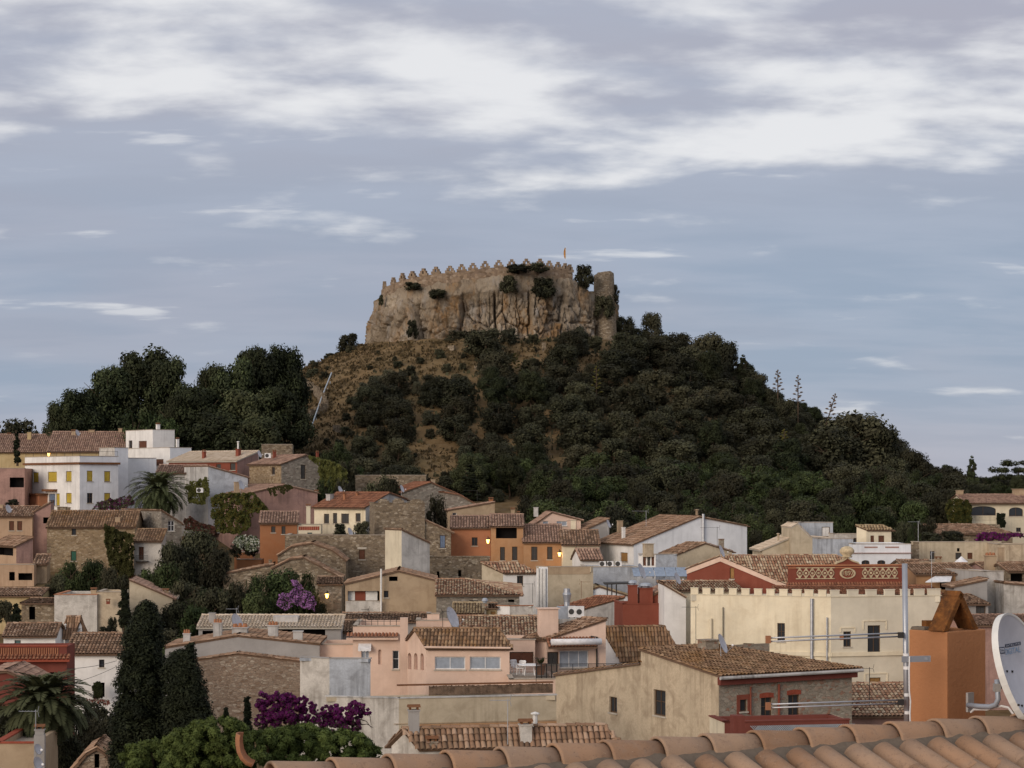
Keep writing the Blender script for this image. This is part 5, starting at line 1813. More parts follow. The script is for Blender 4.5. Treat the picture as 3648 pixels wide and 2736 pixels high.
hb_ = house('balustrade_house', 'bluish white house with three arched windows and a pierced parapet', cE, 525, 206, 1, 1098, 1213, dep=7, wall='white_blue', par=0.9, wins=[('R', 612, 1370, 692, 1425, 'ga'), ('R', 767, 1370, 847, 1425, 'ga'), ('R', 918, 1370, 1000, 1425, 'ga')])
mb_ = MB()
f_ = hb_['fR']
f_.box(mb_, -0.1, f_.L + 0.1, zz(cE, 1303, 206), zz(cE, 1296, 206), -0.18, -0.003)
for xa_, xb_ in ((640, 770), (845, 980)):
 f_.box(mb_, f_.u_of(ray(cE, xa_)), f_.u_of(ray(cE, xb_)), zz(cE, 1250, 206), zz(cE, 1236, 206), -0.03, -0.003)
build('cornice', mb_, 'pink_old', hb_['root'])
house('grey_house', 'grey rain-streaked wall left of the arched windows', cE, 192, 208, 1, 528, 1160, dep=4, wall='blue_grey', par=0.2)
house('long_house', 'long plain beige house with small dark windows below the villa', cE, 1180, 212, 2, 1990, 1192, xl=1100, al=60, wall='beige_plain', wallL='rubble', par=0.3,
  wins=[('R', 1285, 1282, 1331, 1362, 's:shutter_dark'), ('R', 1537, 1297, 1598, 1362, 's:shutter_dark'), ('R', 1552, 1252, 1579, 1286, 'o'), ('R', 1655, 1297, 1706, 1360, 's:shutter_brown')])
house('rubble_house', 'crumbling tan wall right of the long beige house', cE, 1960, 208, 2, 2850, 1215, dep=5, wall='beige', par=0.3)
hv = house('villa', 'cream villa with a wide arched balcony and stone balusters', cE, 1640, 256, 2, 2900, 806, dep=9, ry=728, roof=('L', G2(2.1)), wall='cream_pale', rm='roof_pink', ov=0.5,
   wins=[('R', 1685, 838, 1936, 932, 'ga'), ('R', 2064, 850, 2202, 938, 'ga'), ('R', 2135, 1050, 2182, 1092, 'g')], chim=[(1578, 685, 0.5, 1.3, 'tan', 'block'), (2160, 672, 0.5, 2.2, 'tan', 'block')])
mb_ = MB()
f_ = hv['fR']
ua_, ub_ = f_.u_of(ray(cE, 1680)), f_.u_of(ray(cE, 1940))
f_.box(mb_, ua_, ub_, zz(cE, 1015, 256), zz(cE, 980, 256), -1.2, -0.003)
f_.box(mb_, ua_, ub_, zz(cE, 938, 256), zz(cE, 930, 256), -1.2, -1.0)
build('balcony', mb_, 'cream_pale', hv['root'])
for i_ in range(18):
 mb_ = MB()
 u_ = ua_ + (ub_ - ua_) * (i_ + 0.5) / 18
 p_ = f_.p(u_, zz(cE, 979.8, 256), -1.1)
 hh_ = zz(cE, 938.2, 256) - p_[2]
 mb_.lathe(p_, [(0.09, 0), (0.05, hh_ * 0.15), (0.10, hh_ * 0.4), (0.05, hh_ * 0.8), (0.09, hh_)], 8)
 build('baluster', mb_, 'cream_pale', hv['root'], smooth=True)
house('stone_wall_house', 'low brown stone house with a hipped roof in front of the villa', cE, 1310, 243, 4, 2100, 1112, dep=5, ry=1022, roof=('L', [(0, 0), (1, 1.8)]), wall='rubble', rm='roof_brown', hip=(0, 2.0), base=CZ - 8)
house('tiled_house', 'brown tiled roofs crowded right of the red town house', cE, 1040, 198, 3, 1330, 1450, dep=6, ry=1375, roof=('L', G2(1.6)), wall='beige_plain', rm='roof_brown', chim=[(1232, 1390, 0.2, 1.2, 'tan', 'block'), (1262, 1378, 0.5, 0.8, 'rubble', 'block'), (1368, 1335, 0.8, 0.9, 'tan')])
ho_ = house('orange_house', 'orange house with white awning and blind right of the red town house', cE, 1150, 190, 2, 1745, 1505, dep=8, ry=1410, roof=('L', G2(2.4)), wall='orange', rm='roof_brown',
   wins=[('R', 1550, 1558, 1690, 1625, 's:shutter_white'), ('R', 1385, 1580, 1475, 1660, 'o')], chim=[(1880, 1300, 0.9, 1.6, 'tan', 'pot')])
mb_ = MB()
f_ = ho_['fR']
ua_, ub_ = f_.u_of(ray(cE, 1250)), f_.u_of(ray(cE, 1505))
mb_.hexa([f_.p(ua_ - 0.5, zz(cE, 1588, 189), -1.7), f_.p(ub_ - 0.6, zz(cE, 1582, 189), -1.7), f_.p(ub_, zz(cE, 1526, 190), -0.02), f_.p(ua_ + 0.9, zz(cE, 1526, 190), -0.02),
   f_.p(ua_ - 0.5, zz(cE, 1580, 189), -1.7), f_.p(ub_ - 0.6, zz(cE, 1576, 189), -1.7), f_.p(ub_, zz(cE, 1520, 190), -0.02), f_.p(ua_ + 0.9, zz(cE, 1520, 190), -0.02)])
build('awning', mb_, 'awning_white', ho_['root'])
house('stained_house', 'tall stained whitish blank wall behind the brick chimney hood', cJ, 1815, 186, 22, 2012, 238, dep=7, wall='white_old', wallL='grey', par=0.2)
house('stained_house', 'lower stained whitish wall with a bare branch at the right edge', cJ, 2012, 184, 6, 2750, 352, dep=5, roof=('R', [(0, 0), (1, -0.6)]), wall='white_old', rm='roof_brown', ov=0.05)
house('tiled_house', 'brown tiled house at the right edge above the stained walls', cJ, 2060, 193, 4, 2900, 235, dep=6, ry=165, roof=('L', G2(1.8)), wall='rubble', rm='roof_brown', wins=[('R', 2080, 260, 2200, 345, 'o')])
house('tiled_house', 'tiled house with a white sheet and chimney beyond the orange house', cE, 1830, 200, 4, 2900, 1455, dep=6, ry=1400, roof=('L', G2(2.2)), wall='pink_old', rm='roof_brown', chim=[(1918, 1330, 0.3, 0.5, 'grey_light', 'block'), (1985, 1250, 0.5, 0.9, 'tan', 'block')])
house('grey_wall_house', 'dark grey lean-to below the orange house with a tiled roof', cJ, 1525, 182, 3, 1850, 385, dep=3, roof=('R', [(0, 0), (1, 0.6)]), wall='grey', rm='roof_brown')
house('tiled_house', 'low brown roof just left of the stained wall', cJ, 1560, 176, 3, 1860, 560, dep=6, ry=470, roof=('L', [(0, 0), (1, 2.2)]), wall='grey', rm='roof_brown', wins=[('R', 1740, 575, 1835, 655, 's:shutter_dark')])
house('tiled_house', 'ruddy tiled roof between the chimney hood and the dish', cJ, 1700, 166, 3, 2900, 770, dep=8, ry=690, roof=('L', [(0, 0), (1, 1.4)]), wall='pink_old', rm='roof_pink')
# middle: beige tower, white house, ochre gable
hbt = house('duct_house', 'olive beige house with white flue ducts up its left side', cH, 1525, 199, 10, 1972, 332, xl=1412, al=45, wall='beige_plain', wallL='white_blue', par=0.5)
f_ = hbt['fL']
for x_ in (1445, 1478, 1508):
 u_ = f_.u_of(ray(cH, x_))
 q_ = f_.p(u_, 0, -0.2)
 pipe_on(hbt['root'], [(q_[0], q_[1], zz(cH, 740, q_[1])), (q_[0], q_[1], zz(cH, 345, q_[1]))], 0.15, 'plaster_white', 'flue_duct')
mb_ = MB()
f_ = hbt['fR']
f_.box(mb_, 0.0, f_.L - 0.3, zz(cH, 405, 199), hbt['zt'] - 0.02, -0.03, -0.003)
build('brick_band', mb_, 'tan', hbt['root'])
house('white_house', 'white house with one dark window under a tiled lean-to roof', cH, 1085, 206, 10, 1412, 388, xl=875, al=38, ry=292, roof=('L', [(0, 0), (1, 1.7)]), wall='white', wallL='beige_plain', rm='roof_mixed', wins=[('R', 1222, 418, 1283, 517, 'g')])
house('hipped_house', 'stone house under a broad tiled roof with two slit windows', cH, 428, 186, 1, 1245, 605, dep=8, ry=458, roof=('L', [(0, 0), (0.6, 2.6), (1, 1.4)]), wall='rubble_grey', rm='roof_mixed', hip=(0, 4.5), wins=[('R', 752, 660, 836, 685, 'o'), ('R', 1135, 652, 1196, 678, 'o')])
hg_ = house('gabled_house', 'tan gabled house with an open loggia and red door', cG, 1465, 193, 2, 2362, 498, dep=8, ry=372, roof=('R', [(0, 0), (0.58, 1.35), (1, 0.35)]), wall='tan', wallL='beige_plain', rm='roof_brown', ov=0.1,
   wins=[('R', 1490, 568, 1800, 664, 'o'), ('R', 1845, 566, 1891, 632, 'g'), ('R', 1897, 425, 1980, 470, 'o')])
mb_ = MB()
f_ = hg_['fR']
for xa_, xb_ in ((1490, 1558), (1665, 1780)):
 mb_ = MB()
 f_.box(mb_, f_.u_of(ray(cG, xa_)), f_.u_of(ray(cG, xb_)), zz(cG, 664, 193), zz(cG, 569, 193), 0.5, 0.6)
 build('loggia_wall', mb_, 'plaster_white', hg_['root'])
mb_ = MB()
f_.box(mb_, f_.u_of(ray(cG, 1560)), f_.u_of(ray(cG, 1663)), zz(cG, 664, 193), zz(cG, 569, 193), 0.52, 0.58)
build('door', mb_, 'red', hg_['root'])
mb_ = MB()
f_.box(mb_, 0.05, f_.u_of(ray(cG, 1815)), zz(cG, 800, 193), zz(cG, 668, 193), -0.35, -0.004)
build('balcony_parapet', mb_, 'white_old', hg_['root'])
u_ = f_.u_of(ray(cG, 1820))
q_ = f_.p(u_, 0, -0.5)
pipe_on(hg_['root'], [(q_[0], q_[1], zz(cG, 790, q_[1])), (q_[0], q_[1], zz(cG, 350, q_[1]))], 0.09, 'plaster_white', 'flue_pipe')
house('tiled_house', 'two low brown roofs behind the peach building\'s terrace', cG, 1425, 172, 1, 2285, 868, dep=3.5, ry=792, roof=('L', [(0, 0), (1, 1.9)]), wall='grey', rm='roof_brown')
house('tiled_house', 'brown roof strip beside the grey unfinished house', cG, 1422, 163, 1, 1640, 968, dep=3, ry=865, roof=('L', [(0, 0), (1, 1.9)]), wall='grey', rm='roof_brown')
house('small_house', 'low house with yellowish tiles below the slit-windowed stone house', cH, 600, 179, 1, 885, 786, dep=3, ry=690, roof=('L', [(0, 0), (1, 1.7)]), wall='tan', rm='roof_yellow', wins=[('R', 655, 800, 745, 830, 'o'), ('R', 765, 800, 850, 830, 'o')])
house('white_cabin', 'small white stained cube with a tile edge among the roofs', cH, 1150, 180, 14, 1378, 718, xl=1020, al=30, wall='white_old', wallL='white', par=0.1, cop='terracotta')
house('small_house', 'narrow yellow doorway house left of the white stained cube', cH, 925, 180.5, 2, 1020, 735, dep=3, ry=705, roof=('L', [(0, 0), (1, 0.9)]), wall='yellow_ochre', rm='roof_brown', wins=[('R', 962, 770, 1010, 830, 's:shutter_wood')], chim=[(905, 660, 0.0, 0.9, 'rubble_brick', 'cowl')])
house('grey_gable_house', 'grey white gable with black streaks beside the steel cowl', cH, 1905, 190, 10, 2275, 738, xl=1640, al=28, ry=632, roof=('R', [(0, 0), (1, 1.6)]), wall='grey_light', wallL='grey_light', rm='roof_red')
house('tiled_house', 'tan roofed house with a low gable behind the steel cowl', cH, 1780, 200, 3, 2330, 620, dep=6, ry=525, roof=('R', [(0, 0), (0.45, 1.4), (1, 0)]), wall='white_blue', rm='roof_yellow')
# unfinished grey house
hg2 = house('grey_house', 'grey unfinished house with a cream tiled roof and wide dark openings', cG, 20, 161, 0, 1421, 922, dep=2.6, ry=814, roof=('L', [(0, 0), (1, 1.55)]), wall='grey', rm='roof_cream', ov=0.3,
   wins=[('R', 58, 960, 168, 1010, 'o'), ('R', 640, 957, 713, 1045, 'o'), ('R', 796, 945, 1268, 1090, 'o')], chim=[(155, 790, 0.3, 0.75, 'grey', 'block')])
mb_ = MB()
q_ = [hg2['fR'].p(hg2['fR'].u_of(ray(cG, x_)), 0, w_) for x_, w_ in ((740, 0.9), (985, 0.9), (985, 2.3), (740, 2.3))]
mb_.hexa([(k_[0], k_[1], zz(cG, 890, 162)) for k_ in q_] + [(k_[0], k_[1], zz(cG, 806, 163.5)) for k_ in q_])
build('roof_box', mb_, 'grey_light', hg2['root'])
hgg = house('grey_gable_house', 'smooth grey rendered gable in front of the cream tiled roof', cG, -310, 151, 1, 1212, 1125, dep=7, ry=1010, roof=('R', [(0, 0), (0.47, 1.35), (1, 0.35)]), wall='grey', rm='roof_brown', ov=0.05, verge=0.05, cat='house',
   chim=[(210, 850, 0.2, 1.0, 'grey_light', 'pot'), (430, 895, 0.3, 1.8, 'grey_light', 'pot'), (755, 875, 0.25, 1.15, 'grey_light', 'pot'), (1000, 968, 0.12, 1.1, 'grey_light', 'block'), (-95 + 0, 955, 0.2, 0.8, 'grey_light', 'pot')])
house('stone_gable_house', 'low brown rubble stone gable beneath the smooth grey gable', cG, -150, 149.6, 1, 1025, 1275, dep=1.3, ry=1190, roof=('R', [(0, 0), (0.47, 0.42), (1, 0.05)]), wall='rubble_fine', rm='roof_brown', ov=0.01, verge=0.01)
house('pink_wall_house', 'low pink wall between the grey gable and the peach building', cG, 1200, 152, 1, 1560, 1098, dep=5, wall='pink', par=0.3)
# left middle
house('ochre_house', 'ochre walled house with a long brown roof at the left edge, mid height', cF, -450, 206, 2, 402, 615, dep=7, ry=545, roof=('L', G2(1.9)), wall='yellow_ochre', rm='roof_brown')
house('stone_house', 'shadowy stone house with a dark doorway behind a small cypress', cF, 212, 199, 2, 540, 690, dep=5, ry=650, roof=('L', [(0, 0), (1, 0.7)]), wall='rubble', rm='roof_brown', wins=[('R', 286, 722, 346, 850, 'o')])
house('stained_house', 'blank whitish house wall with rusty stains above the white roofs', cF, 535, 191, 2, 955, 606, dep=7, wall='white_old', par=0.3, chim=[(925, 535, 0.5, 0.8, 'tan')], cop='salmon')
house('stained_house', 'lower grey part of the stained wall with a steep outside stair', cF, 950, 191.5, 3, 1200, 580, dep=5, wall='beige', par=0.3, chim=[(1065, 650, -0.15, 0.5, 'red')])
house('tiled_house', 'brown sloping roof behind the tall cypress', cF, 1275, 201, 6, 1700, 640, dep=7, roof=('R', [(0, 1.8), (1, 0)]), wall='beige_plain', rm='roof_pink', chim=[(1632, 545, 0.2, 0.9, 'tan')])
house('tiled_house', 'cream tiled corner roof behind the tall cypress', cF, 1510, 203, 3, 1745, 632, dep=5, roof=('L', [(0, 0), (1, 0.8)]), wall='tan', rm='roof_cream')
house('white_house', 'white house with a teal shutter under a brown roof at the left', cF, 35, 161, 6, 545, 1012, dep=6, ry=895, roof=('L', G2(1.6)), wall='white', rm='roof_brown', wins=[('R', 143, 1053, 204, 1105, 's:shutter_teal')])
house('turret_house', 'tiny white roof turret with a dark opening and tiled cap', cF, 752, 166, 25, 808, 928, xl=640, al=20, roof=('R', [(0, 0), (0.6, 0.8), (1, 0.4)]), wall='white', wallL='white', rm='roof_brown', wins=[('R', 760, 935, 797, 1015, 'o')], chim=[(645, 890, 0.9, 0.22, 'plaster_white', 'pipe')])
hwl = house('white_house', 'white house with a leafy doorway under grey brown tiles behind the cypress', cF, 655, 151, 2, 1320, 1178, dep=7, ry=992, roof=('L', G2(2.0)), wall='white', rm='roof_brown', wins=[('R', 975, 1243, 1028, 1322, 'g'), ('R', 918, 1470, 1030, 1615, 'o')])
hrd = house('red_house', 'brick red house with a pierced red parapet at the lower left', cF, -450, 136, 2, 658, 1118, dep=3, wall='red_dull', par=0.35, cop='brick_red', wins=[('R', 488, 1368, 556, 1425, 'o')])
f_ = hrd['fR']
ti_ = Tiles()
za_ = zz(cF, 1245, 136)
e0_, e1_ = np.array(f_.p(0, za_, -0.5)), np.array(f_.p(f_.L + 0.25, za_, -0.5))
u0_, u1_ = np.array(f_.p(0, za_ + 0.3, 0)), np.array(f_.p(f_.L + 0.25, za_ + 0.3, 0))
ti_.plane(e0_, e1_, u1_, u0_, 0.24, 0.3, 5)
mb_ = MB()
mb_.hexa([e0_ - np.array((0, 0, 0.12)), e1_ - np.array((0, 0, 0.12)), u1_ - np.array((0, 0, 0.3)), u0_ - np.array((0, 0, 0.3)), e0_ - np.array((0, 0, 0.02)), e1_ - np.array((0, 0, 0.02)), u1_ - np.array((0, 0, 0.02)), u0_ - np.array((0, 0, 0.02))])
co_ = build('cornice', mb_, 'brick_red', hrd['root'])
ti_.obj('roof_red', co_)
mb_ = MB()
za_, zb_ = zz(cF, 1195, 136), zz(cF, 1130, 136)
n_ = 44
for i_ in range(n_):
 u_ = f_.L * (0.06 + 0.86 * i_ / (n_ - 1))
 f_.box(mb_, u_ - 0.035, u_ + 0.035, za_, zb_, -0.05, -0.004)
build('parapet_bars', mb_, 'terracotta', hrd['root'])['kind'] = 'stuff'
house('tiled_house', 'rounded pale pink tiled roof at the lower left edge', cF, -40, 114, 3, 345, 1495, dep=5, ry=1360, roof=('R', [(0, 1.5), (0.28, 1.6), (0.6, 1.0), (1, 0)]), wall='red_dull', rm='roof_pink')
house('tan_house', 'plain tan wall with a red edge at the bottom left corner', cK, -60, 100, 2, 345, 1418, dep=6, wall='tan', par=0.3, cop='brick_red')
house('stone_house', 'small stone gable with a slit window under the lower palm', cK, 780, 98, 6, 1095, 1600, dep=4, ry=1462, roof=('R', [(0, 0), (0.2, 0.6), (0.55, 1.1), (0.85, 0.6), (1, 0)]), wall='rubble_fine', rm='roof_brown', wins=[('R', 930, 1520, 978, 1660, 'o')])
# peach building
hpl = house('peach_building', 'left wing of the peach building with a parapet and tiled string course', cG, 1540, 149, 1, 2030, 917, dep=7, wall='pink', par=0.9,
   wins=[('R', 1622, 1142, 1702, 1245, 'wc:2'), ('R', 1790, 1145, 1823, 1292, 'a:pink'), ('R', 1932, 1155, 1993, 1338, 'w:1')])
f_ = hpl['fR']
mb_ = MB()
zc_ = zz(cG, 1045, 149)
f_.box(mb_, -0.45, f_.L - 0.3, zc_, zc_ + 0.14, -0.45, -0.003)
co_ = build('cornice', mb_, 'pink', hpl['root'])
ti_ = Tiles()
ti_.plane(f_.p(-0.45, zc_ + 0.16, -0.5), f_.p(f_.L - 0.3, zc_ + 0.16, -0.5), f_.p(f_.L - 0.3, zc_ + 0.42, -0.01), f_.p(-0.45, zc_ + 0.42, -0.01), 0.24, 0.4, 5)
ti_.obj('roof_red', co_)
mb_ = MB()
ua_, ub_ = f_.u_of(ray(cG, 1595)), f_.u_of(ray(cG, 1722))
za_ = zz(cG, 1085, 149)
mb_.hexa([f_.p(ua_, za_ - 0.36, -0.45), f_.p(ub_, za_ - 0.36, -0.45), f_.p(ub_, za_ - 0.1, -0.01), f_.p(ua_, za_ - 0.1, -0.01), f_.p(ua_, za_ - 0.32, -0.45), f_.p(ub_, za_ - 0.32, -0.45), f_.p(ub_, za_, -0.01), f_.p(ua_, za_, -0.01)])
for i_ in range(8):
 u_ = ua_ + (ub_ - ua_) * i_ / 8
 mb_.hexa([f_.p(u_, za_ - 0.5 - 0.05 * (i_ % 2), -0.46), f_.p(u_ + (ub_ - ua_) / 8, za_ - 0.5 - 0.05 * (1 - i_ % 2), -0.46), f_.p(u_ + (ub_ - ua_) / 8, za_ - 0.5, -0.45), f_.p(u_, za_ - 0.5, -0.45),
    f_.p(u_, za_ - 0.325, -0.46), f_.p(u_ + (ub_ - ua_) / 8, za_ - 0.325, -0.46), f_.p(u_ + (ub_ - ua_) / 8, za_ - 0.325, -0.45), f_.p(u_, za_ - 0.325, -0.45)])
build('awning', mb_, 'awning_white', hpl['root'])
mb_ = MB()                                         # tall chimney stack on the front
q_ = pt(cG, 2040, 1530, 147)
mb_.box((q_[0], q_[1] + 0.6, BASE + 1), (0.56, 0.7, zz(cG, 836, 147) - BASE - 1), (1, 0.05))
build('chimney_stack', mb_, 'pink', hpl['root'])
mb_ = MB()                                         # roof terrace rail
za_ = hpl['zt'] + 0.07
for i_ in range(9):
 u_ = f_.L * i_ / 8
 mb_.tube([f_.p(u_, za_, 0.15), f_.p(u_, za_ + 0.62, 0.15)], 0.02, 5)
for k_ in (0.3, 0.6):
 mb_.tube([f_.p(0, za_ + k_, 0.15), f_.p(f_.L, za_ + k_, 0.15)], 0.018, 5)
build('railing', mb_, 'iron', hpl['root'])
hpr = house('peach_building', 'gabled peach house with three arched slits and two wide white windows', cH, 328, 144.5, -3, 1148, 1115, xl=118, al=62, ry=945, roof=('L', G2(1.55)), wall='pink', wallL='pink', rm='roof_lichen', ov=0.3,
   wins=[('R', 412, 1215, 712, 1340, 'wc:2'), ('R', 757, 1215, 1060, 1340, 'wc:2'), ('L', 145, 1178, 181, 1340, 'a:pink_old'), ('L', 206, 1180, 242, 1342, 'a:pink_old'), ('L', 269, 1182, 304, 1348, 'a:pink_old')])  # niche backs darker than the wall, recess shade put into the colour
f_ = hpr['fR']
pipe_on(hpr['root'], [f_.p(-0.1, hpr['zt'] - 0.02, -0.42), f_.p(f_.L + 0.1, hpr['zt'] - 0.05, -0.42)], 0.075, 'pink', 'gutter')
house('peach_building', 'stepped peach roof parapet behind the gabled peach house', cH, 228, 158, 1, 578, 862, dep=3, wall='pink', par=0.2)
house('peach_building', 'top step of the peach roof parapet with two poles', cH, 335, 158.6, 1, 455, 795, dep=1.6, wall='pink', par=0.1)
house('peach_building', 'peach rear wing with a dark red wall panel behind the terrace', cH, 1010, 151, 2, 1400, 1052, dep=5, wall='pink', par=0.2, wins=[('R', 1145, 1168, 1384, 1280, 's:shutter_brown')])
house('tiled_house', 'wide mottled tiled roof behind the peach building', cH, 570, 166, 1, 1440, 1038, dep=5.5, ry=822, roof=('L', [(0, 0), (1, 2.3)]), wall='pink', rm='roof_mixed')
hpt = house('peach_building', 'right wing of the peach building with a terrace and white awning case', cH, 1513, 151.5, 10, 2096, 1042, xl=1300, al=42, ry=850, roof=('R', [(0, 0), (1, 3.0)]), wall='pink', wallL='pink', rm='roof_brown', ov=0.3,
   wins=[('R', 1640, 1155, 1926, 1325, 'wc:3'), ('R', 1518, 1168, 1632, 1290, 's:shutter_dark')], chim=[(1525, 742, 0.5, 2.2, 'pink', 'block')])
f_ = hpt['fR']
ti_ = Tiles()
ua_, ub_ = f_.u_of(ray(cH, 1505)), f_.u_of(ray(cH, 1985))
za_ = zz(cH, 1128, 150.5)
mb_ = MB()
mb_.hexa([f_.p(ua_, za_ - 0.1, -1.1), f_.p(ub_, za_ - 0.1, -1.1), f_.p(ub_, za_ + 0.5, -0.01), f_.p(ua_, za_ + 0.5, -0.01), f_.p(ua_, za_, -1.1), f_.p(ub_, za_, -1.1), f_.p(ub_, za_ + 0.62, -0.01), f_.p(ua_, za_ + 0.62, -0.01)])
po_ = build('porch_roof', mb_, 'roof_under', hpt['root'])
ti_.plane(f_.p(ua_, za_ + 0.02, -1.1), f_.p(ub_, za_ + 0.02, -1.1), f_.p(ub_, za_ + 0.64, -0.02), f_.p(ua_, za_ + 0.64, -0.02), 0.24, 0.42, 5)
ti_.obj('roof_red', po_)
mb_ = MB()
mb_.tube([f_.p(ua_ + 0.2, zz(cH, 1075, 150.3), -1.0), f_.p(ub_ + 0.3, zz(cH, 1068, 151), -1.0)], 0.24, 10)
build('awning_case', mb_, 'awning_white', hpt['root'], smooth=True)
pipe_on(hpt['root'], [f_.p(ub_ + 0.15, zz(cH, 1390, 151), -0.12), f_.p(ub_ + 0.15, zz(cH, 1030, 151), -0.12), f_.p(ub_ - 0.3, zz(cH, 1026, 151), -0.12)], 0.06, 'iron', 'downpipe')
hte = house('peach_terrace', 'peach terrace parapet with iron railing in front of the glass doors', cH, 1150, 141, 3, 1612, 1440, dep=7, wall='pink', par=0.15)
f_ = hte['fR']
mb_ = MB()
n_ = 40
za_ = hte['zt'] + 0.07
ua_ = f_.u_of(ray(cH, 1415))
for i_ in range(n_ + 1):
 u_ = ua_ + (f_.L - ua_) * i_ / n_
 mb_.tube([f_.p(u_, za_, 0.12), f_.p(u_, za_ + 1.0, 0.12)], 0.012 if i_ % 10 else 0.03, 4)
for k_ in (0.1, 1.0):
 mb_.tube([f_.p(ua_, za_ + k_, 0.12), f_.p(f_.L, za_ + k_, 0.12)], 0.018, 4)
build('railing', mb_, 'iron', hte['root'])
hte2 = house('peach_terrace', 'peach terrace wall with railing right of the glass doors', cH, 1620, 146, 4, 2230, 1415, dep=4, wall='pink', par=0.15)
f_ = hte2['fR']
mb_ = MB()
za_ = hte2['zt'] + 0.07
for i_ in range(57):
 u_ = f_.L * i_ / 56
 mb_.tube([f_.p(u_, za_, 0.12), f_.p(u_, za_ + 0.85, 0.12)], 0.012 if i_ % 14 else 0.03, 4)
mb_.tube([f_.p(0, za_ + 0.85, 0.12), f_.p(f_.L, za_ + 0.85, 0.12)], 0.018, 4)
build('railing', mb_, 'iron', hte2['root'])
house('white_house', 'white house corner with dark lichened tiles below the red wing', cI, 290, 158, 10, 892, 1070, xl=120, al=30, ry=792, roof=('L', [(0, 0), (1, 2.9)]), wall='white', rm='roof_lichen')
# white box and strip building
house('concrete_box', 'square roof house, cream on one side and blue grey on the other', cL, 1310, 136, -5, 1714, 305, xl=1020, al=24, wall='blue_grey', wallL='white_old', par=0.2, cop='grey')
hst = house('strip_building', 'long low beige building with a white end wall and a slatted roof fence', cM, 58, 117, 12, 1610, 700, xl=-660, al=14, wall='beige_plain', wallL='white_old', par=0.25, cop='grey_light')
f_ = hst['fR']
ua_, ub_ = f_.u_of(ray(cM, 372)), f_.u_of(ray(cM, 1600))
mb_ = MB()
n_ = 90
za_, zb_ = hst['zt'] + 0.08, hst['zt'] + 0.62
for i_ in range(n_):
 u_ = ua_ + (ub_ - ua_) * i_ / n_
 f_.box(mb_, u_, u_ + (ub_ - ua_) / n_ * 0.86, za_, zb_ + random.uniform(-0.03, 0.03), 0.62, 0.66)
build('slat_fence', mb_, 'wood_old', hst['root'])['kind'] = 'stuff'
mb_ = MB()
f_.box(mb_, 0.0, ub_, zb_ + 0.05, zb_ + 0.13, 0.5, 0.8)
build('fence_rail', mb_, 'rust', hst['root'])
mb_ = MB()
f_.box(mb_, -0.3, f_.L, zz(cM, 912, 119), zz(cM, 905, 119), -0.04, -0.003)
build('string_course', mb_, 'tan', hst['root'])
mb_ = MB()
f_.box(mb_, f_.u_of(ray(cM, 240)), f_.L, hst['zb'], zz(cM, 918, 119), -0.05, -0.004)
build('orange_base', mb_, 'orange', hst['root'])
ac_unit('air conditioner with a round fan under the peach building', pt(cL, 1830, 1650, 126), 0.75, 0.7, 0)
# front small house
house('front_house', 'small whitish gabled house with a long mottled roof behind the near ridge', cM, 250, 92, 9, 2190, 1165, xl=-15, al=38, ry=1008, roof=('L', G2(1.25)), wall='white_old', wallL='white_old', rm='roof_brown', ov=0.25,
  chim=[(205, 760, 0.5, 0.75, 'grey', 'cap'), (1305, 900, 0.15, 0.85, 'white_old', 'cap'), (383, 1075, 0.1, 0.75, 'rubble_brick', 'cap'), (1400, 828, 0.9, 0.35, 'plaster_white', 'pipe')])
# beige house
hbe = house('beige_house', 'big mottled beige house with a lichened roof and red gutter', cN, 1275, 118, 30, 2585, 470, xl=505, ry=212, roof=('L', [(0, 0), (1, 2.15)]), wall='rubble_brick', wallL='beige', rm='roof_lichen', ov=0.45, hip=(0, 4.0),
   wins=[('L', 633, 614, 749, 868, 'g'), ('R', 1482, 690, 1552, 826, 'g'), ('R', 1690, 674, 1800, 905, 'g'), ('R', 1958, 662, 2070, 900, 'g')], chim=[(1170, 125, 0.85, 1.6, 'rubble_brick', 'block')])
f_ = hbe['fR']
mb_ = MB()
f_.box(mb_, -0.1, f_.L + 0.2, hbe['zt'] - 0.55, hbe['zt'] - 0.12, -0.3, -0.004)
build('red_eave', mb_, 'red_dull', hbe['root'])
mb_ = MB()
ua_, ub_, uc_, ud_ = (f_.u_of(ray(cN, x_)) for x_ in (1450, 1480, 1556, 1590))
z0_, z1_, z2_ = zz(cN, 835, 120), zz(cN, 688, 120), zz(cN, 640, 120)
f_.box(mb_, ua_, ub_, z0_, z2_, -0.04, -0.003)
f_.box(mb_, uc_, ud_, z0_, z2_, -0.04, -0.003)
f_.box(mb_, ub_ + 0.002, uc_ - 0.002, z1_, z2_, -0.04, -0.003)
build('window_surround', mb_, 'red', hbe['root'])
pipe_on(hbe['root'], [f_.p(-0.3, hbe['zt'] - 0.12, -0.55), f_.p(f_.L + 0.4, hbe['zt'] - 0.12, -0.55)], 0.10, 'grey_light', 'gutter')
u_ = f_.u_of(ray(cN, 1857))
pipe_on(hbe['root'], [f_.p(u_, zz(cN, 920, 121), -0.1), f_.p(u_, zz(cN, 540, 121), -0.1)], 0.075, 'red', 'downpipe')
u_ = f_.u_of(ray(cN, 1578))
pipe_on(hbe['root'], [f_.p(u_, zz(cN, 840, 120), -0.1), f_.p(u_, zz(cN, 565, 120), -0.1)], 0.05, 'red', 'downpipe')
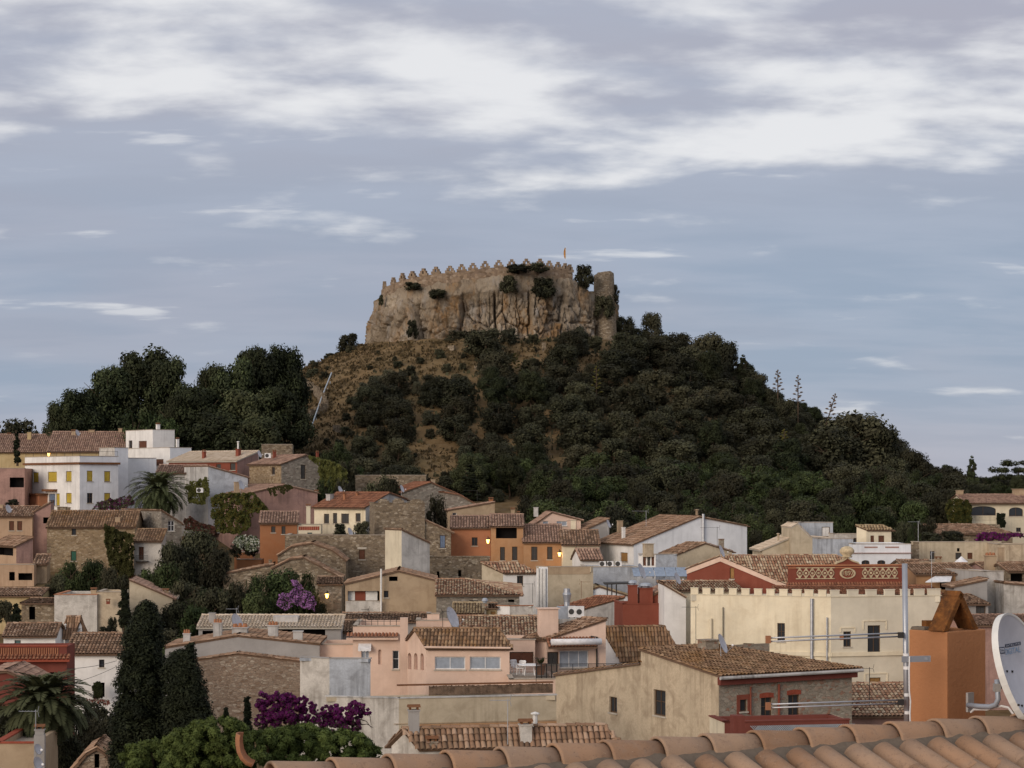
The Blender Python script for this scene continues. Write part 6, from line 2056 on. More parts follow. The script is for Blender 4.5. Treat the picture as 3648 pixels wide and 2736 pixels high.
for xa_, xb_, y_ in ((1675, 1815, 660), (1945, 2085, 648)):
 ua_, ub_ = f_.u_of(ray(cN, xa_)), f_.u_of(ray(cN, xb_))
 z_ = zz(cN, y_ + 8, 121)
 n_ = 10
 for i_ in range(n_):
  mb_ = MB()
  a_, b_ = ua_ + (ub_ - ua_) * i_ / n_, ua_ + (ub_ - ua_) * (i_ + 0.82) / n_
  f_.box(mb_, a_, b_, z_ + 0.02 * math.sin(math.pi * i_ / 9), z_ + 0.26 + 0.05 * math.sin(math.pi * i_ / 9), -0.03, -0.003)
  build('brick', mb_, 'brick_red', hbe['root'])
kl_ = hbe['C'] + hbe['dL'] * (hbe['WL'] + 0.01)
house('beige_house', 'lower beige lean-to with a small barred window joined to the beige house', cN, 505, float(kl_[1]), 30, 900, 352, xl=-335, roof=('L', [(0, 0), (1, -1.5)]), wall='beige', wallL='beige', rm='roof_lichen', ov=0.05, wid=7.0,
  wins=[('L', 195, 682, 271, 838, 'g')])
# red lattice terrace in front of the beige house
ter = house('lattice_terrace', 'terrace with dark red lattice parapet in front of the beige house', cN, 1330, 111, 10, 2560, 935, dep=3, wall='red_dull', wallL='cream_pale', par=0.6, cop='red_dull', cat='terrace')
f_ = ter['fR']
mb_ = MB()
za_, zb_ = zz(cN, 1040, 112), zz(cN, 950, 112)
n_ = 46
for i_ in range(n_):
 for s_ in (0, 1):
  a_ = f_.L * (0.2 + 0.78 * i_ / n_)
  b_ = a_ + (zb_ - za_)
  if s_:
   a_, b_ = b_, a_
  mb_.hexa([f_.p(a_, za_, -0.06 - 0.01 * s_), f_.p(a_ + 0.05, za_, -0.06 - 0.01 * s_), f_.p(a_ + 0.05, za_, -0.045 - 0.01 * s_), f_.p(a_, za_, -0.045 - 0.01 * s_),
     f_.p(b_, zb_, -0.06 - 0.01 * s_), f_.p(b_ + 0.05, zb_, -0.06 - 0.01 * s_), f_.p(b_ + 0.05, zb_, -0.045 - 0.01 * s_), f_.p(b_, zb_, -0.045 - 0.01 * s_)])
build('lattice', mb_, 'rail_grey', ter['root'])['kind'] = 'stuff'
mb_ = MB()
mb_.box(pt(cN, 1458, 1075, 108), (0.62, 0.7, zz(cN, 862, 108) - zz(cN, 1075, 108)), (1, 0.15))
build('red_pier', mb_, 'red_dull', ter['root'])
house('low_house', 'low tiled house between the beige house and the near chimney', cP, 480, 128, 4, 1240, 1140, dep=5, ry=838, roof=('L', [(0, 0), (1, 2.6)]), wall='pink_old', rm='roof_mixed')
# cream battlemented building
hcr = house('battlement_house', 'large cream building with small battlements round its flat roof', cJ, 310, 171, 13, 1392, 492, xl=-1072, al=20, wall='cream_shade', wallL='cream', par=0.5, cop='cream_pale', base=CZ - 21,  # right face in the duller cream, its shade painted in
   wins=[('L', -218, 746, -143, 930, 'g'), ('L', -555, 945, -445, 975, 's:shutter_brown'), ('R', 433, 828, 510, 980, 'g'), ('R', 672, 768, 797, 1035, 'g'), ('R', 690, 1282, 802, 1345, 's:shutter_wood')], cat='building')
MATS_R = 'cream_pale'
zt_ = hcr['zt'] + 0.073
for f_, ms_, mt_ in ((hcr['fL'], [(-1072, -1000), (-955, -880), (-830, -750), (-695, -620), (-572, -495), (-447, -372), (-325, -247), (-198, -120), (-72, 18), (50, 135), (185, 262)], 'cream'),
      (hcr['fR'], [(312, 395), (478, 582), (660, 762), (842, 940), (1003, 1090), (1138, 1232), (1270, 1390)], 'cream_shade')):
 for xa_, xb_ in ms_:
  mb_ = MB()
  ua_, ub_ = sorted((f_.u_of(ray(cJ, xa_)), f_.u_of(ray(cJ, xb_))))
  f_.box(mb_, max(ua_, 0.0), ub_, zt_, zt_ + 0.48, 0.0, 0.26)
  f_.box(mb_, max(ua_, 0.0) - 0.03, ub_ + 0.03, zt_ + 0.482, zt_ + 0.54, -0.04, 0.30)
  build('merlon', mb_, mt_, hcr['root'])
for f_, nm_ in ((hcr['fR'], 'R'), (hcr['fL'], 'L')):
 mb_ = MB()
 zc_ = zz(cJ, 1075, 171)
 f_.box(mb_, -0.12, f_.L, zc_, zc_ + 0.32, -0.14, -0.003)
 build('string_course', mb_, 'cream', hcr['root'])
f_ = hcr['fR']
for x0_, x1_, y0_, y1_ in ((400, 552, 770, 820), (622, 862, 708, 800), (640, 870, 1222, 1312)):
 mb_ = MB()
 ua_, ub_ = f_.u_of(ray(cJ, x0_)), f_.u_of(ray(cJ, x1_))
 z0_, z1_ = zz(cJ, y1_, 173), zz(cJ, y0_, 173)
 f_.box(mb_, ua_ + 0.1, ub_ - 0.1, z1_ - 0.1, z1_, -0.06, -0.003)
 f_.box(mb_, ua_, ua_ + 0.1, z0_, z1_ - 0.05, -0.062, -0.003)
 f_.box(mb_, ub_ - 0.1, ub_, z0_, z1_ - 0.05, -0.062, -0.003)
 build('label_mould', mb_, 'cream', hcr['root'])
f_ = hcr['fL']
for x_, y0_, y1_, m_, r_ in ((-868 + 0, 700, 985, 'cream', 0.12), (125, 505, 1100, 'steel', 0.14), (275, 690, 1140, 'steel', 0.07), (-748 + 0, 590, 975, 'iron', 0.04)):
 q_ = f_.p(f_.u_of(ray(cJ, x_)), 0, -0.16)
 pipe_on(hcr['root'], [(q_[0], q_[1], zz(cJ, y1_, q_[1])), (q_[0], q_[1], zz(cJ, y0_, q_[1]))], r_, m_, 'downpipe')
house('white_block', 'bright white end block left of the battlemented building', cI, 736, 177, 2, 950, 368, dep=5, roof=('R', [(0, 0), (1, -1.1)]), wall='white', rm='roof_mixed', ov=0.05)
house('tiled_house', 'patchwork tiled roof behind the battlements', cI, 755, 182, 4, 1500, 425, dep=5, ry=340, roof=('L', [(0, 0), (1, 1.7)]), wall='cream', rm='roof_mixed')
house('tiled_house', 'red tiled walkway roof behind the right-hand battlements', cJ, -160, 180, 5, 1400, 470, dep=4, roof=('L', [(0, 0), (1, 0.5)]), wall='red_dull', rm='roof_red')
# red town house with its dated parapet
hrt = house('red_town_house', 'dark red town house with a dated ornamental parapet and patchwork roof', cI, 1950, 187, 8, 3085, 365, xl=960, al=26, ry=88, roof=('L', [(0, 0), (0.66, 3.0), (1, 1.5)]), wall='red', wallL='red', rm='roof_mixed', ov=0.1,
   wins=[('L', 1382, 200, 1425, 310, 's:shutter_wood')], cat='building')
f_ = hrt['fR']
cIJ = lambda x: x + (2848 - 2100) / S              # crop J x to crop I x
z0_, z1_ = zz(cJ, 400, 187), zz(cJ, 183, 187)
mb_ = MB()
f_.box(mb_, 0.02, f_.L, z0_, z1_, -0.35, -0.005)
par_ = build('parapet', mb_, 'red', hrt['root'])
mb_ = MB()
f_.box(mb_, -0.1, f_.L + 0.1, z1_ + 0.002, z1_ + 0.12, -0.48, 0.1)
f_.box(mb_, -0.06, f_.L + 0.06, z1_ - 0.22, z1_ - 0.12, -0.42, -0.352)
build('coping', mb_, 'salmon', par_)
ti_ = Tiles()
ti_.plane(f_.p(-0.2, z0_ + 0.02, -1.0), f_.p(f_.L + 0.2, z0_ + 0.02, -1.0), f_.p(f_.L + 0.2, z0_ + 0.45, -0.36), f_.p(-0.2, z0_ + 0.45, -0.36), 0.26, 0.4, 5)
mb_ = MB()
mb_.hexa([f_.p(-0.2, z0_ - 0.3, -0.95), f_.p(f_.L + 0.2, z0_ - 0.3, -0.95), f_.p(f_.L + 0.2, z0_ - 0.3, -0.36), f_.p(-0.2, z0_ - 0.3, -0.36), f_.p(-0.2, z0_, -1.0), f_.p(f_.L + 0.2, z0_, -1.0), f_.p(f_.L + 0.2, z0_ + 0.42, -0.36), f_.p(-0.2, z0_ + 0.42, -0.36)])
co_ = build('cornice', mb_, 'red_dull', hrt['root'])
ti_.obj('roof_red', co_)
for xa_, xb_ in ((-40, 330), (603, 953)):          # pierced tile panels
 ua_, ub_ = f_.u_of(ray(cJ, xa_)), f_.u_of(ray(cJ, xb_))
 za_, zb_ = zz(cJ, 303, 187), zz(cJ, 205, 187)
 mb_ = MB()
 f_.box(mb_, ua_, ub_, za_, zb_, -0.37, -0.352)
 pn_ = build('panel', mb_, 'red_dull', par_)
 mb_ = MB()
 n_ = int((ub_ - ua_) / 0.55)
 for i_ in range(n_):
  uc_ = ua_ + (ub_ - ua_) * (i_ + 0.5) / n_
  hw_, hz_ = (ub_ - ua_) / n_ / 2, (zb_ - za_) / 2
  zm_ = (za_ + zb_) / 2
  for sgn_ in (1, -1):
   for du_ in (-hw_, 0):
    a_ = (uc_ + du_, zm_)
    b_ = (uc_ + du_ + hw_, zm_ + sgn_ * hz_ * (1 if du_ < 0 else 1))
    if du_ == 0:
     a_, b_ = (uc_, zm_ + sgn_ * hz_), (uc_ + hw_, zm_)
    w_ = 0.07
    mb_.hexa([f_.p(a_[0], a_[1] - w_, -0.43), f_.p(b_[0], b_[1] - w_, -0.43), f_.p(b_[0], b_[1] - w_, -0.372), f_.p(a_[0], a_[1] - w_, -0.372),
       f_.p(a_[0], a_[1] + w_, -0.43), f_.p(b_[0], b_[1] + w_, -0.43), f_.p(b_[0], b_[1] + w_, -0.372), f_.p(a_[0], a_[1] + w_, -0.372)])
  for cz_ in (za_ + 0.14, zb_ - 0.14, zm_):
   f_.box(mb_, uc_ - 0.1, uc_ + 0.1, cz_ - 0.1, cz_ + 0.1, -0.41, -0.371)
 f_.box(mb_, ua_ - 0.06, ub_ + 0.06, za_ - 0.08, za_, -0.44, -0.372)
 f_.box(mb_, ua_ - 0.06, ub_ + 0.06, zb_, zb_ + 0.08, -0.44, -0.372)
 build('pierced_tiles', mb_, 'ornament', par_)['kind'] = 'stuff'
# medallion with the date
uc_ = f_.u_of(ray(cJ, 462))
zm_ = zz(cJ, 258, 187)
ru_, rz_ = abs(f_.u_of(ray(cJ, 540)) - uc_), zz(cJ, 205, 187) - zm_
mb_ = MB()
N_ = 28
for i_ in range(N_):
 t0_, t1_ = 2 * math.pi * i_ / N_, 2 * math.pi * (i_ + 1) / N_
 P_ = lambda t, k: (uc_ + ru_ * k * math.cos(t), zm_ + rz_ * k * math.sin(t))
 a_, b_, c_, d_ = P_(t0_, 1), P_(t1_, 1), P_(t1_, 0.78), P_(t0_, 0.78)
 mb_.hexa([f_.p(*a_, -0.353), f_.p(*b_, -0.353), f_.p(*c_, -0.353), f_.p(*d_, -0.353), f_.p(*a_, -0.43), f_.p(*b_, -0.43), f_.p(*c_, -0.45), f_.p(*d_, -0.45)])
build('medallion', mb_, 'ornament', par_)
fc_ = bpy.data.curves.new('date_lettering', 'FONT')
fc_.body = '1897'
fc_.size = rz_ * 1.25
fc_.extrude = 0.03
fc_.align_x = 'CENTER'
fc_.align_y = 'CENTER'
fc_.space_character = 0.95
fc_.materials.append(MATS['ornament'])
ft_ = bpy.data.objects.new('date_lettering', fc_)
COL.objects.link(ft_)
bpy.context.view_layer.update()
fo_ = bpy.data.objects.new('date_lettering', bpy.data.meshes.new_from_object(ft_))
bpy.data.objects.remove(ft_)
COL.objects.link(fo_)
fo_.parent = par_
q_ = np.array(f_.p(uc_, zm_, -0.385)) - ORG[par_]
fo_.location = tuple(q_)
fo_.rotation_euler = (rad(90), 0, math.atan2(f_.d[1], f_.d[0]))
# curved pediment and finial
mb_ = MB()
z_ = z1_ + 0.123
ua_, ub_ = f_.u_of(ray(cJ, 345)), f_.u_of(ray(cJ, 575))
hz_ = zz(cJ, 112, 187) - z_
n_ = 16
for i_ in range(n_):
 def pr_(t):
  s = abs(2 * t - 1)
  return hz_ * (1 - s) ** 0.9 * (1 - 0.25 * math.sin(math.pi * s))
 a_, b_ = i_ / n_, (i_ + 1) / n_
 ha_, hb2_ = pr_(a_), pr_(b_)
 mb_.hexa([f_.p(ua_ + (ub_ - ua_) * a_, z_, -0.35), f_.p(ua_ + (ub_ - ua_) * b_, z_, -0.35), f_.p(ua_ + (ub_ - ua_) * b_, z_, -0.05), f_.p(ua_ + (ub_ - ua_) * a_, z_, -0.05),
    f_.p(ua_ + (ub_ - ua_) * a_, z_ + ha_ + 0.02, -0.35), f_.p(ua_ + (ub_ - ua_) * b_, z_ + hb2_ + 0.02, -0.35), f_.p(ua_ + (ub_ - ua_) * b_, z_ + hb2_ + 0.02, -0.05), f_.p(ua_ + (ub_ - ua_) * a_, z_ + ha_ + 0.02, -0.05)])
 mb_.hexa([f_.p(ua_ + (ub_ - ua_) * a_, z_ + ha_ + 0.022, -0.45), f_.p(ua_ + (ub_ - ua_) * b_, z_ + hb2_ + 0.022, -0.45), f_.p(ua_ + (ub_ - ua_) * b_, z_ + hb2_ + 0.022, -0.0), f_.p(ua_ + (ub_ - ua_) * a_, z_ + ha_ + 0.022, 0.0),
    f_.p(ua_ + (ub_ - ua_) * a_, z_ + ha_ + 0.16, -0.45), f_.p(ua_ + (ub_ - ua_) * b_, z_ + hb2_ + 0.16, -0.45), f_.p(ua_ + (ub_ - ua_) * b_, z_ + hb2_ + 0.16, 0.0), f_.p(ua_ + (ub_ - ua_) * a_, z_ + ha_ + 0.16, 0.0)], 1)
build('pediment', mb_, ['red', 'ornament'], par_)
mb_ = MB()
q_ = f_.p(f_.u_of(ray(cJ, 462)), z_ + hz_ + 0.1, -0.2)
hh_ = zz(cJ, -12, 187) - q_[2]
mb_.lathe(q_, [(0.45, 0), (0.5, hh_ * 0.08), (0.38, hh_ * 0.16), (0.66, hh_ * 0.4), (0.68, hh_ * 0.62), (0.5, hh_ * 0.85), (0.2, hh_ * 0.98)], 14)
build('finial', mb_, 'ornament', par_, smooth=True)
f_ = hrt['fL']
for ta_, tb_, za_, zb_ in ((0, 0.66, 0.0, 1.0), (0.66, 1.0, 1.0, 0.5)):
 mb_ = MB()
 hm_ = hrt['roof_h'](0, hrt['WL'] * 0.66) - hrt['zt']
 ua_, ub_ = f_.L * ta_, f_.L * tb_
 za_, zb_ = hrt['zt'] + hm_ * za_ - 0.05, hrt['zt'] + hm_ * zb_ - 0.05
 mb_.hexa([f_.p(ua_, za_ - 0.42, -0.1), f_.p(ub_, zb_ - 0.42, -0.1), f_.p(ub_, zb_ - 0.42, -0.004), f_.p(ua_, za_ - 0.42, -0.004), f_.p(ua_, za_, -0.1), f_.p(ub_, zb_, -0.1), f_.p(ub_, zb_, -0.004), f_.p(ua_, za_, -0.004)])
 build('verge_band', mb_, 'pink', hrt['root'])
hrw = house('red_wing', 'plain red stepped wing with two grey cowled chimneys', cI, 330, 181, 6, 738, 560, dep=5, roof=None, wall='red', par=0.3, cop='red', chim=[(425, 345, 0.1, 1.25, 'red', 'cowl'), (550, 372, 0.15, 1.9, 'red', 'cowl')])
house('red_wing', 'red sloping party wall between the cowled chimneys and the white block', cI, 552, 181.8, 5, 740, 510, dep=4, roof=('R', [(0, 0), (1, 0.95)]), wall='red', rm='roof_pink', ov=0.02)
# ------------------------------------------------------------------ gardens between the houses
def gtree(label, o, x, yt, w, D, key='green0', yb=None, cat='tree', name='garden_tree', group=None):
 return plant_px(name, label, key, o[0] + x * S, o[1] + yt * S, w * S, D, cat, group, None, None if yb is None else o[1] + yb * S)
for i_, (o_, x_, yt_, w_, D_, k_, lab_) in enumerate([
  (cF, 690, 290, 330, 217, 'green0', 'leafy tree under the green shuttered door of the golden stone house'),
  (cF, 920, 285, 340, 215, 'green1', 'broad leafy tree at the foot of the golden stone house'),
  (cF, 1070, 345, 240, 213, 'oak1', 'dark tree beside the tall ivy column'),
  (cF, 570, 430, 230, 211, 'oak0', 'dark low tree above the ochre roof at the left'),
  (cF, 1180, 420, 260, 209, 'oak2', 'dark tree at the foot of the ivy column'),
  (cF, 1700, 120, 400, 216, 'oak3', 'large dark garden tree right of the small whitewashed house'),
  (cF, 1950, 5, 460, 219, 'oak0', 'largest dark garden tree below the red flowering bush'),
  (cF, 2140, 170, 380, 214, 'oak1', 'dark garden tree left of the orange terrace'),
  (cF, 1440, 370, 300, 210, 'green0', 'leafy tree with yellow green top below the iron balcony'),
  (cF, 1640, 330, 330, 207, 'green1', 'yellow green tree in the middle of the garden slope'),
  (cF, 1830, 470, 420, 205, 'oak2', 'spreading dark tree in the middle of the garden slope'),
  (cF, 2080, 555, 420, 202, 'green0', 'green tree above the chimneyed grey gable'),
  (cF, 1730, 690, 330, 199, 'oak3', 'low dark tree behind the tall cypress'),
  (cF, 1930, 740, 360, 197, 'green1', 'low green tree above the terracotta pots'),
  (cG, 190, 575, 420, 199, 'oak0', 'dark green tree under the stepped garden wall'),
  (cG, 380, 500, 300, 200, 'oak1', 'dark tree against the stepped garden wall'),
  (cG, 640, 430, 420, 201, 'green0', 'rounded green tree, left half of the bougainvillea clump'),
  (cG, 830, 390, 460, 203, 'green1', 'rounded green tree behind the lilac bougainvillea'),
  (cG, 1030, 400, 380, 202, 'green0', 'rounded green tree right of the lilac bougainvillea'),
  (cG, 1230, 690, 200, 200, 'oak2', 'dark shrub-like tree under the lower lantern'),
  (cG, 560, 620, 330, 198, 'green1', 'low green tree beside the cream tiled roof'),
  (cB, 1400, 500, 330, 290, 'green0', 'bright green tree on the slope above the long stone wall'),
  (cB, 1290, 590, 220, 284, 'green1', 'green tree right of the ivied stone house'),
  (cB, 1480, 690, 300, 276, 'oak1', 'dark tree above the left end of the long stone wall'),
  (cB, 1790, 830, 330, 258, 'oak2', 'dark bush-like tree in front of the long stone wall'),
  (cB, 1920, 870, 240, 257, 'oak0', 'dark tree behind the cream house roof ridge'),
  (cB, 1270, 860, 240, 256, 'green0', 'green tree behind the faded pink gable'),
  (cB, 1430, 880, 220, 257, 'oak3', 'dark tree between the pink gable and the cream house'),
  (cC, 430, 1035, 240, 236, 'oak1', 'dark ivy-clad tree behind the ruined tower'),
  (cC, 760, 700, 220, 278, 'cypress', 'slender dark cypress at the foot of the wood'),
  (cE, 1560, 680, 330, 268, 'oak0', 'dark tree left of the arched villa'),
  (cE, 1320, 720, 330, 265, 'oak1', 'dark tree above the long beige house'),
  (cE, 1130, 800, 320, 262, 'green1', 'green tree above the pierced parapet house'),
  (cE, 1250, 960, 260, 240, 'oak2', 'dark tree directly above the long beige house'),
  (cE, 1040, 1020, 200, 236, 'oak3', 'dark tree right of the cream pavilion'),
  (cE, 1130, 1060, 190, 232, 'green0', 'green shrub-like tree at the corner of the long beige house'),
  (cE, 480, 940, 260, 240, 'green1', 'green tree behind the white veranda'),
  (cD, 1640, 1090, 220, 242, 'oak0', 'dark tree between the white gable and the beige house')]):
 gtree(lab_, o_, x_, yt_, w_, D_, k_)
# belt of garden trees between the last roofs and the wood
n_ = 0
_pts = []
_t = 0
while n_ < 95 and _t < 4000:
 _t += 1
 sx_ = random.uniform(1880, 3420)
 D_ = random.uniform(250, 296)
 x_ = (sx_ - HX) / F * D_
 if any((x_ - a) ** 2 + (D_ - b) ** 2 < 11 for a, b in _pts):
  continue
 if sx_ > 3280 and D_ < 272:
  continue
 _pts.append((x_, D_))
 h_ = random.uniform(3.4, 5.6)
 side_ = 'left of' if sx_ < 2250 else ('behind' if sx_ < 2700 else 'right of')
 k_ = random.choice(['green0', 'green1', 'oak0', 'oak1', 'oak2', 'green0'])
 if k_.startswith('green'):
  lab_ = 'fresh green garden tree in the belt %s the white gable, below the wood' % side_
 else:
  lab_ = 'dark garden tree in the belt %s the white gable, below the wood' % side_
 plant('garden_tree', lab_, k_, x_, D_, h_, h_ * random.uniform(0.85, 1.2), 'tree', 'garden belt %s the white gable' % side_)
 n_ += 1
# more trees filling the garden slopes at the left
for zi_, (xa_, xb_, da_, db_, num_, where_) in enumerate([(450, 1180, 203, 219, 14, 'at the foot of the golden stone house'), (1400, 2300, 197, 225, 30, 'on the garden slope left of the orange terrace'),
               (1620, 2200, 165, 194, 14, 'between the tall cypress and the grey gable'),
               (2500, 3100, 199, 207, 5, 'under the stone barns')]):
 for q_ in range(num_):
  D_ = random.uniform(da_, db_)
  x_ = ray(cF, random.uniform(xa_, xb_)) * D_
  h_ = random.uniform(1.7, 2.7) if zi_ in (0, 3) else random.uniform(2.4, 4.0)
  k_ = random.choice(['green0', 'green1', 'oak0', 'oak1', 'oak2', 'oak3'])
  plant('garden_tree', '%s garden tree %s' % ('leafy green' if k_[0] == 'g' else 'dark', where_), k_, x_, D_, h_, h_ * random.uniform(1.0, 1.4), 'tree', 'garden trees ' + where_)
for o_, x_, yt_, yb_, w_, D_, k_, lab_ in [
  (cB, 1410, 1280, 1395, 170, 226, 'bush0', 'round green bush on the stone terrace, left one'), (cB, 1630, 1265, 1395, 190, 226, 'bush1', 'round green bush on the stone terrace, right one'),
  (cF, 40, 640, 860, 190, 190, 'bush2', 'dark round bush at the left edge below the ochre house'), (cB, 480, 1395, 1580, 290, 222, 'bush3', 'dark green body of the white flowering shrub'),
  (cE, 1500, 1075, 1195, 300, 228, 'bush0', 'low hedge-like bush above the long beige house, middle'), (cE, 1300, 1095, 1195, 250, 226, 'bush1', 'low hedge-like bush above the long beige house, left end'),
  (cF, 1040, 900, 1000, 150, 170, 'bush2', 'small dark bush beside the white turret house'), (cF, 1110, 820, 1010, 120, 171, 'bush3', 'dark bush under the outside stair'),
  (cA, 130, 1045, 1110, 150, 262, 'bush1', 'small bush on the wall left of the yellow-shuttered house')]:
 gtree(lab_, o_, x_, yt_, w_, D_, k_, yb_, 'bush', 'garden_bush')
def ivy(label, o, poly, D, mat, n, size=0.11, thick=0.35, name='ivy', cat='ivy', mat2=None, frac2=0.0):
 """creeper: leaves spread over an outline (crop px) at depth D or between two depths D=(x0,D0,x1,D1)"""
 xs, ys = [q[0] for q in poly], [q[1] for q in poly]
 P = []
 while len(P) < n:
  x, y = random.uniform(min(xs), max(xs)), random.uniform(min(ys), max(ys))
  wv = 26 * mnoise.noise(Vector((x * 0.018, y * 0.018, 4.0))) + 14 * mnoise.noise(Vector((x * 0.06, y * 0.06, 9.0)))
  if not in_poly(x + wv, y + wv * 0.8, poly):
   continue
  if mnoise.noise(Vector((x * 0.03, y * 0.012, 7.0))) < -0.22 and random.random() < 0.8:
   continue
  d = D if not isinstance(D, tuple) else float(np.interp(x, [D[0], D[2]], [D[1], D[3]]))
  b = 0.5 + 0.5 * mnoise.noise(Vector((x * 0.02, y * 0.02, 1.0)))
  q = pt(o, x, y, d)
  q[1] -= thick * (0.15 + 0.9 * b) * random.random() ** 0.5
  P.append((*q, b))
 P = np.array(P)
 k = len(P)
 nr = RNG.normal(0, 0.55, (k, 3)) + np.array((-0.1, -0.8, 0.35))
 nr /= np.linalg.norm(nr, axis=1)[:, None]
 t = RNG.normal(0, 1, (k, 3))
 t -= nr * (t * nr).sum(1)[:, None]
 t /= np.linalg.norm(t, axis=1)[:, None]
 bt = np.cross(nr, t)
 s = size * (0.6 + 0.8 * RNG.random(k))[:, None]
 c = P[:, :3]
 V = np.stack([c - t * s, c - bt * s * 0.7, c + t * s, c + bt * s * 0.7], 1).reshape(-1, 3)
 org = c.mean(0)
 org[2] = c[:, 2].min()
 R = np.clip(P[:, 3] * 0.7 + 0.3 * RNG.random(k), 0, 1)
 Q = np.arange(k * 4).reshape(-1, 4)
 root = empty(name, org)
 tag(root, label, cat)
 sel = RNG.random(k) < frac2 if mat2 else np.zeros(k, bool)
 for m, mk, nm in ((mat, ~sel, 'foliage'), (mat2, sel, 'blossoms')):
  if m and mk.any():
   vv = V.reshape(-1, 4, 3)[mk].reshape(-1, 3)
   link(nm, quads_mesh(nm, vv - org, np.arange(len(vv)).reshape(-1, 4), m, R[mk]), root)
 return root
ivy('tall column of dark ivy climbing the corner of the golden stone house', cA, [(1040, 1290), (1130, 1330), (1200, 1370), (1330, 1400), (1320, 1560), (1310, 1900), (1110, 1900), (1090, 1650), (1040, 1460)], 233.2, 'leaf_ivy', 9000, 0.12, 1.3)
ivy('golden green ivy mass over the front of the faded pink house', cB, [(150, 1030), (260, 985), (430, 990), (560, 975), (640, 1060), (720, 1150), (560, 1190), (540, 1320), (420, 1390), (200, 1370), (150, 1200)], 248, 'leaf_ivy', 7000, 0.12, 1.2, mat2='leaf_ivy_gold', frac2=0.55)
ivy('hanging ivy along the top of the faded pink gable', cB, [(700, 935), (900, 900), (960, 930), (880, 970), (870, 1000), (780, 960), (790, 1020), (740, 1020)], 250.2, 'leaf_ivy', 700, 0.10, 0.4)
ivy('dark ivy over the roof slope of the tan and grey stone house', cB, [(1080, 615), (1200, 640), (1390, 690), (1480, 760), (1500, 890), (1360, 960), (1230, 900), (1205, 720)], 262, 'leaf_ivy', 5200, 0.12, 1.4)
ivy('climbing vine on the grey wall right of the upper palm', cA, [(1830, 900), (1950, 860), (2050, 830), (2065, 1000), (2000, 1100), (1850, 1080)], 256, 'leaf_ivy', 3000, 0.11, 0.7)
ivy('golden green creeper on the wall of the arched villa', cE, [(1440, 790), (1530, 765), (1660, 775), (1690, 850), (1690, 1000), (1600, 1020), (1480, 1000), (1430, 900)], 253.5, 'leaf_ivy', 5200, 0.12, 1.0, mat2='leaf_ivy_gold', frac2=0.4)
ivy('dark clipped cypress pair on the villa wall', cE, [(1942, 915), (1980, 905), (2022, 915), (2028, 1040), (1990, 1055), (1940, 1030)], 254, 'leaf_cypress', 2200, 0.10, 0.7, 'clipped_shrub', 'shrub')
ivy('purple bougainvillea hedge along the wall under the villa', cE, [(1720, 1170), (1760, 1110), (1860, 1095), (1980, 1110), (2100, 1100), (2200, 1110), (2200, 1140), (2080, 1150), (1980, 1175), (1850, 1170), (1760, 1182)], 226, 'flower_purple', 4200, 0.11, 1.0, 'bougainvillea', 'bougainvillea', 'leaf_ivy', 0.22)
ivy('lilac bougainvillea flowering through the rounded green trees', cG, [(800, 700), (830, 610), (930, 580), (980, 540), (940, 460), (1000, 470), (1080, 560), (1150, 600), (1180, 680), (1160, 760), (1040, 720), (960, 690), (880, 760)], 198.3, 'flower_lilac', 2600, 0.10, 1.0, 'bougainvillea', 'bougainvillea', 'leaf_green', 0.35)
ivy('white flowering shrub beside the deep orange house', cB, [(350, 1470), (400, 1420), (520, 1395), (610, 1420), (625, 1500), (560, 1560), (450, 1540)], 220.4, 'flower_white', 1500, 0.10, 0.8, 'flowering_shrub', 'shrub', 'leaf_green', 0.55)
ivy('dull red flowering bush below the upper palm', cA, [(1815, 1250), (1880, 1215), (1950, 1270), (2060, 1300), (2130, 1330), (2120, 1385), (1950, 1370), (1830, 1350)], 236, 'flower_red', 2200, 0.12, 0.9, 'flowering_shrub', 'shrub', 'leaf_oak', 0.35)
ivy('dull red flowering bush left of the golden ivy', cB, [(-20, 1310), (80, 1295), (170, 1320), (200, 1380), (60, 1390), (-20, 1380)], 236, 'flower_red', 1300, 0.12, 0.9, 'flowering_shrub', 'shrub', 'leaf_oak', 0.35)
ivy('purple bush at the foot of the yellow-shuttered house', cA, [(900, 1145), (980, 1080), (1130, 1040), (1290, 1000), (1330, 1080), (1200, 1150)], 268, 'leaf_oak', 2400, 0.12, 1.0, 'garden_bush', 'bush', 'flower_purple', 0.25)
ivy('potted greenery filling the leafy doorway of the white house', cF, [(915, 1500), (950, 1460), (1000, 1470), (1015, 1540), (1010, 1625), (925, 1625)], 150.2, 'leaf_green', 1500, 0.07, 0.5, 'garden_bush', 'bush')
ivy('red and white flower pots along the wall below the leafy doorway', cF, [(640, 1650), (760, 1630), (900, 1625), (1090, 1640), (1090, 1680), (900, 1690), (650, 1690)], 138, 'flower_red', 900, 0.07, 0.6, 'flower_bed', 'flowers', 'flower_white', 0.3)
# dark hedges low at the left
for o_, x_, yt_, yb_, w_, D_, k_, lab_ in [
  (cK, 950, 1020, 1500, 420, 126, 'oak2', 'dark hedge tree left of the tall cypress, upper one'), (cK, 760, 1120, 1600, 420, 119, 'oak1', 'dark hedge tree under the lower palm'),
  (cK, 300, 1150, 1640, 460, 111.5, 'oak0', 'dark bushy tree at the lower left behind the two dishes'), (cK, 60, 1060, 1600, 380, 112, 'oak3', 'dark bushy tree at the lower left edge'),
  (cK, 1000, 1180, 1700, 380, 115, 'oak3', 'dark hedge tree left of the tall cypress, lower one'), (cK, 560, 1250, 1700, 380, 111, 'oak2', 'dark bushy tree between the dishes and the stone gable'),
  (cK, 690, 1380, 1760, 300, 109, 'oak0', 'dark bushy tree left of the small stone gable'), (cK, 1130, 1440, 1800, 300, 109, 'oak1', 'dark bushy tree right of the small stone gable')]:
 gtree(lab_, o_, x_, yt_, w_, D_, k_, yb_)
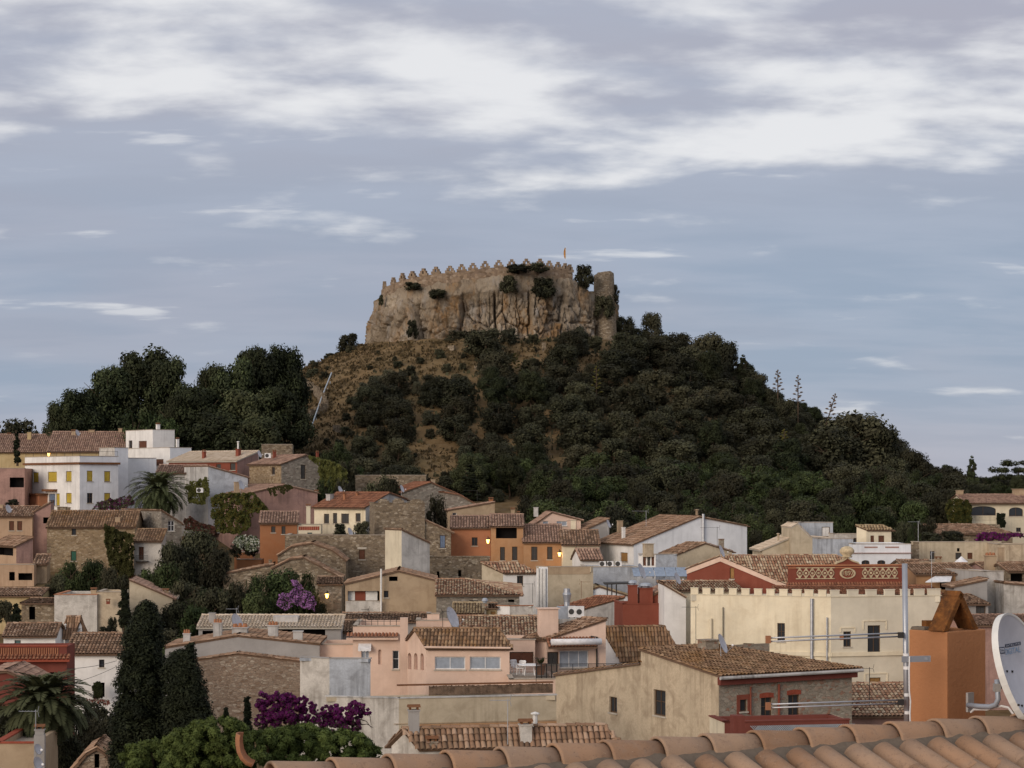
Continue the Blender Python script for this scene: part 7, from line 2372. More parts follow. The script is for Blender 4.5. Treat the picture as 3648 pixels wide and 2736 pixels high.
def palm(label, c, R, trunk_h, nf, seed):
 rs = random.Random(seed)
 c = np.array(c, float)
 root = empty('palm_tree', c - np.array((0, 0, trunk_h)))
 tag(root, label, 'palm', None)
 tb = MB()
 k = 9
 tb.tube([c - np.array((0, 0, trunk_h * (1 - i / k))) for i in range(k + 1)], [0.34 - 0.06 * (i / k) + 0.03 * (i % 2) for i in range(k + 1)], 9)
 build('trunk', tb, 'bark', root)
 V, Rr = [], []
 ra = MB()
 for i in range(nf):
  az = 2 * math.pi * (i * 0.618)
  f = (i + 0.5) / nf
  el = rad(82 - 118 * f ** 0.9)
  L = R * rs.uniform(0.9, 1.1) * (0.85 + 0.25 * math.sin(math.pi * f))
  h = np.array((math.cos(az), math.sin(az), 0))
  pts = []
  p = c.copy()
  e = el
  n = 14
  for j in range(n + 1):
   pts.append(p.copy())
   p = p + (h * math.cos(e) + np.array((0, 0, math.sin(e)))) * L / n
   e -= rad(4.6 + 3.0 * j / n)
  ra.tube(pts[::2], [0.035 * (1 - 0.8 * q / 7) for q in range(8)][:len(pts[::2])], 4, caps=False)
  side = np.array((-h[1], h[0], 0))
  for j in range(1, n):
   for q in (0.0, 0.5):
    b = pts[j] * (1 - q) + pts[j + 1] * q
    tg = unit(pts[j + 1] - pts[j])
    ll = R * 0.2 * math.sin(math.pi * (0.12 + 0.84 * (j + q) / n)) + 0.08
    for s in (-1, 1):
     d = unit(side * s + tg * 0.9 + np.array((0, 0, -0.12 + 0.35 * rs.random())))
     w = tg * 0.075
     V.append([b - w, b + d * ll * 0.5 - w * 1.2, b + d * ll, b + d * ll * 0.5 + w * 1.2])
     Rr.append(min(1, 0.25 + 0.6 * (1 - f) + 0.3 * rs.random()))
 build('frond_stalks', ra, 'leaf_palm', root)
 V = np.array(V).reshape(-1, 3) - ORG[root]
 link('fronds', quads_mesh('fronds', V, np.arange(len(V)).reshape(-1, 4), 'leaf_palm', Rr), root)
 return root
palm('upper date palm with a wide drooping crown beside the white house', pt(cA, 1565, 960, 256), 4.2, 6.0, 110, 1)
palm('lower dark palm in front of the brick red house', pt(cK, 430, 1010, 107), 2.75, 8.0, 110, 2)
def clump_plant(name, label, clumps, mat, n, size, cat, root_p, mat2=None, sel2=None, up=0.3, stretch=1.0, trunk=None):
 clumps = np.array(clumps, float)
 root = empty(name, root_p)
 tag(root, label, cat)
 V, Q, R = leaves(clumps, n, size, 0.10, up, stretch)
 P = V.reshape(-1, 4, 3)
 if mat2 is not None:
  m2 = sel2(P.mean(1))
  link('blossoms', quads_mesh('blossoms', P[m2].reshape(-1, 3) - ORG[root], np.arange(m2.sum() * 4).reshape(-1, 4), mat2, R[m2]), root)
  P, R = P[~m2], R[~m2]
 link('crown' if cat == 'tree' else 'foliage', quads_mesh('crown', P.reshape(-1, 3) - ORG[root], np.arange(len(P) * 4).reshape(-1, 4), mat, R), root)
 if trunk:
  tb = MB()
  tb.tube(trunk[0], trunk[1], 8)
  build('trunk', tb, 'bark', root)
 return root
# big cypresses by the white house
def cyp_clumps(o, rows, D, n, seed):
 """rows: (y, x_left, x_right) outline in crop px"""
 rs = random.Random(seed)
 out = []
 ys = [r[0] for r in rows]
 for i in range(n):
  y = rs.uniform(ys[0], ys[-1])
  xl, xr = np.interp(y, ys, [r[1] for r in rows]), np.interp(y, ys, [r[2] for r in rows])
  hw = (xr - xl) / 2 * S * D / F
  q = pt(o, (xl + xr) / 2, y, D)
  a = rs.uniform(0, 2 * math.pi)
  r = min(0.46, hw * 0.5) * rs.uniform(0.7, 1.25)
  rr = max(0.0, hw - r) * rs.uniform(0.55, 1.06)
  out.append((q[0] + rr * math.cos(a), q[1] + rr * math.sin(a), q[2], r, rs.random()))
 return out
for lab_, rows_, D_, n_, k_ in [
  ('tall dark cypress column standing before the white house', [(680, 1380, 1530), (740, 1310, 1580), (850, 1250, 1620), (1000, 1175, 1650), (1200, 1130, 1690), (1450, 1085, 1720), (1700, 1060, 1740), (1950, 1030, 1760), (2350, 1010, 1780)], 96, 420, 60000),
  ('shorter dark cypress with a ragged tip leaning on the tall one', [(1080, 1860, 1920), (1150, 1740, 1950), (1250, 1600, 1990), (1400, 1570, 2025), (1550, 1570, 2080), (1750, 1570, 2130), (1950, 1600, 2180), (2300, 1600, 2200)], 94, 330, 44000),
  ('slim dark cypress spire left of the tall cypress', [(535, 1205, 1235), (600, 1180, 1270), (700, 1168, 1285), (820, 1160, 1295), (950, 1155, 1300)], 150, 60, 7000),
  ('slim cypress spire in front of the long ochre house', [(-1160, 150, 156), (-1050, 138, 172), (-900, 132, 190), (-760, 128, 212), (-700, 130, 215)], 268, 50, 4000),
  ('small dark cypress beside the shadowy stone house', [(690, 140, 175), (760, 110, 205), (850, 92, 215), (980, 85, 215)], 176, 50, 5000)]:
 cl_ = cyp_clumps(cF, rows_, D_, n_, len(lab_))
 b_ = pt(cF, (rows_[-1][1] + rows_[-1][2]) / 2, rows_[-1][0], D_)
 t_0 = pt(cF, (rows_[0][1] + rows_[0][2]) / 2, rows_[0][0] + 60, D_)
 clump_plant('cypress', lab_, cl_, 'leaf_cypress', k_, 0.055 if D_ < 100 else 0.09, 'tree', b_, up=0.9, stretch=1.5, trunk=([b_ - np.array((0, 0, 0.5)), (b_ + t_0) / 2, t_0], [0.16, 0.1, 0.03]))
for lab_, rows_, D_, k_ in [('narrow clipped cypress post behind the upturned tile', [(690, 470, 525), (720, 462, 535), (850, 458, 548), (1000, 460, 560), (1180, 462, 572)], 100, 9000),
       ('small clipped cypress left of the narrow post', [(790, 275, 305), (850, 262, 322), (960, 250, 332)], 103, 3500)]:
 cl_ = cyp_clumps(cL, rows_, D_, 90, 5)
 for q_ in cl_:
  pass
 b_ = pt(cL, (rows_[-1][1] + rows_[-1][2]) / 2, rows_[-1][0], D_)
 clump_plant('clipped_cypress', lab_, cl_, 'leaf_cypress', k_, 0.045, 'shrub', b_, up=0.9, stretch=1.3)
# bougainvillea on the white wall
def boug():
 rs = random.Random(4)
 cl = []
 D = 104.5
 circ = [(660, 720, 80), (740, 680, 75), (830, 720, 80), (920, 710, 65), (700, 830, 100), (830, 840, 110), (960, 800, 90), (1060, 730, 55), (1090, 800, 75), (650, 930, 70), (760, 950, 90), (900, 940, 100), (1030, 920, 90),
   (1160, 800, 45), (1190, 880, 60), (1290, 820, 60), (1370, 790, 60), (1340, 880, 90), (1460, 860, 75), (1550, 780, 65), (1610, 800, 55), (1560, 880, 80), (1680, 830, 35), (1440, 960, 80), (1300, 960, 80), (1560, 970, 60), (1160, 980, 80)]
 for x, y, r in circ:
  for k in range(16):
   a, q = rs.uniform(0, 6.28), rs.random() ** 0.5
   p = pt(cL, x + math.cos(a) * q * r * 1.0, y + math.sin(a) * q * r * 1.0, D - rs.uniform(0, 0.9))
   cl.append((*p, r * S * D / F * rs.uniform(0.2, 0.45), rs.random()))
 base = pt(cL, 1100, 1200, D)
 zcut = zz(cL, 960, D)
 def sel(p):
  return (RNG.random(len(p)) < np.clip(0.9 - 0.75 * (zcut + 0.5 - p[:, 2]) / 1.2, 0.22, 0.9))
 o = clump_plant('bougainvillea', 'magenta purple bougainvillea massed against the white end wall', cl, 'leaf_green', 52000, 0.05, 'bougainvillea', base, 'flower_purple', sel)
 tb = MB()
 for x0, y0, x1, y1 in ((1600, 900, 1725, 990), (1680, 830, 1720, 960), (1600, 960, 1740, 985), (640, 1250, 660, 900), (1100, 1250, 1090, 900)):
  a, b = pt(cL, x0, y0, D), pt(cL, x1, y1, D + 0.3)
  tb.tube([a, (a + b) / 2 + np.array((0.05, 0, 0.12)), b], [0.03, 0.02, 0.012], 5)
 build('stems', tb, 'bark', o)
boug()
# the bright green pines below the near roof
def front_pine(label, domes, D, n, seed):
 rs = random.Random(seed)
 cl = []
 for x, y, rx, ry in domes:
  for k in range(60):
   a = rs.uniform(0, 2 * math.pi)
   q = rs.random() ** 0.5
   z = math.sqrt(max(0, 1 - q * q))
   wx = rx * S * D / F
   c = pt(cK, x, y, D)
   hz = ry * S * D / F
   cl.append((c[0] + wx * q * math.cos(a), c[1] + wx * 0.8 * q * math.sin(a), c[2] + hz * (z * rs.uniform(0.8, 1.02) if k % 3 else rs.uniform(-0.7, 0.3)), wx * rs.uniform(0.10, 0.17), rs.random()))
 b = pt(cK, domes[0][0], domes[0][1] + 600, D)
 b[2] = tz(b[0], b[1]) - 0.2
 top = pt(cK, domes[0][0], domes[0][1] - domes[0][3] * 0.6, D)
 clump_plant('garden_pine', label, cl, 'leaf_bright', n, 0.05, 'tree', b, up=0.7, stretch=1.6, trunk=([b, (b + top) / 2 + np.array((0.1, 0, 0)), top], [0.22, 0.16, 0.05]))
oxL = (700 - 0) / S                                 # crop L x to crop K x
oyL = (2236 - 2136) / S
front_pine('bright green rounded pine at the bottom left of the near roof', [(1500, 1640, 340, 240), (1900, 1560, 330, 300), (2120, 1420, 330, 260), (2250, 1640, 380, 330), (1720, 1760, 420, 330)], 64, 85000, 3)
front_pine('bright green spreading pine directly behind the near ridge', [(oxL + 700, oyL + 1250, 330, 230), (oxL + 1050, oyL + 1240, 350, 290), (oxL + 1400, oyL + 1260, 330, 240), (oxL + 300, oyL + 1300, 260, 210), (oxL + 1650, oyL + 1280, 170, 130)], 67, 85000, 8)
# ------------------------------------------------------------------ agaves in flower, hillside walls and rail
def ground_hit(sx, sy, d0=285.0, d1=372.0):
 best = None
 for d in np.arange(d0, d1, 0.5):
  p = at(sx, sy, d)
  if tz(p[0], d) >= p[2]:
   return np.array((p[0], d, tz(p[0], d)))
 p = at(sx, sy, d1)
 return np.array((p[0], d1, tz(p[0], d1)))
def agave(label, sx, sy_top, sy_bot, d, lean=0.0, dry=False):
 b = at(sx - lean * 40, sy_bot, d)
 t = at(sx, sy_top, d)
 g = tz(b[0], d)
 root = empty('agave', (b[0], d, min(g, b[2])))
 tag(root, label, 'agave', None)
 mb = MB()
 b0 = b.copy()
 b0[2] = min(g, b[2])
 mb.tube([b0, b, t], [0.14, 0.12, 0.07], 6)
 build('stalk', mb, 'bark', root)
 fl = MB()
 H = t[2] - b[2]
 for i in range(16):
  f = i / 15
  z = b[2] + H * (0.30 + 0.68 * f)
  q = b + (t - b) * (0.30 + 0.68 * f)
  L = 0.75 * (1 - 0.75 * f) + 0.08
  a = i * 2.4
  e = q + np.array((math.cos(a) * L, math.sin(a) * L, 0.12))
  fl.tube([q, e], 0.04, 4)
  fl.lathe(e - np.array((0, 0, 0.03)), [(0.08, 0), (0.32 * (1.1 - 0.6 * f), 0.1), (0.24 * (1.1 - 0.6 * f), 0.2), (0.05, 0.26)], 6)
 build('flower_heads', fl, 'wood_old' if dry else 'leaf_ivy_gold', root)
 lv = MB()
 for i in range(12):
  a = i * 0.524 * 1.0
  h = np.array((math.cos(a), math.sin(a), 0))
  s = np.array((-h[1], h[0], 0)) * 0.09
  p0 = b0 + np.array((0, 0, 0.1))
  p1, p2 = p0 + h * 0.5 + np.array((0, 0, 0.55)), p0 + h * 0.95 + np.array((0, 0, 0.8))
  lv.poly([p0 - s, p0 + s, p1 + s, p1 - s])
  lv.poly([p1 - s, p1 + s, p2])
 build('leaves', lv, 'leaf_olive', root)
agave('first flowering agave stalk on the right skyline', 2771, 1322, 1420, 354, 0, True)
agave('tallest flowering agave stalk on the right skyline', 2843, 1341, 1470, 351, 0, True)
agave('thin leaning bare agave stalk on the right skyline', 2976, 1407, 1510, 345, 0.8, True)
agave('yellow flowering agave stalk in the wood below the cliff', 1837, 1262, 1350, 344)
agave('tall yellow green agave stalk in the middle of the wood', 2125, 1309, 1440, 335)
agave('orange flowered agave stalk low on the right slope', 2794, 1534, 1620, 318)
def stone_run(label, pts, h, th=0.5, mat='rubble', name='terrace_wall'):
 P = [ground_hit(*q) for q in pts]
 root = empty(name, P[0])
 tag(root, label, 'wall')
 mb = MB()
 for a, b in zip(P[:-1], P[1:]):
  n = max(1, int(np.linalg.norm(b - a) / 1.2))
  e = unit((b - a) * np.array((1, 1, 0)))
  s = np.array((-e[1], e[0], 0)) * th / 2
  for i in range(n):
   p, q = a + (b - a) * i / n, a + (b - a) * (i + 1) / n
   zt = max(tz(p[0], p[1]), tz(q[0], q[1])) + h * random.uniform(0.88, 1.1)
   zb = min(tz(p[0], p[1]), tz(q[0], q[1])) - 0.6
   mb.hexa([(*(p - s)[:2], zb), (*(q - s)[:2], zb), (*(q + s)[:2], zb), (*(p + s)[:2], zb), (*(p - s)[:2], zt), (*(q - s)[:2], zt), (*(q + s)[:2], zt), (*(p + s)[:2], zt)])
 build('wall', mb, mat, root)
stone_run('dry stone terrace wall climbing beside the pines', [(970, 1500), (1082, 1405)], 0.9)
stone_run('dark dry stone wall falling from the grass towards the rail', [(1085, 1385), (1165, 1462)], 1.5)
stone_run('dry stone wall under the rubble slope', [(1062, 1525), (1160, 1466)], 1.2)
stone_run('pale low wall at the foot of the rubble slope', [(965, 1512), (1056, 1522)], 0.8)
stone_run('short terrace wall right of the rail', [(1190, 1535), (1225, 1545)], 0.8)
stone_run('pale stone block on the path under the cliff', [(1597, 1252), (1620, 1252)], 1.0)
stone_run('low path wall in the brown gully under the cliff', [(1690, 1318), (1790, 1312)], 0.5)
stone_run('small pale ruin beside the path on the right', [(2152, 1280), (2178, 1280)], 1.0)
stone_run('little pale pier at the foot of the cliff', [(1930, 1250), (1945, 1250)], 1.2)
a_, b_ = ground_hit(1181, 1368), ground_hit(1111, 1552)
rr_ = empty('hill_rail', b_)
tag(rr_, 'pale grey pipe rail running straight up the dry slope', 'rail')
mb_ = MB()
mb_.tube([a_ + np.array((0, 0, 1.9)), (a_ + b_) / 2 + np.array((0, 0, 2.0)), b_ + np.array((0, 0, 1.5))], 0.12, 6)
build('pipe', mb_, 'rail_grey', rr_)
for i_ in range(7):
 mb_ = MB()
 p_ = b_ + (a_ - b_) * (i_ + 0.5) / 7
 zl_ = (b_[2] + 0.8) + (a_[2] + 0.3 - b_[2]) * (i_ + 0.5) / 7
 mb_.tube([(p_[0], p_[1], tz(p_[0], p_[1]) - 0.3), (p_[0], p_[1], zl_)], 0.05, 5)
 build('post', mb_, 'rail_grey', rr_)
# ------------------------------------------------------------------ lamps, dishes, aerials, terrace furniture
street_lamp('lit orange lantern on the corner of the salmon house', pt(cC, 935, 1462, 229.8), pt(cC, 962, 1440, 231.4), 30)
street_lamp('lit orange lantern beside the second orange house', pt(cC, 1640, 1590, 229.0), pt(cC, 1660, 1570, 230.4), 30)
street_lamp('lit orange lantern right of the lilac bougainvillea', pt(cG, 1285, 617, 201.5), pt(cG, 1300, 590, 202.9), 30)
street_lamp('small lit lantern under the eave of the long ochre house', pt(cA, 480, 608, 295), pt(cA, 488, 590, 296.8), 12)
for o_, x_, y_, D_, r_, yaw_, ft_, lab_ in [
  (cB, 445, 905, 249, 0.62, 112, 1.2, 'white dish on the roof of the ivied pink house'), (cB, 1420, 957, 250, 0.55, 112, 1.2, 'white dish between the pink gable and the cream house'),
  (cC, 92, 942, 254, 0.5, 112, 0.8, 'white dish on the grey stone gabled house'), (cC, 2125, 1287, 234, 0.5, 112, 0.8, 'white dish beside the brown roof left of the white gable'),
  (cI, 870, 305, 181, 0.55, 118, 0.6, 'pale round dish on the tiles by the red gable'), (cI, 520, 232, 197, 0.8, 112, 1.0, 'grey dish in front of the solar panels'),
  (cG, 405, 880, 157, 0.75, 115, 1.0, 'white dish on the cream tiled roof'), (cH, 590, 830, 150.5, 0.85, 115, 0.9, 'grey dish on a pole behind the peach parapet'),
  (cN, 1316, 155, 123.4, 0.62, 112, 0.7, 'white dish on the lichened roof of the big beige house'), (cK, 380, 1473, 98, 0.27, 118, 0.3, 'upper white dish on the grey chimney at the bottom left'),
  (cK, 380, 1612, 97.5, 0.33, 118, 0.3, 'lower white dish on the grey chimney at the bottom left'), (cA, 765, 392, 300, 0.5, 112, 0.8, 'small dish by the chimney of the ochre house'),
  (cA, 85, 1140, 247, 0.55, 115, 0.8, 'white dish on the roof of the peach house'), (cB, 622, 600, 268, 0.5, 112, 0.8, 'white dish on the red house gable'),
  (cB, 1518, 1372, 224, 0.55, 112, 0.4, 'pale dish between the two terrace bushes'), (cD, 190, 1012, 233, 0.5, 112, 0.8, 'white dish on the ridge left of the white gable'),
  (cD, 1305, 1280, 188, 0.6, 112, 0.7, 'blue white dish behind the red gable tip')]:
 dish(lab_, pt(o_, x_, y_, D_), r_, yaw_, ft_)
for o_, x_, yb_, yt_, D_, bm_, n_, yaw_, mat_, lab_ in [
  (cI, 1048, 975, 580, 168, 1.3, 12, 280, 'iron', 'dark aerial in front of the cream battlemented wall'), (cD, 1258, 1240, 1042, 214, 2.0, 8, 275, 'iron', 'thin aerial before the white gable'),
  (cH, 1375, 690, 490, 197, 1.4, 8, 270, 'iron', 'thin aerial left of the white ducts'), (cM, 1130, 1150, 700, 91, 0.9, 7, 275, 'steel', 'thin pale aerial on the mottled front roof'),
  (cJ, 690, 1560, 1180, 127, 1.9, 12, 280, 'iron', 'dark aerial beside the near chimney'), (cK, 352, 1290, 1085, 98.6, 0.9, 7, 270, 'steel', 'pale aerial on the grey chimney at the bottom left'),
  (cC, 830, 1075, 955, 247, 2.0, 8, 275, 'iron', 'thin aerial by the hill foot sheds'), (cE, 1170, 1210, 985, 214, 1.2, 6, 275, 'steel', 'thin aerial at the corner of the long beige house'),
  (cD, 558, 1035, 880, 230, 1.8, 8, 275, 'steel', 'aerial behind the ridge of the white gable'), (cC, 1808, 1640, 1250, 225, 1.2, 7, 275, 'iron', 'tall thin aerial before the cream house'),
  (cG, 395, 830, 735, 155, 0.9, 6, 275, 'steel', 'pale aerial above the cream tiled roof'), (cH, 1855, 640, 470, 196, 1.0, 9, 100, 'rust', 'bushy brown aerial by the steel cowl'),
  (cH, 490, 935, 760, 147, 0.5, 4, 90, 'iron', 'dark pole at the peach parapet'), (cH, 1410, 1520, 1220, 140, 0.9, 5, 90, 'iron', 'dark aerial pole at the terrace corner'),
  (cJ, 1302, 400, 40, 178, 0.4, 4, 90, 'steel', 'tall thin mast behind the right battlements'), (cG, 1690, 905, 740, 160, 0.6, 5, 275, 'iron', 'dark aerial behind the peach roof rail')]:
 b_ = pt(o_, x_, yb_, D_)
 antenna(lab_, b_, zz(o_, yt_, D_) - b_[2], bm_, n_, yaw_, mat_)
ac_unit('left of two white air conditioners beside the steel cowl', pt(cH, 1762, 832, 176), 0.62, 0.95, 8)
ac_unit('right of two white air conditioners beside the steel cowl', pt(cH, 1840, 834, 176), 0.7, 0.95, 8)
ac_unit('small white air conditioner on the red house roof', pt(cB, 702, 645, 266), 0.8, 0.62, 5)
ac_unit('grey air conditioner on the wall right of the palm', pt(cA, 1968, 985, 250), 0.8, 0.55, 5)
for i_, x_ in enumerate((130, 205, 285)):
 ac_unit('%s of three small fans on the blue grey terrace' % ('left', 'middle', 'right')[i_], pt(cD, x_, 1436, 207), 0.62, 0.5, 0)
# grey chimney at the bottom left
q_ = pt(cK, 392, 1660, 98.8)
gc_ = empty('chimney_post', q_)
tag(gc_, 'tall grey chimney with a capped top at the bottom left', 'chimney')
mb_ = MB()
mb_.box(q_ - np.array((0, 0, 3)), (0.5, 0.45, zz(cK, 1330, 98.8) - q_[2] + 3), (1, 0.1))
build('shaft', mb_, 'grey', gc_)
chimney(gc_, (q_[0], q_[1]), zz(cK, 1328, 98.8), zz(cK, 1262, 98.8), 0.42, 'grey', (1, 0.1), 'cap')
# steel cowl
q_ = pt(cH, 1713, 835, 178)
cw_ = empty('vent_cowl', q_)
tag(cw_, 'big steel extractor cowl on the peach roof', 'vent')
mb_ = MB()
r_ = 40 * S * 178 / F
k_ = (zz(cH, 545, 178) - q_[2])
mb_.lathe(q_, [(r_ * 0.55, 0), (r_ * 0.55, k_ * 0.40), (r_ * 0.75, k_ * 0.42), (r_ * 0.72, k_ * 0.55), (r_ * 0.8, k_ * 0.62), (r_ * 1.08, k_ * 0.80), (r_ * 1.05, k_ * 0.84), (r_ * 0.85, k_ * 0.86), (r_ * 0.8, k_ * 1.0)], 16)
build('cowl', mb_, 'steel', cw_)
mb_ = MB()
mb_.box(pt(cH, 1675, 840, 177), (1.0, 1.0, 1.05), (1, 0.1))
build('duct_box', mb_, 'cowl_grey', cw_)
# solar panels
for i_ in range(6):
 x0_, x1_ = 415 + i_ * 108, 415 + (i_ + 1) * 108 - 6
 sp_ = empty('solar_panel', pt(cD, x0_, 1528, 203))
 tag(sp_, '%s solar panel in the tilted row behind the red gable' % ('first (leftmost)', 'second', 'third', 'fourth', 'fifth', 'last (rightmost)')[i_], 'solar panel', 'solar panels')
 mb_ = MB()
 a_, b_ = pt(cD, x0_ + 20, 1528, 202.5), pt(cD, x1_ + 20, 1528, 202.5)
 c_, d_ = pt(cD, x1_, 1440, 204.2), pt(cD, x0_, 1440, 204.2)
 n_ = unit(np.cross(b_ - a_, d_ - a_)) * 0.05
 mb_.hexa([a_ - n_, b_ - n_, c_ - n_, d_ - n_, a_, b_, c_, d_])
 build('panel', mb_, 'solar', sp_)
 mb_ = MB()
 mb_.tube([c_, (c_[0], c_[1] + 0.1, a_[2] - 0.3)], 0.03, 5)
 mb_.tube([d_, (d_[0], d_[1] + 0.1, a_[2] - 0.3)], 0.03, 5)
 build('stand', mb_, 'steel', sp_)
# pergola
q_ = pt(cI, 275, 480, 195)
pg_ = empty('pergola', q_)
tag(pg_, 'dark metal terrace canopy on thin posts left of the red chimneys', 'pergola')
mb_ = MB()
a_, b_ = pt(cI, 150, 368, 194), pt(cI, 400, 362, 194)
mb_.hexa([a_, b_, b_ + np.array((0, 3, 0)), a_ + np.array((0, 3, 0)), a_ + np.array((0, 0, 0.12)), b_ + np.array((0, 0, 0.12)), b_ + np.array((0, 3, 0.12)), a_ + np.array((0, 3, 0.12))])
build('canopy', mb_, 'iron', pg_)
for x_ in (175, 220, 265):
 mb_ = MB()
 t_0, b_0 = pt(cI, x_, 366, 194.1), pt(cI, x_, 480, 194.1)
 mb_.tube([b_0, t_0], 0.06, 5)
 build('post', mb_, 'iron', pg_)
# parasol
q_ = pt(cE, 1595, 1420, 203)
um_ = empty('parasol', q_)
tag(um_, 'white pointed parasol in front of the long beige house', 'parasol')
mb_ = MB()
r_, h_ = 66 * S * 203 / F, 55 * S * 203 / F
z_ = zz(cE, 1388, 203) - q_[2]
mb_.lathe(q_ + np.array((0, 0, z_)), [(r_, 0), (r_ * 0.96, 0.05), (r_ * 0.5, h_ * 0.5), (0.04, h_)], 8)
build('canopy', mb_, 'awning_white', um_)
mb_ = MB()
mb_.tube([q_, q_ + np.array((0, 0, z_ + h_ * 0.6))], 0.04, 6)
build('pole', mb_, 'steel', um_)
# terrace furniture of the peach building
fz_ = hte['zt'] - 0.15
def chair(label, x, D, yaw):
 p = pt(cH, x, 0, D)
 p[2] = fz_ + 0.15
 root = empty('terrace_chair', p)
 tag(root, label, 'chair', 'white plastic terrace chairs')
 c, s = math.cos(rad(yaw)), math.sin(rad(yaw))
 L = lambda a, b, z: p + np.array((a * c - b * s, a * s + b * c, z))
 mb = MB()
 mb.box(L(0, 0, 0.43), (0.5, 0.5, 0.05), (c, s))
 build('seat', mb, 'plastic_white', root)
 mb = MB()
 for k in range(5):
  a = -0.2 + 0.1 * k
  mb.hexa([L(a - 0.035, 0.22, 0.5), L(a + 0.035, 0.22, 0.5), L(a + 0.035, 0.25, 0.5), L(a - 0.035, 0.25, 0.5), L(a - 0.035, 0.30, 0.88), L(a + 0.035, 0.30, 0.88), L(a + 0.035, 0.33, 0.88), L(a - 0.035, 0.33, 0.88)])
 mb.hexa([L(-0.27, 0.29, 0.882), L(0.27, 0.29, 0.882), L(0.27, 0.34, 0.882), L(-0.27, 0.34, 0.882), L(-0.2, 0.31, 0.97), L(0.2, 0.31, 0.97), L(0.2, 0.35, 0.97), L(-0.2, 0.35, 0.97)])
 build('backrest', mb, 'plastic_white', root)
 for a, b in ((-0.22, -0.22), (0.22, -0.22), (-0.22, 0.22), (0.22, 0.22)):
  mb = MB()
  mb.tube([L(a * 1.1, b * 1.1, 0), L(a, b, 0.43)], 0.03, 6)
  build('leg', mb, 'plastic_white', root)
 for a in (-0.27, 0.27):
  mb = MB()
  mb.tube([L(a, -0.24, 0.45), L(a, -0.22, 0.66), L(a, 0.28, 0.68)], 0.025, 6)
  build('armrest', mb, 'plastic_white', root)
chair('white plastic chair at the wall of the peach terrace', 1205, 145.5, 25)
chair('white plastic chair next to the oval terrace table', 1262, 144.8, -20)
p_ = pt(cH, 1345, 0, 144.5)
p_[2] = fz_ + 0.15
tb_ = empty('terrace_table', p_)
tag(tb_, 'round white table on the peach terrace', 'table')
mb_ = MB()
mb_.lathe(p_ + np.array((0, 0, 0.68)), [(0.85, 0), (0.87, 0.02), (0.85, 0.05)], 20)
build('table_top', mb_, 'plastic_white', tb_)
for a_ in (0.8, 2.36, 3.94, 5.5):
 mb_ = MB()
 mb_.tube([p_ + np.array((0.5 * math.cos(a_), 0.5 * math.sin(a_), 0)), p_ + np.array((0.4 * math.cos(a_), 0.4 * math.sin(a_), 0.68))], 0.035, 6)
 build('leg', mb_, 'plastic_white', tb_)
p_ = pt(cH, 1455, 0, 144.5)
p_[2] = fz_ + 0.15
fp_ = empty('flower_pot', p_)
tag(fp_, 'orange terracotta pot on the peach terrace', 'flower pot')
mb_ = MB()
mb_.lathe(p_, [(0.24, 0), (0.34, 0.62), (0.38, 0.63), (0.38, 0.74)], 14)
build('pot', mb_, 'terracotta', fp_)
mb_ = MB()
for k_ in range(26):
 a_ = k_ * 2.4
 e_ = p_ + np.array((0.3 * math.cos(a_), 0.3 * math.sin(a_), 1.0 + 0.3 * random.random()))
 mb_.poly([p_ + np.array((0, 0, 0.7)), (p_ + e_) / 2 + np.array((0.05, 0, 0.36)), e_, (p_ + e_) / 2 + np.array((-0.05, 0, 0.36))])
build('plant', mb_, 'leaf_green', fp_)
# overhead wires by the white house
for pa_, pb_, lab_ in ((pt(cF, 640, 1335, 135), pt(cF, 1150, 1255, 148), 'upper black wire crossing the white house wall'), (pt(cF, 640, 1495, 135), pt(cF, 1150, 1310, 148), 'slanting black wire crossing the white house wall'),
      (pt(cF, 650, 1440, 136), pt(cF, 760, 1436, 150), 'short black wire beside the brick red house')):
 wi_ = MB()
 wi_.tube([pa_ + (pb_ - pa_) * t_ - np.array((0, 0, 0.5 * t_ * (1 - t_))) for t_ in np.linspace(0, 1, 9)], 0.016, 4)
 tag(build('overhead_wire', wi_, 'iron', None, pa_), lab_, 'wire')
# ------------------------------------------------------------------ the near roof
RD = unit((0.892, 0.452, 0.0))                      # ridge direction
DN = unit((0.452, -0.892, 0.0))                     # towards the eave, in plan
R0 = np.array((-1.118, 12.9, CZ - 1.705))           # a point of the ridge crest (top of the ridge tiles)
PITCH = 0.30                                        # roof slope
SLP = unit(DN + np.array((0, 0, -PITCH)))
NRM = unit(np.cross(RD, SLP))
NRM = NRM if NRM[2] > 0 else -NRM
near = empty('near_roof', R0 + np.array((2.5, 1.2, -3.0)))
tag(near, 'terracotta barrel tiled roof with a mortared ridge in the foreground', 'roof')
S0, S1 = -0.50, 6.6
mb_ = MB()                                          # both slopes of the deck
RT = R0 + np.array((0, 0, -0.16))
a_, b_ = RT + RD * S0, RT + RD * S1
for sgn_ in (1, -1):
 d_ = unit(DN * sgn_ + np.array((0, 0, -PITCH)))
 mb_.hexa([a_ + np.array((0, 0, -0.25)), b_ + np.array((0, 0, -0.25)), b_ + d_ * 4 + np.array((0, 0, -0.25)), a_ + d_ * 4 + np.array((0, 0, -0.25)),
    a_ + np.array((0, 0, -0.07)), b_ + np.array((0, 0, -0.07)), b_ + d_ * 4 + np.array((0, 0, -0.07)), a_ + d_ * 4 + np.array((0, 0, -0.07))])
build('roof_deck', mb_, 'terracotta', near)
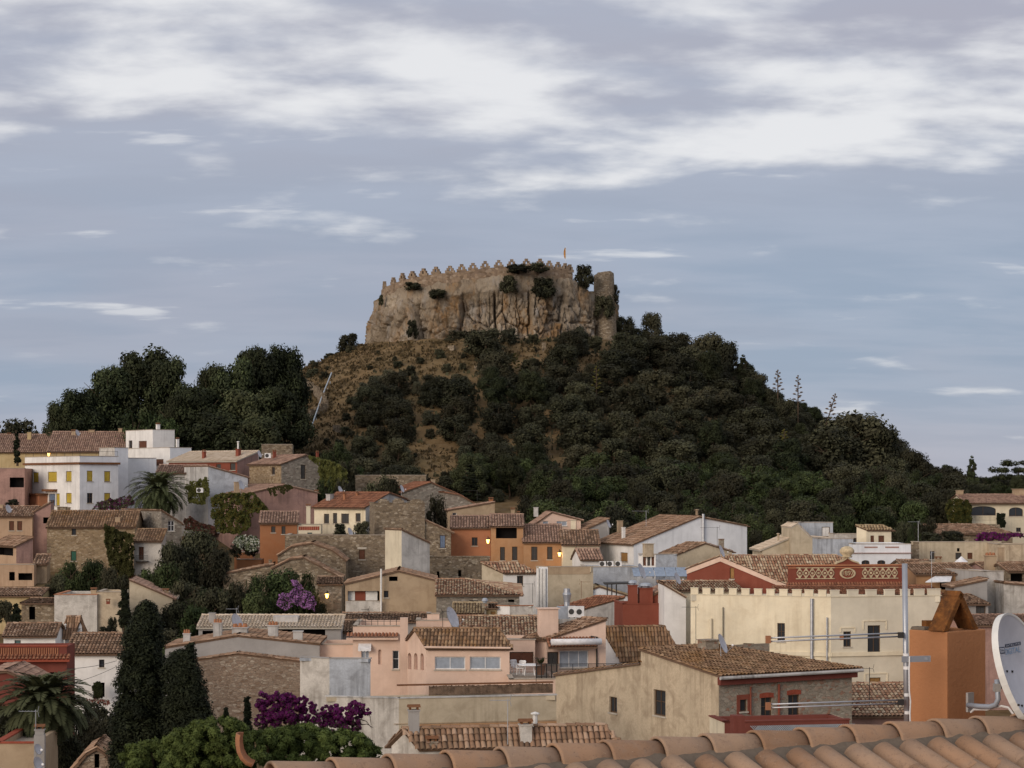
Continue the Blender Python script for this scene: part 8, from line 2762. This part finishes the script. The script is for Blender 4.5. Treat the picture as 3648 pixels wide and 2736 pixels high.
# mortar bed under the ridge tiles, lumpy
V_, Q_ = [], []
ns_, nt_ = 160, 6
for i_ in range(ns_ + 1):
 s_ = S0 + 0.02 + (S1 - S0) * i_ / ns_
 for j_ in range(nt_ + 1):
  t_ = j_ / nt_
  p_ = R0 + RD * s_ + np.array((0, 0, -0.085)) + SLP * (0.02 + 0.36 * t_) + NRM * (0.035 - 0.075 * t_)
  p_ = p_ + NRM * 0.018 * mnoise.noise(Vector((s_ * 9, t_ * 3, 2))) + SLP * 0.03 * t_ * mnoise.noise(Vector((s_ * 4, 0, 5)))
  V_.append(p_ - ORG[near])
for i_ in range(ns_):
 for j_ in range(nt_):
  k_ = i_ * (nt_ + 1) + j_
  Q_.append((k_, k_ + 1, k_ + nt_ + 2, k_ + nt_ + 1))
link('ridge_mortar', quads_mesh('ridge_mortar', np.array(V_), np.array(Q_), 'mortar', None, True), near)
def barrel(ln, r0, r1, th=0.016, n=10, arc=math.pi):
 """half-pipe tile along +x, lower (wide) end at x = 0, opening down; returns verts, quads"""
 V = []
 for x, r in ((0, r0), (0.02, r0), (ln * 0.5, (r0 + r1) / 2), (ln, r1)):
  for rr in (r, r - th):
   for k in range(n + 1):
    a = (math.pi - arc) / 2 + arc * k / n
    V.append((x, rr * math.cos(a), rr * math.sin(a)))
 Q = []
 m = n + 1
 for i in range(3):
  o, o2 = i * 2 * m, (i + 1) * 2 * m
  for k in range(n):
   Q.append((o + k, o + k + 1, o2 + k + 1, o2 + k))
   Q.append((o + m + k + 1, o + m + k, o2 + m + k, o2 + m + k + 1))
  for k in (0, n):
   Q.append((o + k, o2 + k, o2 + m + k, o + m + k))
 for k in range(n):
  Q.append((k + 1, k, m + k, m + k + 1))
  e = 6 * m
  Q.append((e + k, e + k + 1, e + m + k + 1, e + m + k))
 return np.array(V, float), np.array(Q)
def tile_obj(name, me, p, ex, ez, parent, roll=0.0):
 ex = unit(ex)
 ey = unit(np.cross(ez, ex))
 ez = np.cross(ex, ey)
 from mathutils import Matrix
 M = Matrix(((ex[0], ey[0], ez[0], 0), (ex[1], ey[1], ez[1], 0), (ex[2], ey[2], ez[2], 0), (0, 0, 0, 1)))
 o = bpy.data.objects.new(name, me)
 COL.objects.link(o)
 o.parent = parent
 M = M @ Matrix.Rotation(roll, 4, 'X')
 M.translation = Vector(tuple(np.array(p) - ORG[parent]))
 o.matrix_local = M
 return o
TV = []
for i_ in range(5):
 v_, q_ = barrel(0.46, 0.112, 0.094, 0.015, 12)
 TV.append(quads_mesh('barrel_tile', v_, q_, 'tile_near', None, True))
RV = []
for i_ in range(5):
 v_, q_ = barrel(0.47, 0.150, 0.118, 0.018, 16, math.pi * 0.92)
 RV.append(quads_mesh('ridge_tile', v_, q_, 'tile_near', None, True))
# ridge tiles: the wide collar of each overlaps the one before it, collars facing left
EXP = 0.395
s_ = -0.42
i_ = 0
while s_ < S1 - 0.2:
 p_ = R0 + RD * s_ + np.array((0, 0, -0.150)) + RD * random.uniform(-0.008, 0.008)
 ex_ = RD + np.array((0, 0, random.uniform(-0.012, 0.012) + 0.005))
 tile_obj('ridge_tile', RV[(i_ * 3) % 5], p_, ex_, np.array((0, 0, 1.0)), near, random.uniform(-0.05, 0.05))
 s_ += EXP
 i_ += 1
# barrel tiles running down the slope; wide end downhill
ns_ = 0
s_ = S0 + 0.13
while s_ < S1:
 for r_ in range(6):
  lo_ = 0.27 + 0.40 * (r_ + 1)
  p_ = R0 + RD * (s_ + random.uniform(-0.008, 0.008)) + np.array((0, 0, -0.16)) + SLP * (lo_ + random.uniform(-0.012, 0.012)) + NRM * (0.012 + random.uniform(-0.004, 0.004))
  tile_obj('tile', TV[random.randrange(5)], p_, -SLP + NRM * 0.045, NRM, near, random.uniform(-0.04, 0.04))
 s_ += 0.247
# channel tiles between them
CV = []
v_, q_ = barrel(2.6, 0.10, 0.10, 0.012, 8)
v_[:, 2] *= -1
cm_ = quads_mesh('channel_tile', v_, q_, 'tile_near', None, True)
s_ = S0 + 0.255
while s_ < S1:
 p_ = R0 + RD * s_ + np.array((0, 0, -0.16)) + SLP * 2.75 + NRM * 0.035
 tile_obj('channel_tile', cm_, p_, -SLP, NRM, near)
 s_ += 0.247
# verge at the left end: a row of tiles lying along the edge, and the upturned tile
for r_ in range(6):
 p_ = R0 + RD * (S0 - 0.02) + np.array((0, 0, -0.125)) + SLP * (0.16 + 0.40 * (r_ + 1)) + NRM * 0.02
 tile_obj('verge_tile', TV[r_ % 5], p_, -SLP + NRM * 0.045, NRM, near)
mb_ = MB()
prof_ = [(455, 1325), (500, 1335), (545, 1330), (520, 1300), (480, 1255), (455, 1190), (447, 1110), (452, 1045)]
path_ = [(560, 1335), (515, 1318), (470, 1275), (440, 1215), (428, 1150), (426, 1090), (434, 1042)]
D_ = 12.62
n_ = 11
for i_ in range(len(path_) - 1):
 for j_ in range(n_):
  def up_(i, j, off):
   x, y = path_[i]
   a = math.pi * (0.08 + 0.84 * j / n_)
   q = pt(cL, x, y, D_)
   x2, y2 = path_[min(i + 1, len(path_) - 1)]
   x1, y1 = path_[max(i - 1, 0)]
   tg = unit(pt(cL, x2, y2, D_) - pt(cL, x1, y1, D_))
   sd = unit(np.cross(tg, (0, 1, 0)))
   if sd[0] > 0:
    sd = -sd
   r = 0.085 - off
   return q + np.array((0, 1, 0)) * r * math.cos(a) + sd * (r * 0.55 * math.sin(a) - 0.02)
  mb_.poly([up_(i_, j_, 0), up_(i_, j_ + 1, 0), up_(i_ + 1, j_ + 1, 0), up_(i_ + 1, j_, 0)])
  mb_.poly([up_(i_, j_, 0.015), up_(i_, j_ + 1, 0.015), up_(i_ + 1, j_ + 1, 0.015), up_(i_ + 1, j_, 0.015)])
  if i_ == len(path_) - 2:
   mb_.poly([up_(i_ + 1, j_, 0), up_(i_ + 1, j_ + 1, 0), up_(i_ + 1, j_ + 1, 0.015), up_(i_ + 1, j_, 0.015)])
 for j_ in (0, n_):
  mb_.poly([up_(i_, j_, 0), up_(i_ + 1, j_, 0), up_(i_ + 1, j_, 0.015), up_(i_, j_, 0.015)])
build('upturned_tile', mb_, 'terracotta', near, smooth=True)
# ------------------------------------------------------------------ the near chimney with its brick hood
DC = 16.0
ca_ = rad(40)
cR = np.array((math.cos(ca_), math.sin(ca_), 0))
cLf = np.array((-math.sin(ca_), math.cos(ca_), 0))
c0_ = pt(cP, 1458, 320, DC)
kx_ = lambda x: ray(cP, x)
wr_ = (kx_(1835) * c0_[1] - c0_[0]) / (cR[0] - kx_(1835) * cR[1])
wl_ = (kx_(1080) * c0_[1] - c0_[0]) / (cLf[0] - kx_(1080) * cLf[1])
chim_ = empty('near_chimney', c0_ + cR * wr_ / 2 + cLf * wl_ / 2 + np.array((0, 0, -1.5)))
tag(chim_, 'square orange rendered chimney with a leaning brick hood behind the near ridge', 'chimney')
mb_ = MB()
q_ = [c0_, c0_ + cR * wr_, c0_ + cR * wr_ + cLf * wl_, c0_ + cLf * wl_]
dn_ = np.array((0, 0, -1.6))
# hollow shaft: four walls
th_ = 0.07
inn_ = [c0_ + cR * th_ + cLf * th_, c0_ + cR * (wr_ - th_) + cLf * th_, c0_ + cR * (wr_ - th_) + cLf * (wl_ - th_), c0_ + cR * th_ + cLf * (wl_ - th_)]
for i_ in range(4):
 j_ = (i_ + 1) % 4
 mb_.hexa([q_[i_] + dn_, q_[j_] + dn_, inn_[j_] + dn_, inn_[i_] + dn_, q_[i_], q_[j_], inn_[j_], inn_[i_]])
sh_ = build('shaft', mb_, 'chimney_orange', chim_)
bm_ = sh_.modifiers.new('edge', 'BEVEL')
bm_.width = 0.006
bm_.segments = 2
mb_ = MB()
mb_.poly([p_ + np.array((0, 0, -0.25)) for p_ in inn_])
build('flue', mb_, 'void', chim_)
# mortar rim and a loose brick at the left
mb_ = MB()
mb_.hexa([c0_ + cLf * wl_ * 0.62 + cR * 0.01, c0_ + cLf * wl_ * 0.62 + cR * 0.10, c0_ + cLf * wl_ * 0.99 + cR * 0.10, c0_ + cLf * wl_ * 0.99 + cR * 0.01] and
   [p_ + np.array((0, 0, 0.002)) for p_ in (c0_ + cLf * wl_ * 0.62 + cR * 0.01, c0_ + cLf * wl_ * 0.62 + cR * 0.10, c0_ + cLf * wl_ * 0.99 + cR * 0.10, c0_ + cLf * wl_ * 0.99 + cR * 0.01)] +
   [p_ + np.array((0, 0, 0.025)) for p_ in (c0_ + cLf * wl_ * 0.64 + cR * 0.02, c0_ + cLf * wl_ * 0.64 + cR * 0.09, c0_ + cLf * wl_ * 0.97 + cR * 0.09, c0_ + cLf * wl_ * 0.97 + cR * 0.02)])
build('mortar_rim', mb_, 'mortar', chim_)
mb_ = MB()
bk_ = c0_ + cLf * wl_ * 0.80 + cR * wr_ * 0.40
mb_.box(bk_ + np.array((0, 0, 0.002)), (0.14, 0.09, 0.065), (cR[0] + 0.4, cR[1] - 0.4))
build('brick', mb_, 'hood_brick', chim_)
# two slabs leaning together: outline as seen along the hood's open front (right face of the shaft)
zt_ = c0_[2] + 0.004
apex_h = zz(cJ, 440, DC) - c0_[2]
u0_, u1_ = wr_ * -0.06, wr_ * 0.86
um_ = (u0_ + u1_) / 2 - 0.005
th_ = 0.052
y0_, y1_ = wl_ * 0.04, wl_ * 0.46
for sgn_, ub_, nm_ in ((1, u0_, 'hood_slab'), (-1, u1_, 'hood_slab')):
 t_ = unit(np.array((um_ - ub_, apex_h)))
 n2_ = np.array((t_[1], -t_[0])) * sgn_            # inward
 L_ = math.hypot(um_ - ub_, apex_h)
 L_ = L_ * (1.0 if sgn_ == 1 else 0.97)
 prof_ = [np.array((ub_, 0)), np.array((ub_, 0)) + t_ * L_, np.array((ub_, 0)) + t_ * L_ + n2_ * th_, np.array((ub_, 0)) + n2_ * th_ * 1.0]
 prof_[3] = np.array((ub_ + sgn_ * th_ / max(0.2, abs(t_[1])), 0))
 P3_ = lambda q, y: c0_ + cR * q[0] + cLf * y + np.array((0, 0, 0.004 + q[1]))
 mb_ = MB()
 mb_.hexa([P3_(prof_[0], y0_), P3_(prof_[3], y0_), P3_(prof_[2], y0_), P3_(prof_[1], y0_), P3_(prof_[0], y1_), P3_(prof_[3], y1_), P3_(prof_[2], y1_), P3_(prof_[1], y1_)])
 so_ = build(nm_, mb_, 'hood_brick', chim_)
 bv_ = so_.modifiers.new('edge', 'BEVEL')
 bv_.width = 0.005
 bv_.segments = 2
# ------------------------------------------------------------------ aerial mast strapped to the chimney
DM = 15.75
mt_ = pt(cJ, 1036, 160, DM)
mbm_ = pt(cP, 1062, 1245, DM)
mast = empty('aerial_mast', mbm_ + np.array((0, 0, -0.3)))
tag(mast, 'grey aerial mast strapped to the orange chimney with two double booms', 'antenna')
mb_ = MB()
mb_.tube([mbm_ + np.array((0, 0, -0.3)), mt_], 0.021, 12)
build('mast', mb_, 'steel', mast, smooth=True)
for y_ in (545, 672, 937, 1112, 1228):
 mb_ = MB()
 q_ = pt(cP, 1036 + (1062 - 1036) * (y_ + 514 - 160) / 1600, y_, DM)
 mb_.tube([q_ - np.array((0, 0, 0.012)), q_ + np.array((0, 0, 0.012))], 0.024, 12)
 build('tape_band', mb_, 'plastic_white', mast)
mb_ = MB()
a_, b_ = pt(cP, 1010, 588, DM - 0.03), pt(cP, 1290, 582, DM + 0.02)
n_ = unit(np.cross(b_ - a_, (0, 0, 1))) * 0.006
w_ = np.array((0, 0, 0.023))
mb_.hexa([a_ - n_ - w_, b_ - n_ - w_, b_ + n_ - w_, a_ + n_ - w_, a_ - n_ + w_, b_ - n_ + w_, b_ + n_ + w_, a_ + n_ + w_])
mb_.tube([b_ - np.array((0.035, 0.02, 0)), b_ + np.array((-0.035, 0.0, 0))], 0.012, 6)
build('clamp_strap', mb_, 'steel', mast)
for yl_, yr_, x_end, gap_, mt2_ in (((388, 345, -300, 34, 'steel')), ((1045, 1005, -300, 34, 'steel'))):
 bo_ = MB()
 for g_ in (0, gap_):
  a_ = pt(cP, x_end + (0 if yl_ < 900 else 10), yl_ + g_ - 17 + (8 if yl_ < 900 else 4), DM - 0.35)
  b_ = pt(cP, 1030, yr_ + g_ - 17, DM - 0.03)
  bo_.tube([a_, b_], 0.0062, 8)
 bm2_ = build('boom', bo_, 'steel', mast, smooth=True)
 en_ = MB()
 a_ = pt(cP, x_end - 8, yl_ + 5, DM - 0.355)
 en_.box(a_ - np.array((0, 0, 0.028)), (0.034, 0.03, 0.056), (1, 0.2))
 build('end_cap', en_, 'terracotta', bm2_)
 cl_ = MB()
 b_ = pt(cP, 1000, yr_ + 5, DM - 0.06)
 cl_.box(b_ - np.array((0, 0, 0.022)), (0.04, 0.03, 0.044), (1, 0.2))
 build('clamp', cl_, 'iron', bm2_)
 if yl_ < 900:
  en_ = MB()
  a_ = pt(cP, 415, 372, DM - 0.17)
  en_.box(a_ - np.array((0, 0, 0.02)), (0.026, 0.02, 0.04), (1, 0.2))
  build('dipole_box', en_, 'terracotta', bm2_)
mb_ = MB()
mb_.tube([pt(cP, x_, y_, DM - 0.03) for x_, y_ in ((1085, 560), (1080, 700), (1082, 900), (1094, 1000), (1088, 1120), (1092, 1250))], 0.006, 6)
build('cable', mb_, 'plastic_white', mast)
# ------------------------------------------------------------------ near satellite dish
DS = 15.6
cen_ = pt(cP, 2222, 705, DS)                        # centre of the reflector
yaw_ = rad(-36)                                     # the dish looks to the lens' right front
fwd_ = unit((math.cos(yaw_) * 0.90, math.sin(yaw_) * 0.90, 0.30))
e1_ = unit(np.cross(fwd_, (0, 0, 1)))
e2_ = np.cross(e1_, fwd_)
nd_ = empty('near_dish', cen_ + np.array((-0.3, 0.1, -0.9)))
tag(nd_, 'large grey white satellite dish with a printed label, cut by the right edge', 'satellite dish')
RW, RH = 0.40, 0.45
def dish_pt(u, v, off=0.0):
 r2 = u * u + v * v
 return cen_ + e1_ * RW * u + e2_ * RH * v + fwd_ * (0.10 * (r2 - 1.0) + off)
mb_ = MB()
n_, rg_ = 40, 8
for off_ in (0.0, -0.012):
 b0_ = len(mb_.v)
 for i_ in range(rg_ + 1):
  for k_ in range(n_):
   a_ = 2 * math.pi * k_ / n_
   mb_.v.append(tuple(dish_pt(i_ / rg_ * math.cos(a_), i_ / rg_ * math.sin(a_), off_)))
 for i_ in range(rg_):
  for k_ in range(n_):
   k2_ = (k_ + 1) % n_
   mb_.f.append((b0_ + i_ * n_ + k_, b0_ + i_ * n_ + k2_, b0_ + (i_ + 1) * n_ + k2_, b0_ + (i_ + 1) * n_ + k_))
   mb_.m.append(0)
ref_ = build('reflector', mb_, 'dish', nd_, smooth=True)
mb_ = MB()
ring_ = [dish_pt(math.cos(a_), math.sin(a_)) for a_ in np.linspace(0, 2 * math.pi, 41)]
for off0_, off1_, k0_, k1_ in ((0.006, -0.045, 1.012, 1.03),):
 for i_ in range(40):
  a_, b_ = 2 * math.pi * i_ / 40, 2 * math.pi * (i_ + 1) / 40
  P_ = lambda t, k, off: dish_pt(k * math.cos(t), k * math.sin(t), off)
  mb_.poly([P_(a_, 0.985, 0.004), P_(b_, 0.985, 0.004), P_(b_, 1.02, 0.004), P_(a_, 1.02, 0.004)])
  mb_.poly([P_(a_, 1.02, 0.004), P_(b_, 1.02, 0.004), P_(b_, 1.03, -0.05), P_(a_, 1.03, -0.05)])
build('rim', mb_, 'dish_rim', ref_)
# printed label: dark strip, framed square and pale blue word
def dish_uv(x, y):
 """label position in crop P px -> dish coordinates"""
 q = pt(cP, x, y, 1.0) - np.array((0, 0, CZ))
 o = np.array((0, 0, CZ))
 best = None
 lo = (cen_ - fwd_ * 0.09 - o).dot(fwd_) / q.dot(fwd_)
 p = o + q * lo
 for _ in range(40):
  d = p - cen_
  u, v = d.dot(e1_) / RW, d.dot(e2_) / RH
  lo = 0.7 * lo + 0.3 * (cen_ + fwd_ * 0.10 * (u * u + v * v - 1) - o).dot(fwd_) / q.dot(fwd_)
  p = o + q * lo
 d = p - cen_
 return d.dot(e1_) / RW, d.dot(e2_) / RH
def label_quad(name, u0, v0, u1, v1, off, mat):
 m = MB()
 k = 6
 for i in range(k):
  a, b = u0 + (u1 - u0) * i / k, u0 + (u1 - u0) * (i + 1) / k
  m.poly([dish_pt(a, v0, off), dish_pt(b, v0, off), dish_pt(b, v1, off), dish_pt(a, v1, off)])
 return build(name, m, mat, ref_)
def label_text(body, u0, v0, u1, v1, off, mat):
 c = bpy.data.curves.new('label_text', 'FONT')
 c.body = body
 c.size = 1.0
 c.extrude = 0.0
 c.materials.append(MATS[mat])
 o = bpy.data.objects.new('label_text', c)
 COL.objects.link(o)
 bpy.context.view_layer.update()
 w, h = o.dimensions[0], 0.73
 me = bpy.data.meshes.new_from_object(o)
 bpy.data.objects.remove(o)
 co = np.zeros(len(me.vertices) * 3)
 me.vertices.foreach_get('co', co)
 co = co.reshape(-1, 3)
 x0 = co[:, 0].min()
 out = [dish_pt(u0 + (u1 - u0) * (x - x0) / w, v0 + (v1 - v0) * y / h, off) - ORG[ref_] for x, y, _ in co]
 me.vertices.foreach_set('co', np.array(out).ravel())
 ob = bpy.data.objects.new('label_text', me)
 COL.objects.link(ob)
 ob.parent = ref_
 ORG[ob] = ORG[ref_]
 return ob
def label_box(x0, x1, y0, y1):
 a, b = dish_uv(x0, (y0 + y1) / 2), dish_uv(x1, (y0 + y1) / 2)
 v, dv = (a[1] + b[1]) / 2, abs(y1 - y0) * S * DS / F / RH / 2
 return a[0], v - dv, b[0], v + dv
ua_, va_, ub_, vb_ = label_box(2022, 2178, 428, 460)
sg_ = 1 if ub_ > ua_ else -1
label_quad('label_strip', ua_, va_, ub_, vb_, 0.003, 'print_dark')
label_text('SATELITE', ua_ + (ub_ - ua_) * 0.04, va_ + (vb_ - va_) * 0.18, ub_ - (ub_ - ua_) * 0.04, vb_ - (vb_ - va_) * 0.18, 0.005, 'print_pale')
uc_, vc_, ud_, vd_ = label_box(1970, 2020, 468, 532)
label_quad('label_square', uc_, vc_, ud_, vd_, 0.003, 'print_dark')
label_quad('label_square', uc_ + (ud_ - uc_) * 0.08, vc_ + (vd_ - vc_) * 0.18, ud_ - (ud_ - uc_) * 0.08, vd_ - (vd_ - vc_) * 0.16, 0.004, 'print_pale')
label_text('CANAL', uc_ + (ud_ - uc_) * 0.12, vc_ + (vd_ - vc_) * 0.32, ud_ - (ud_ - uc_) * 0.12, vd_ - (vd_ - vc_) * 0.3, 0.0055, 'print_dark')
ue_, ve_, uf_, vf_ = label_box(2026, 2178, 470, 530)
label_text('DIGITAL', ue_, ve_, uf_, vf_, 0.003, 'print_blue')
for x_, y_ in ((2040, 708), (2092, 710), (2136, 1045), (2186, 1047)):
 m_ = MB()
 u_, v_2 = dish_uv(x_, y_)
 q_ = dish_pt(u_, v_2, 0.004)
 m_.lathe(q_, [(0.009, -0.008), (0.009, 0.008)], 6)
 build('bolt', m_, 'iron', ref_)
mb_ = MB()                                          # bent bracket from the chimney to the back of the dish
mb_.tube([pt(cP, 1660, 1040, DC - 0.1), pt(cP, 1780, 1052, DC - 0.25), pt(cP, 1880, 1055, DC - 0.35), pt(cP, 1935, 1035, DC - 0.40), pt(cP, 1958, 980, DC - 0.42), pt(cP, 1950, 880, DC - 0.40), pt(cP, 1945, 790, DC - 0.38)], 0.020, 10)
build('bracket', mb_, 'cowl_grey', nd_, smooth=True)
mb_ = MB()
mb_.box(pt(cP, 1680, 1105, DC - 0.02), (0.075, 0.02, 0.15), (cR[0], cR[1]))
build('wall_plate', mb_, 'grey', nd_)
mb_ = MB()
mb_.tube([pt(cP, 1690, 1110, DC - 0.12), pt(cP, 1720, 1080, DC - 0.16), pt(cP, 1850, 1082, DC - 0.3), pt(cP, 1990, 1048, DC - 0.4), pt(cP, 2060, 1065, DC - 0.42), pt(cP, 2130, 1160, DC - 0.45)], 0.009, 6)
build('cable', mb_, 'plastic_white', nd_)
mb_ = MB()
mb_.box(pt(cP, 1945, 905, DC - 0.40), (0.05, 0.05, 0.06), (1, 0))
mb_.tube([pt(cP, 1945, 890, DC - 0.4), cen_ - fwd_ * 0.12], 0.02, 6)
build('mount', mb_, 'grey', nd_)
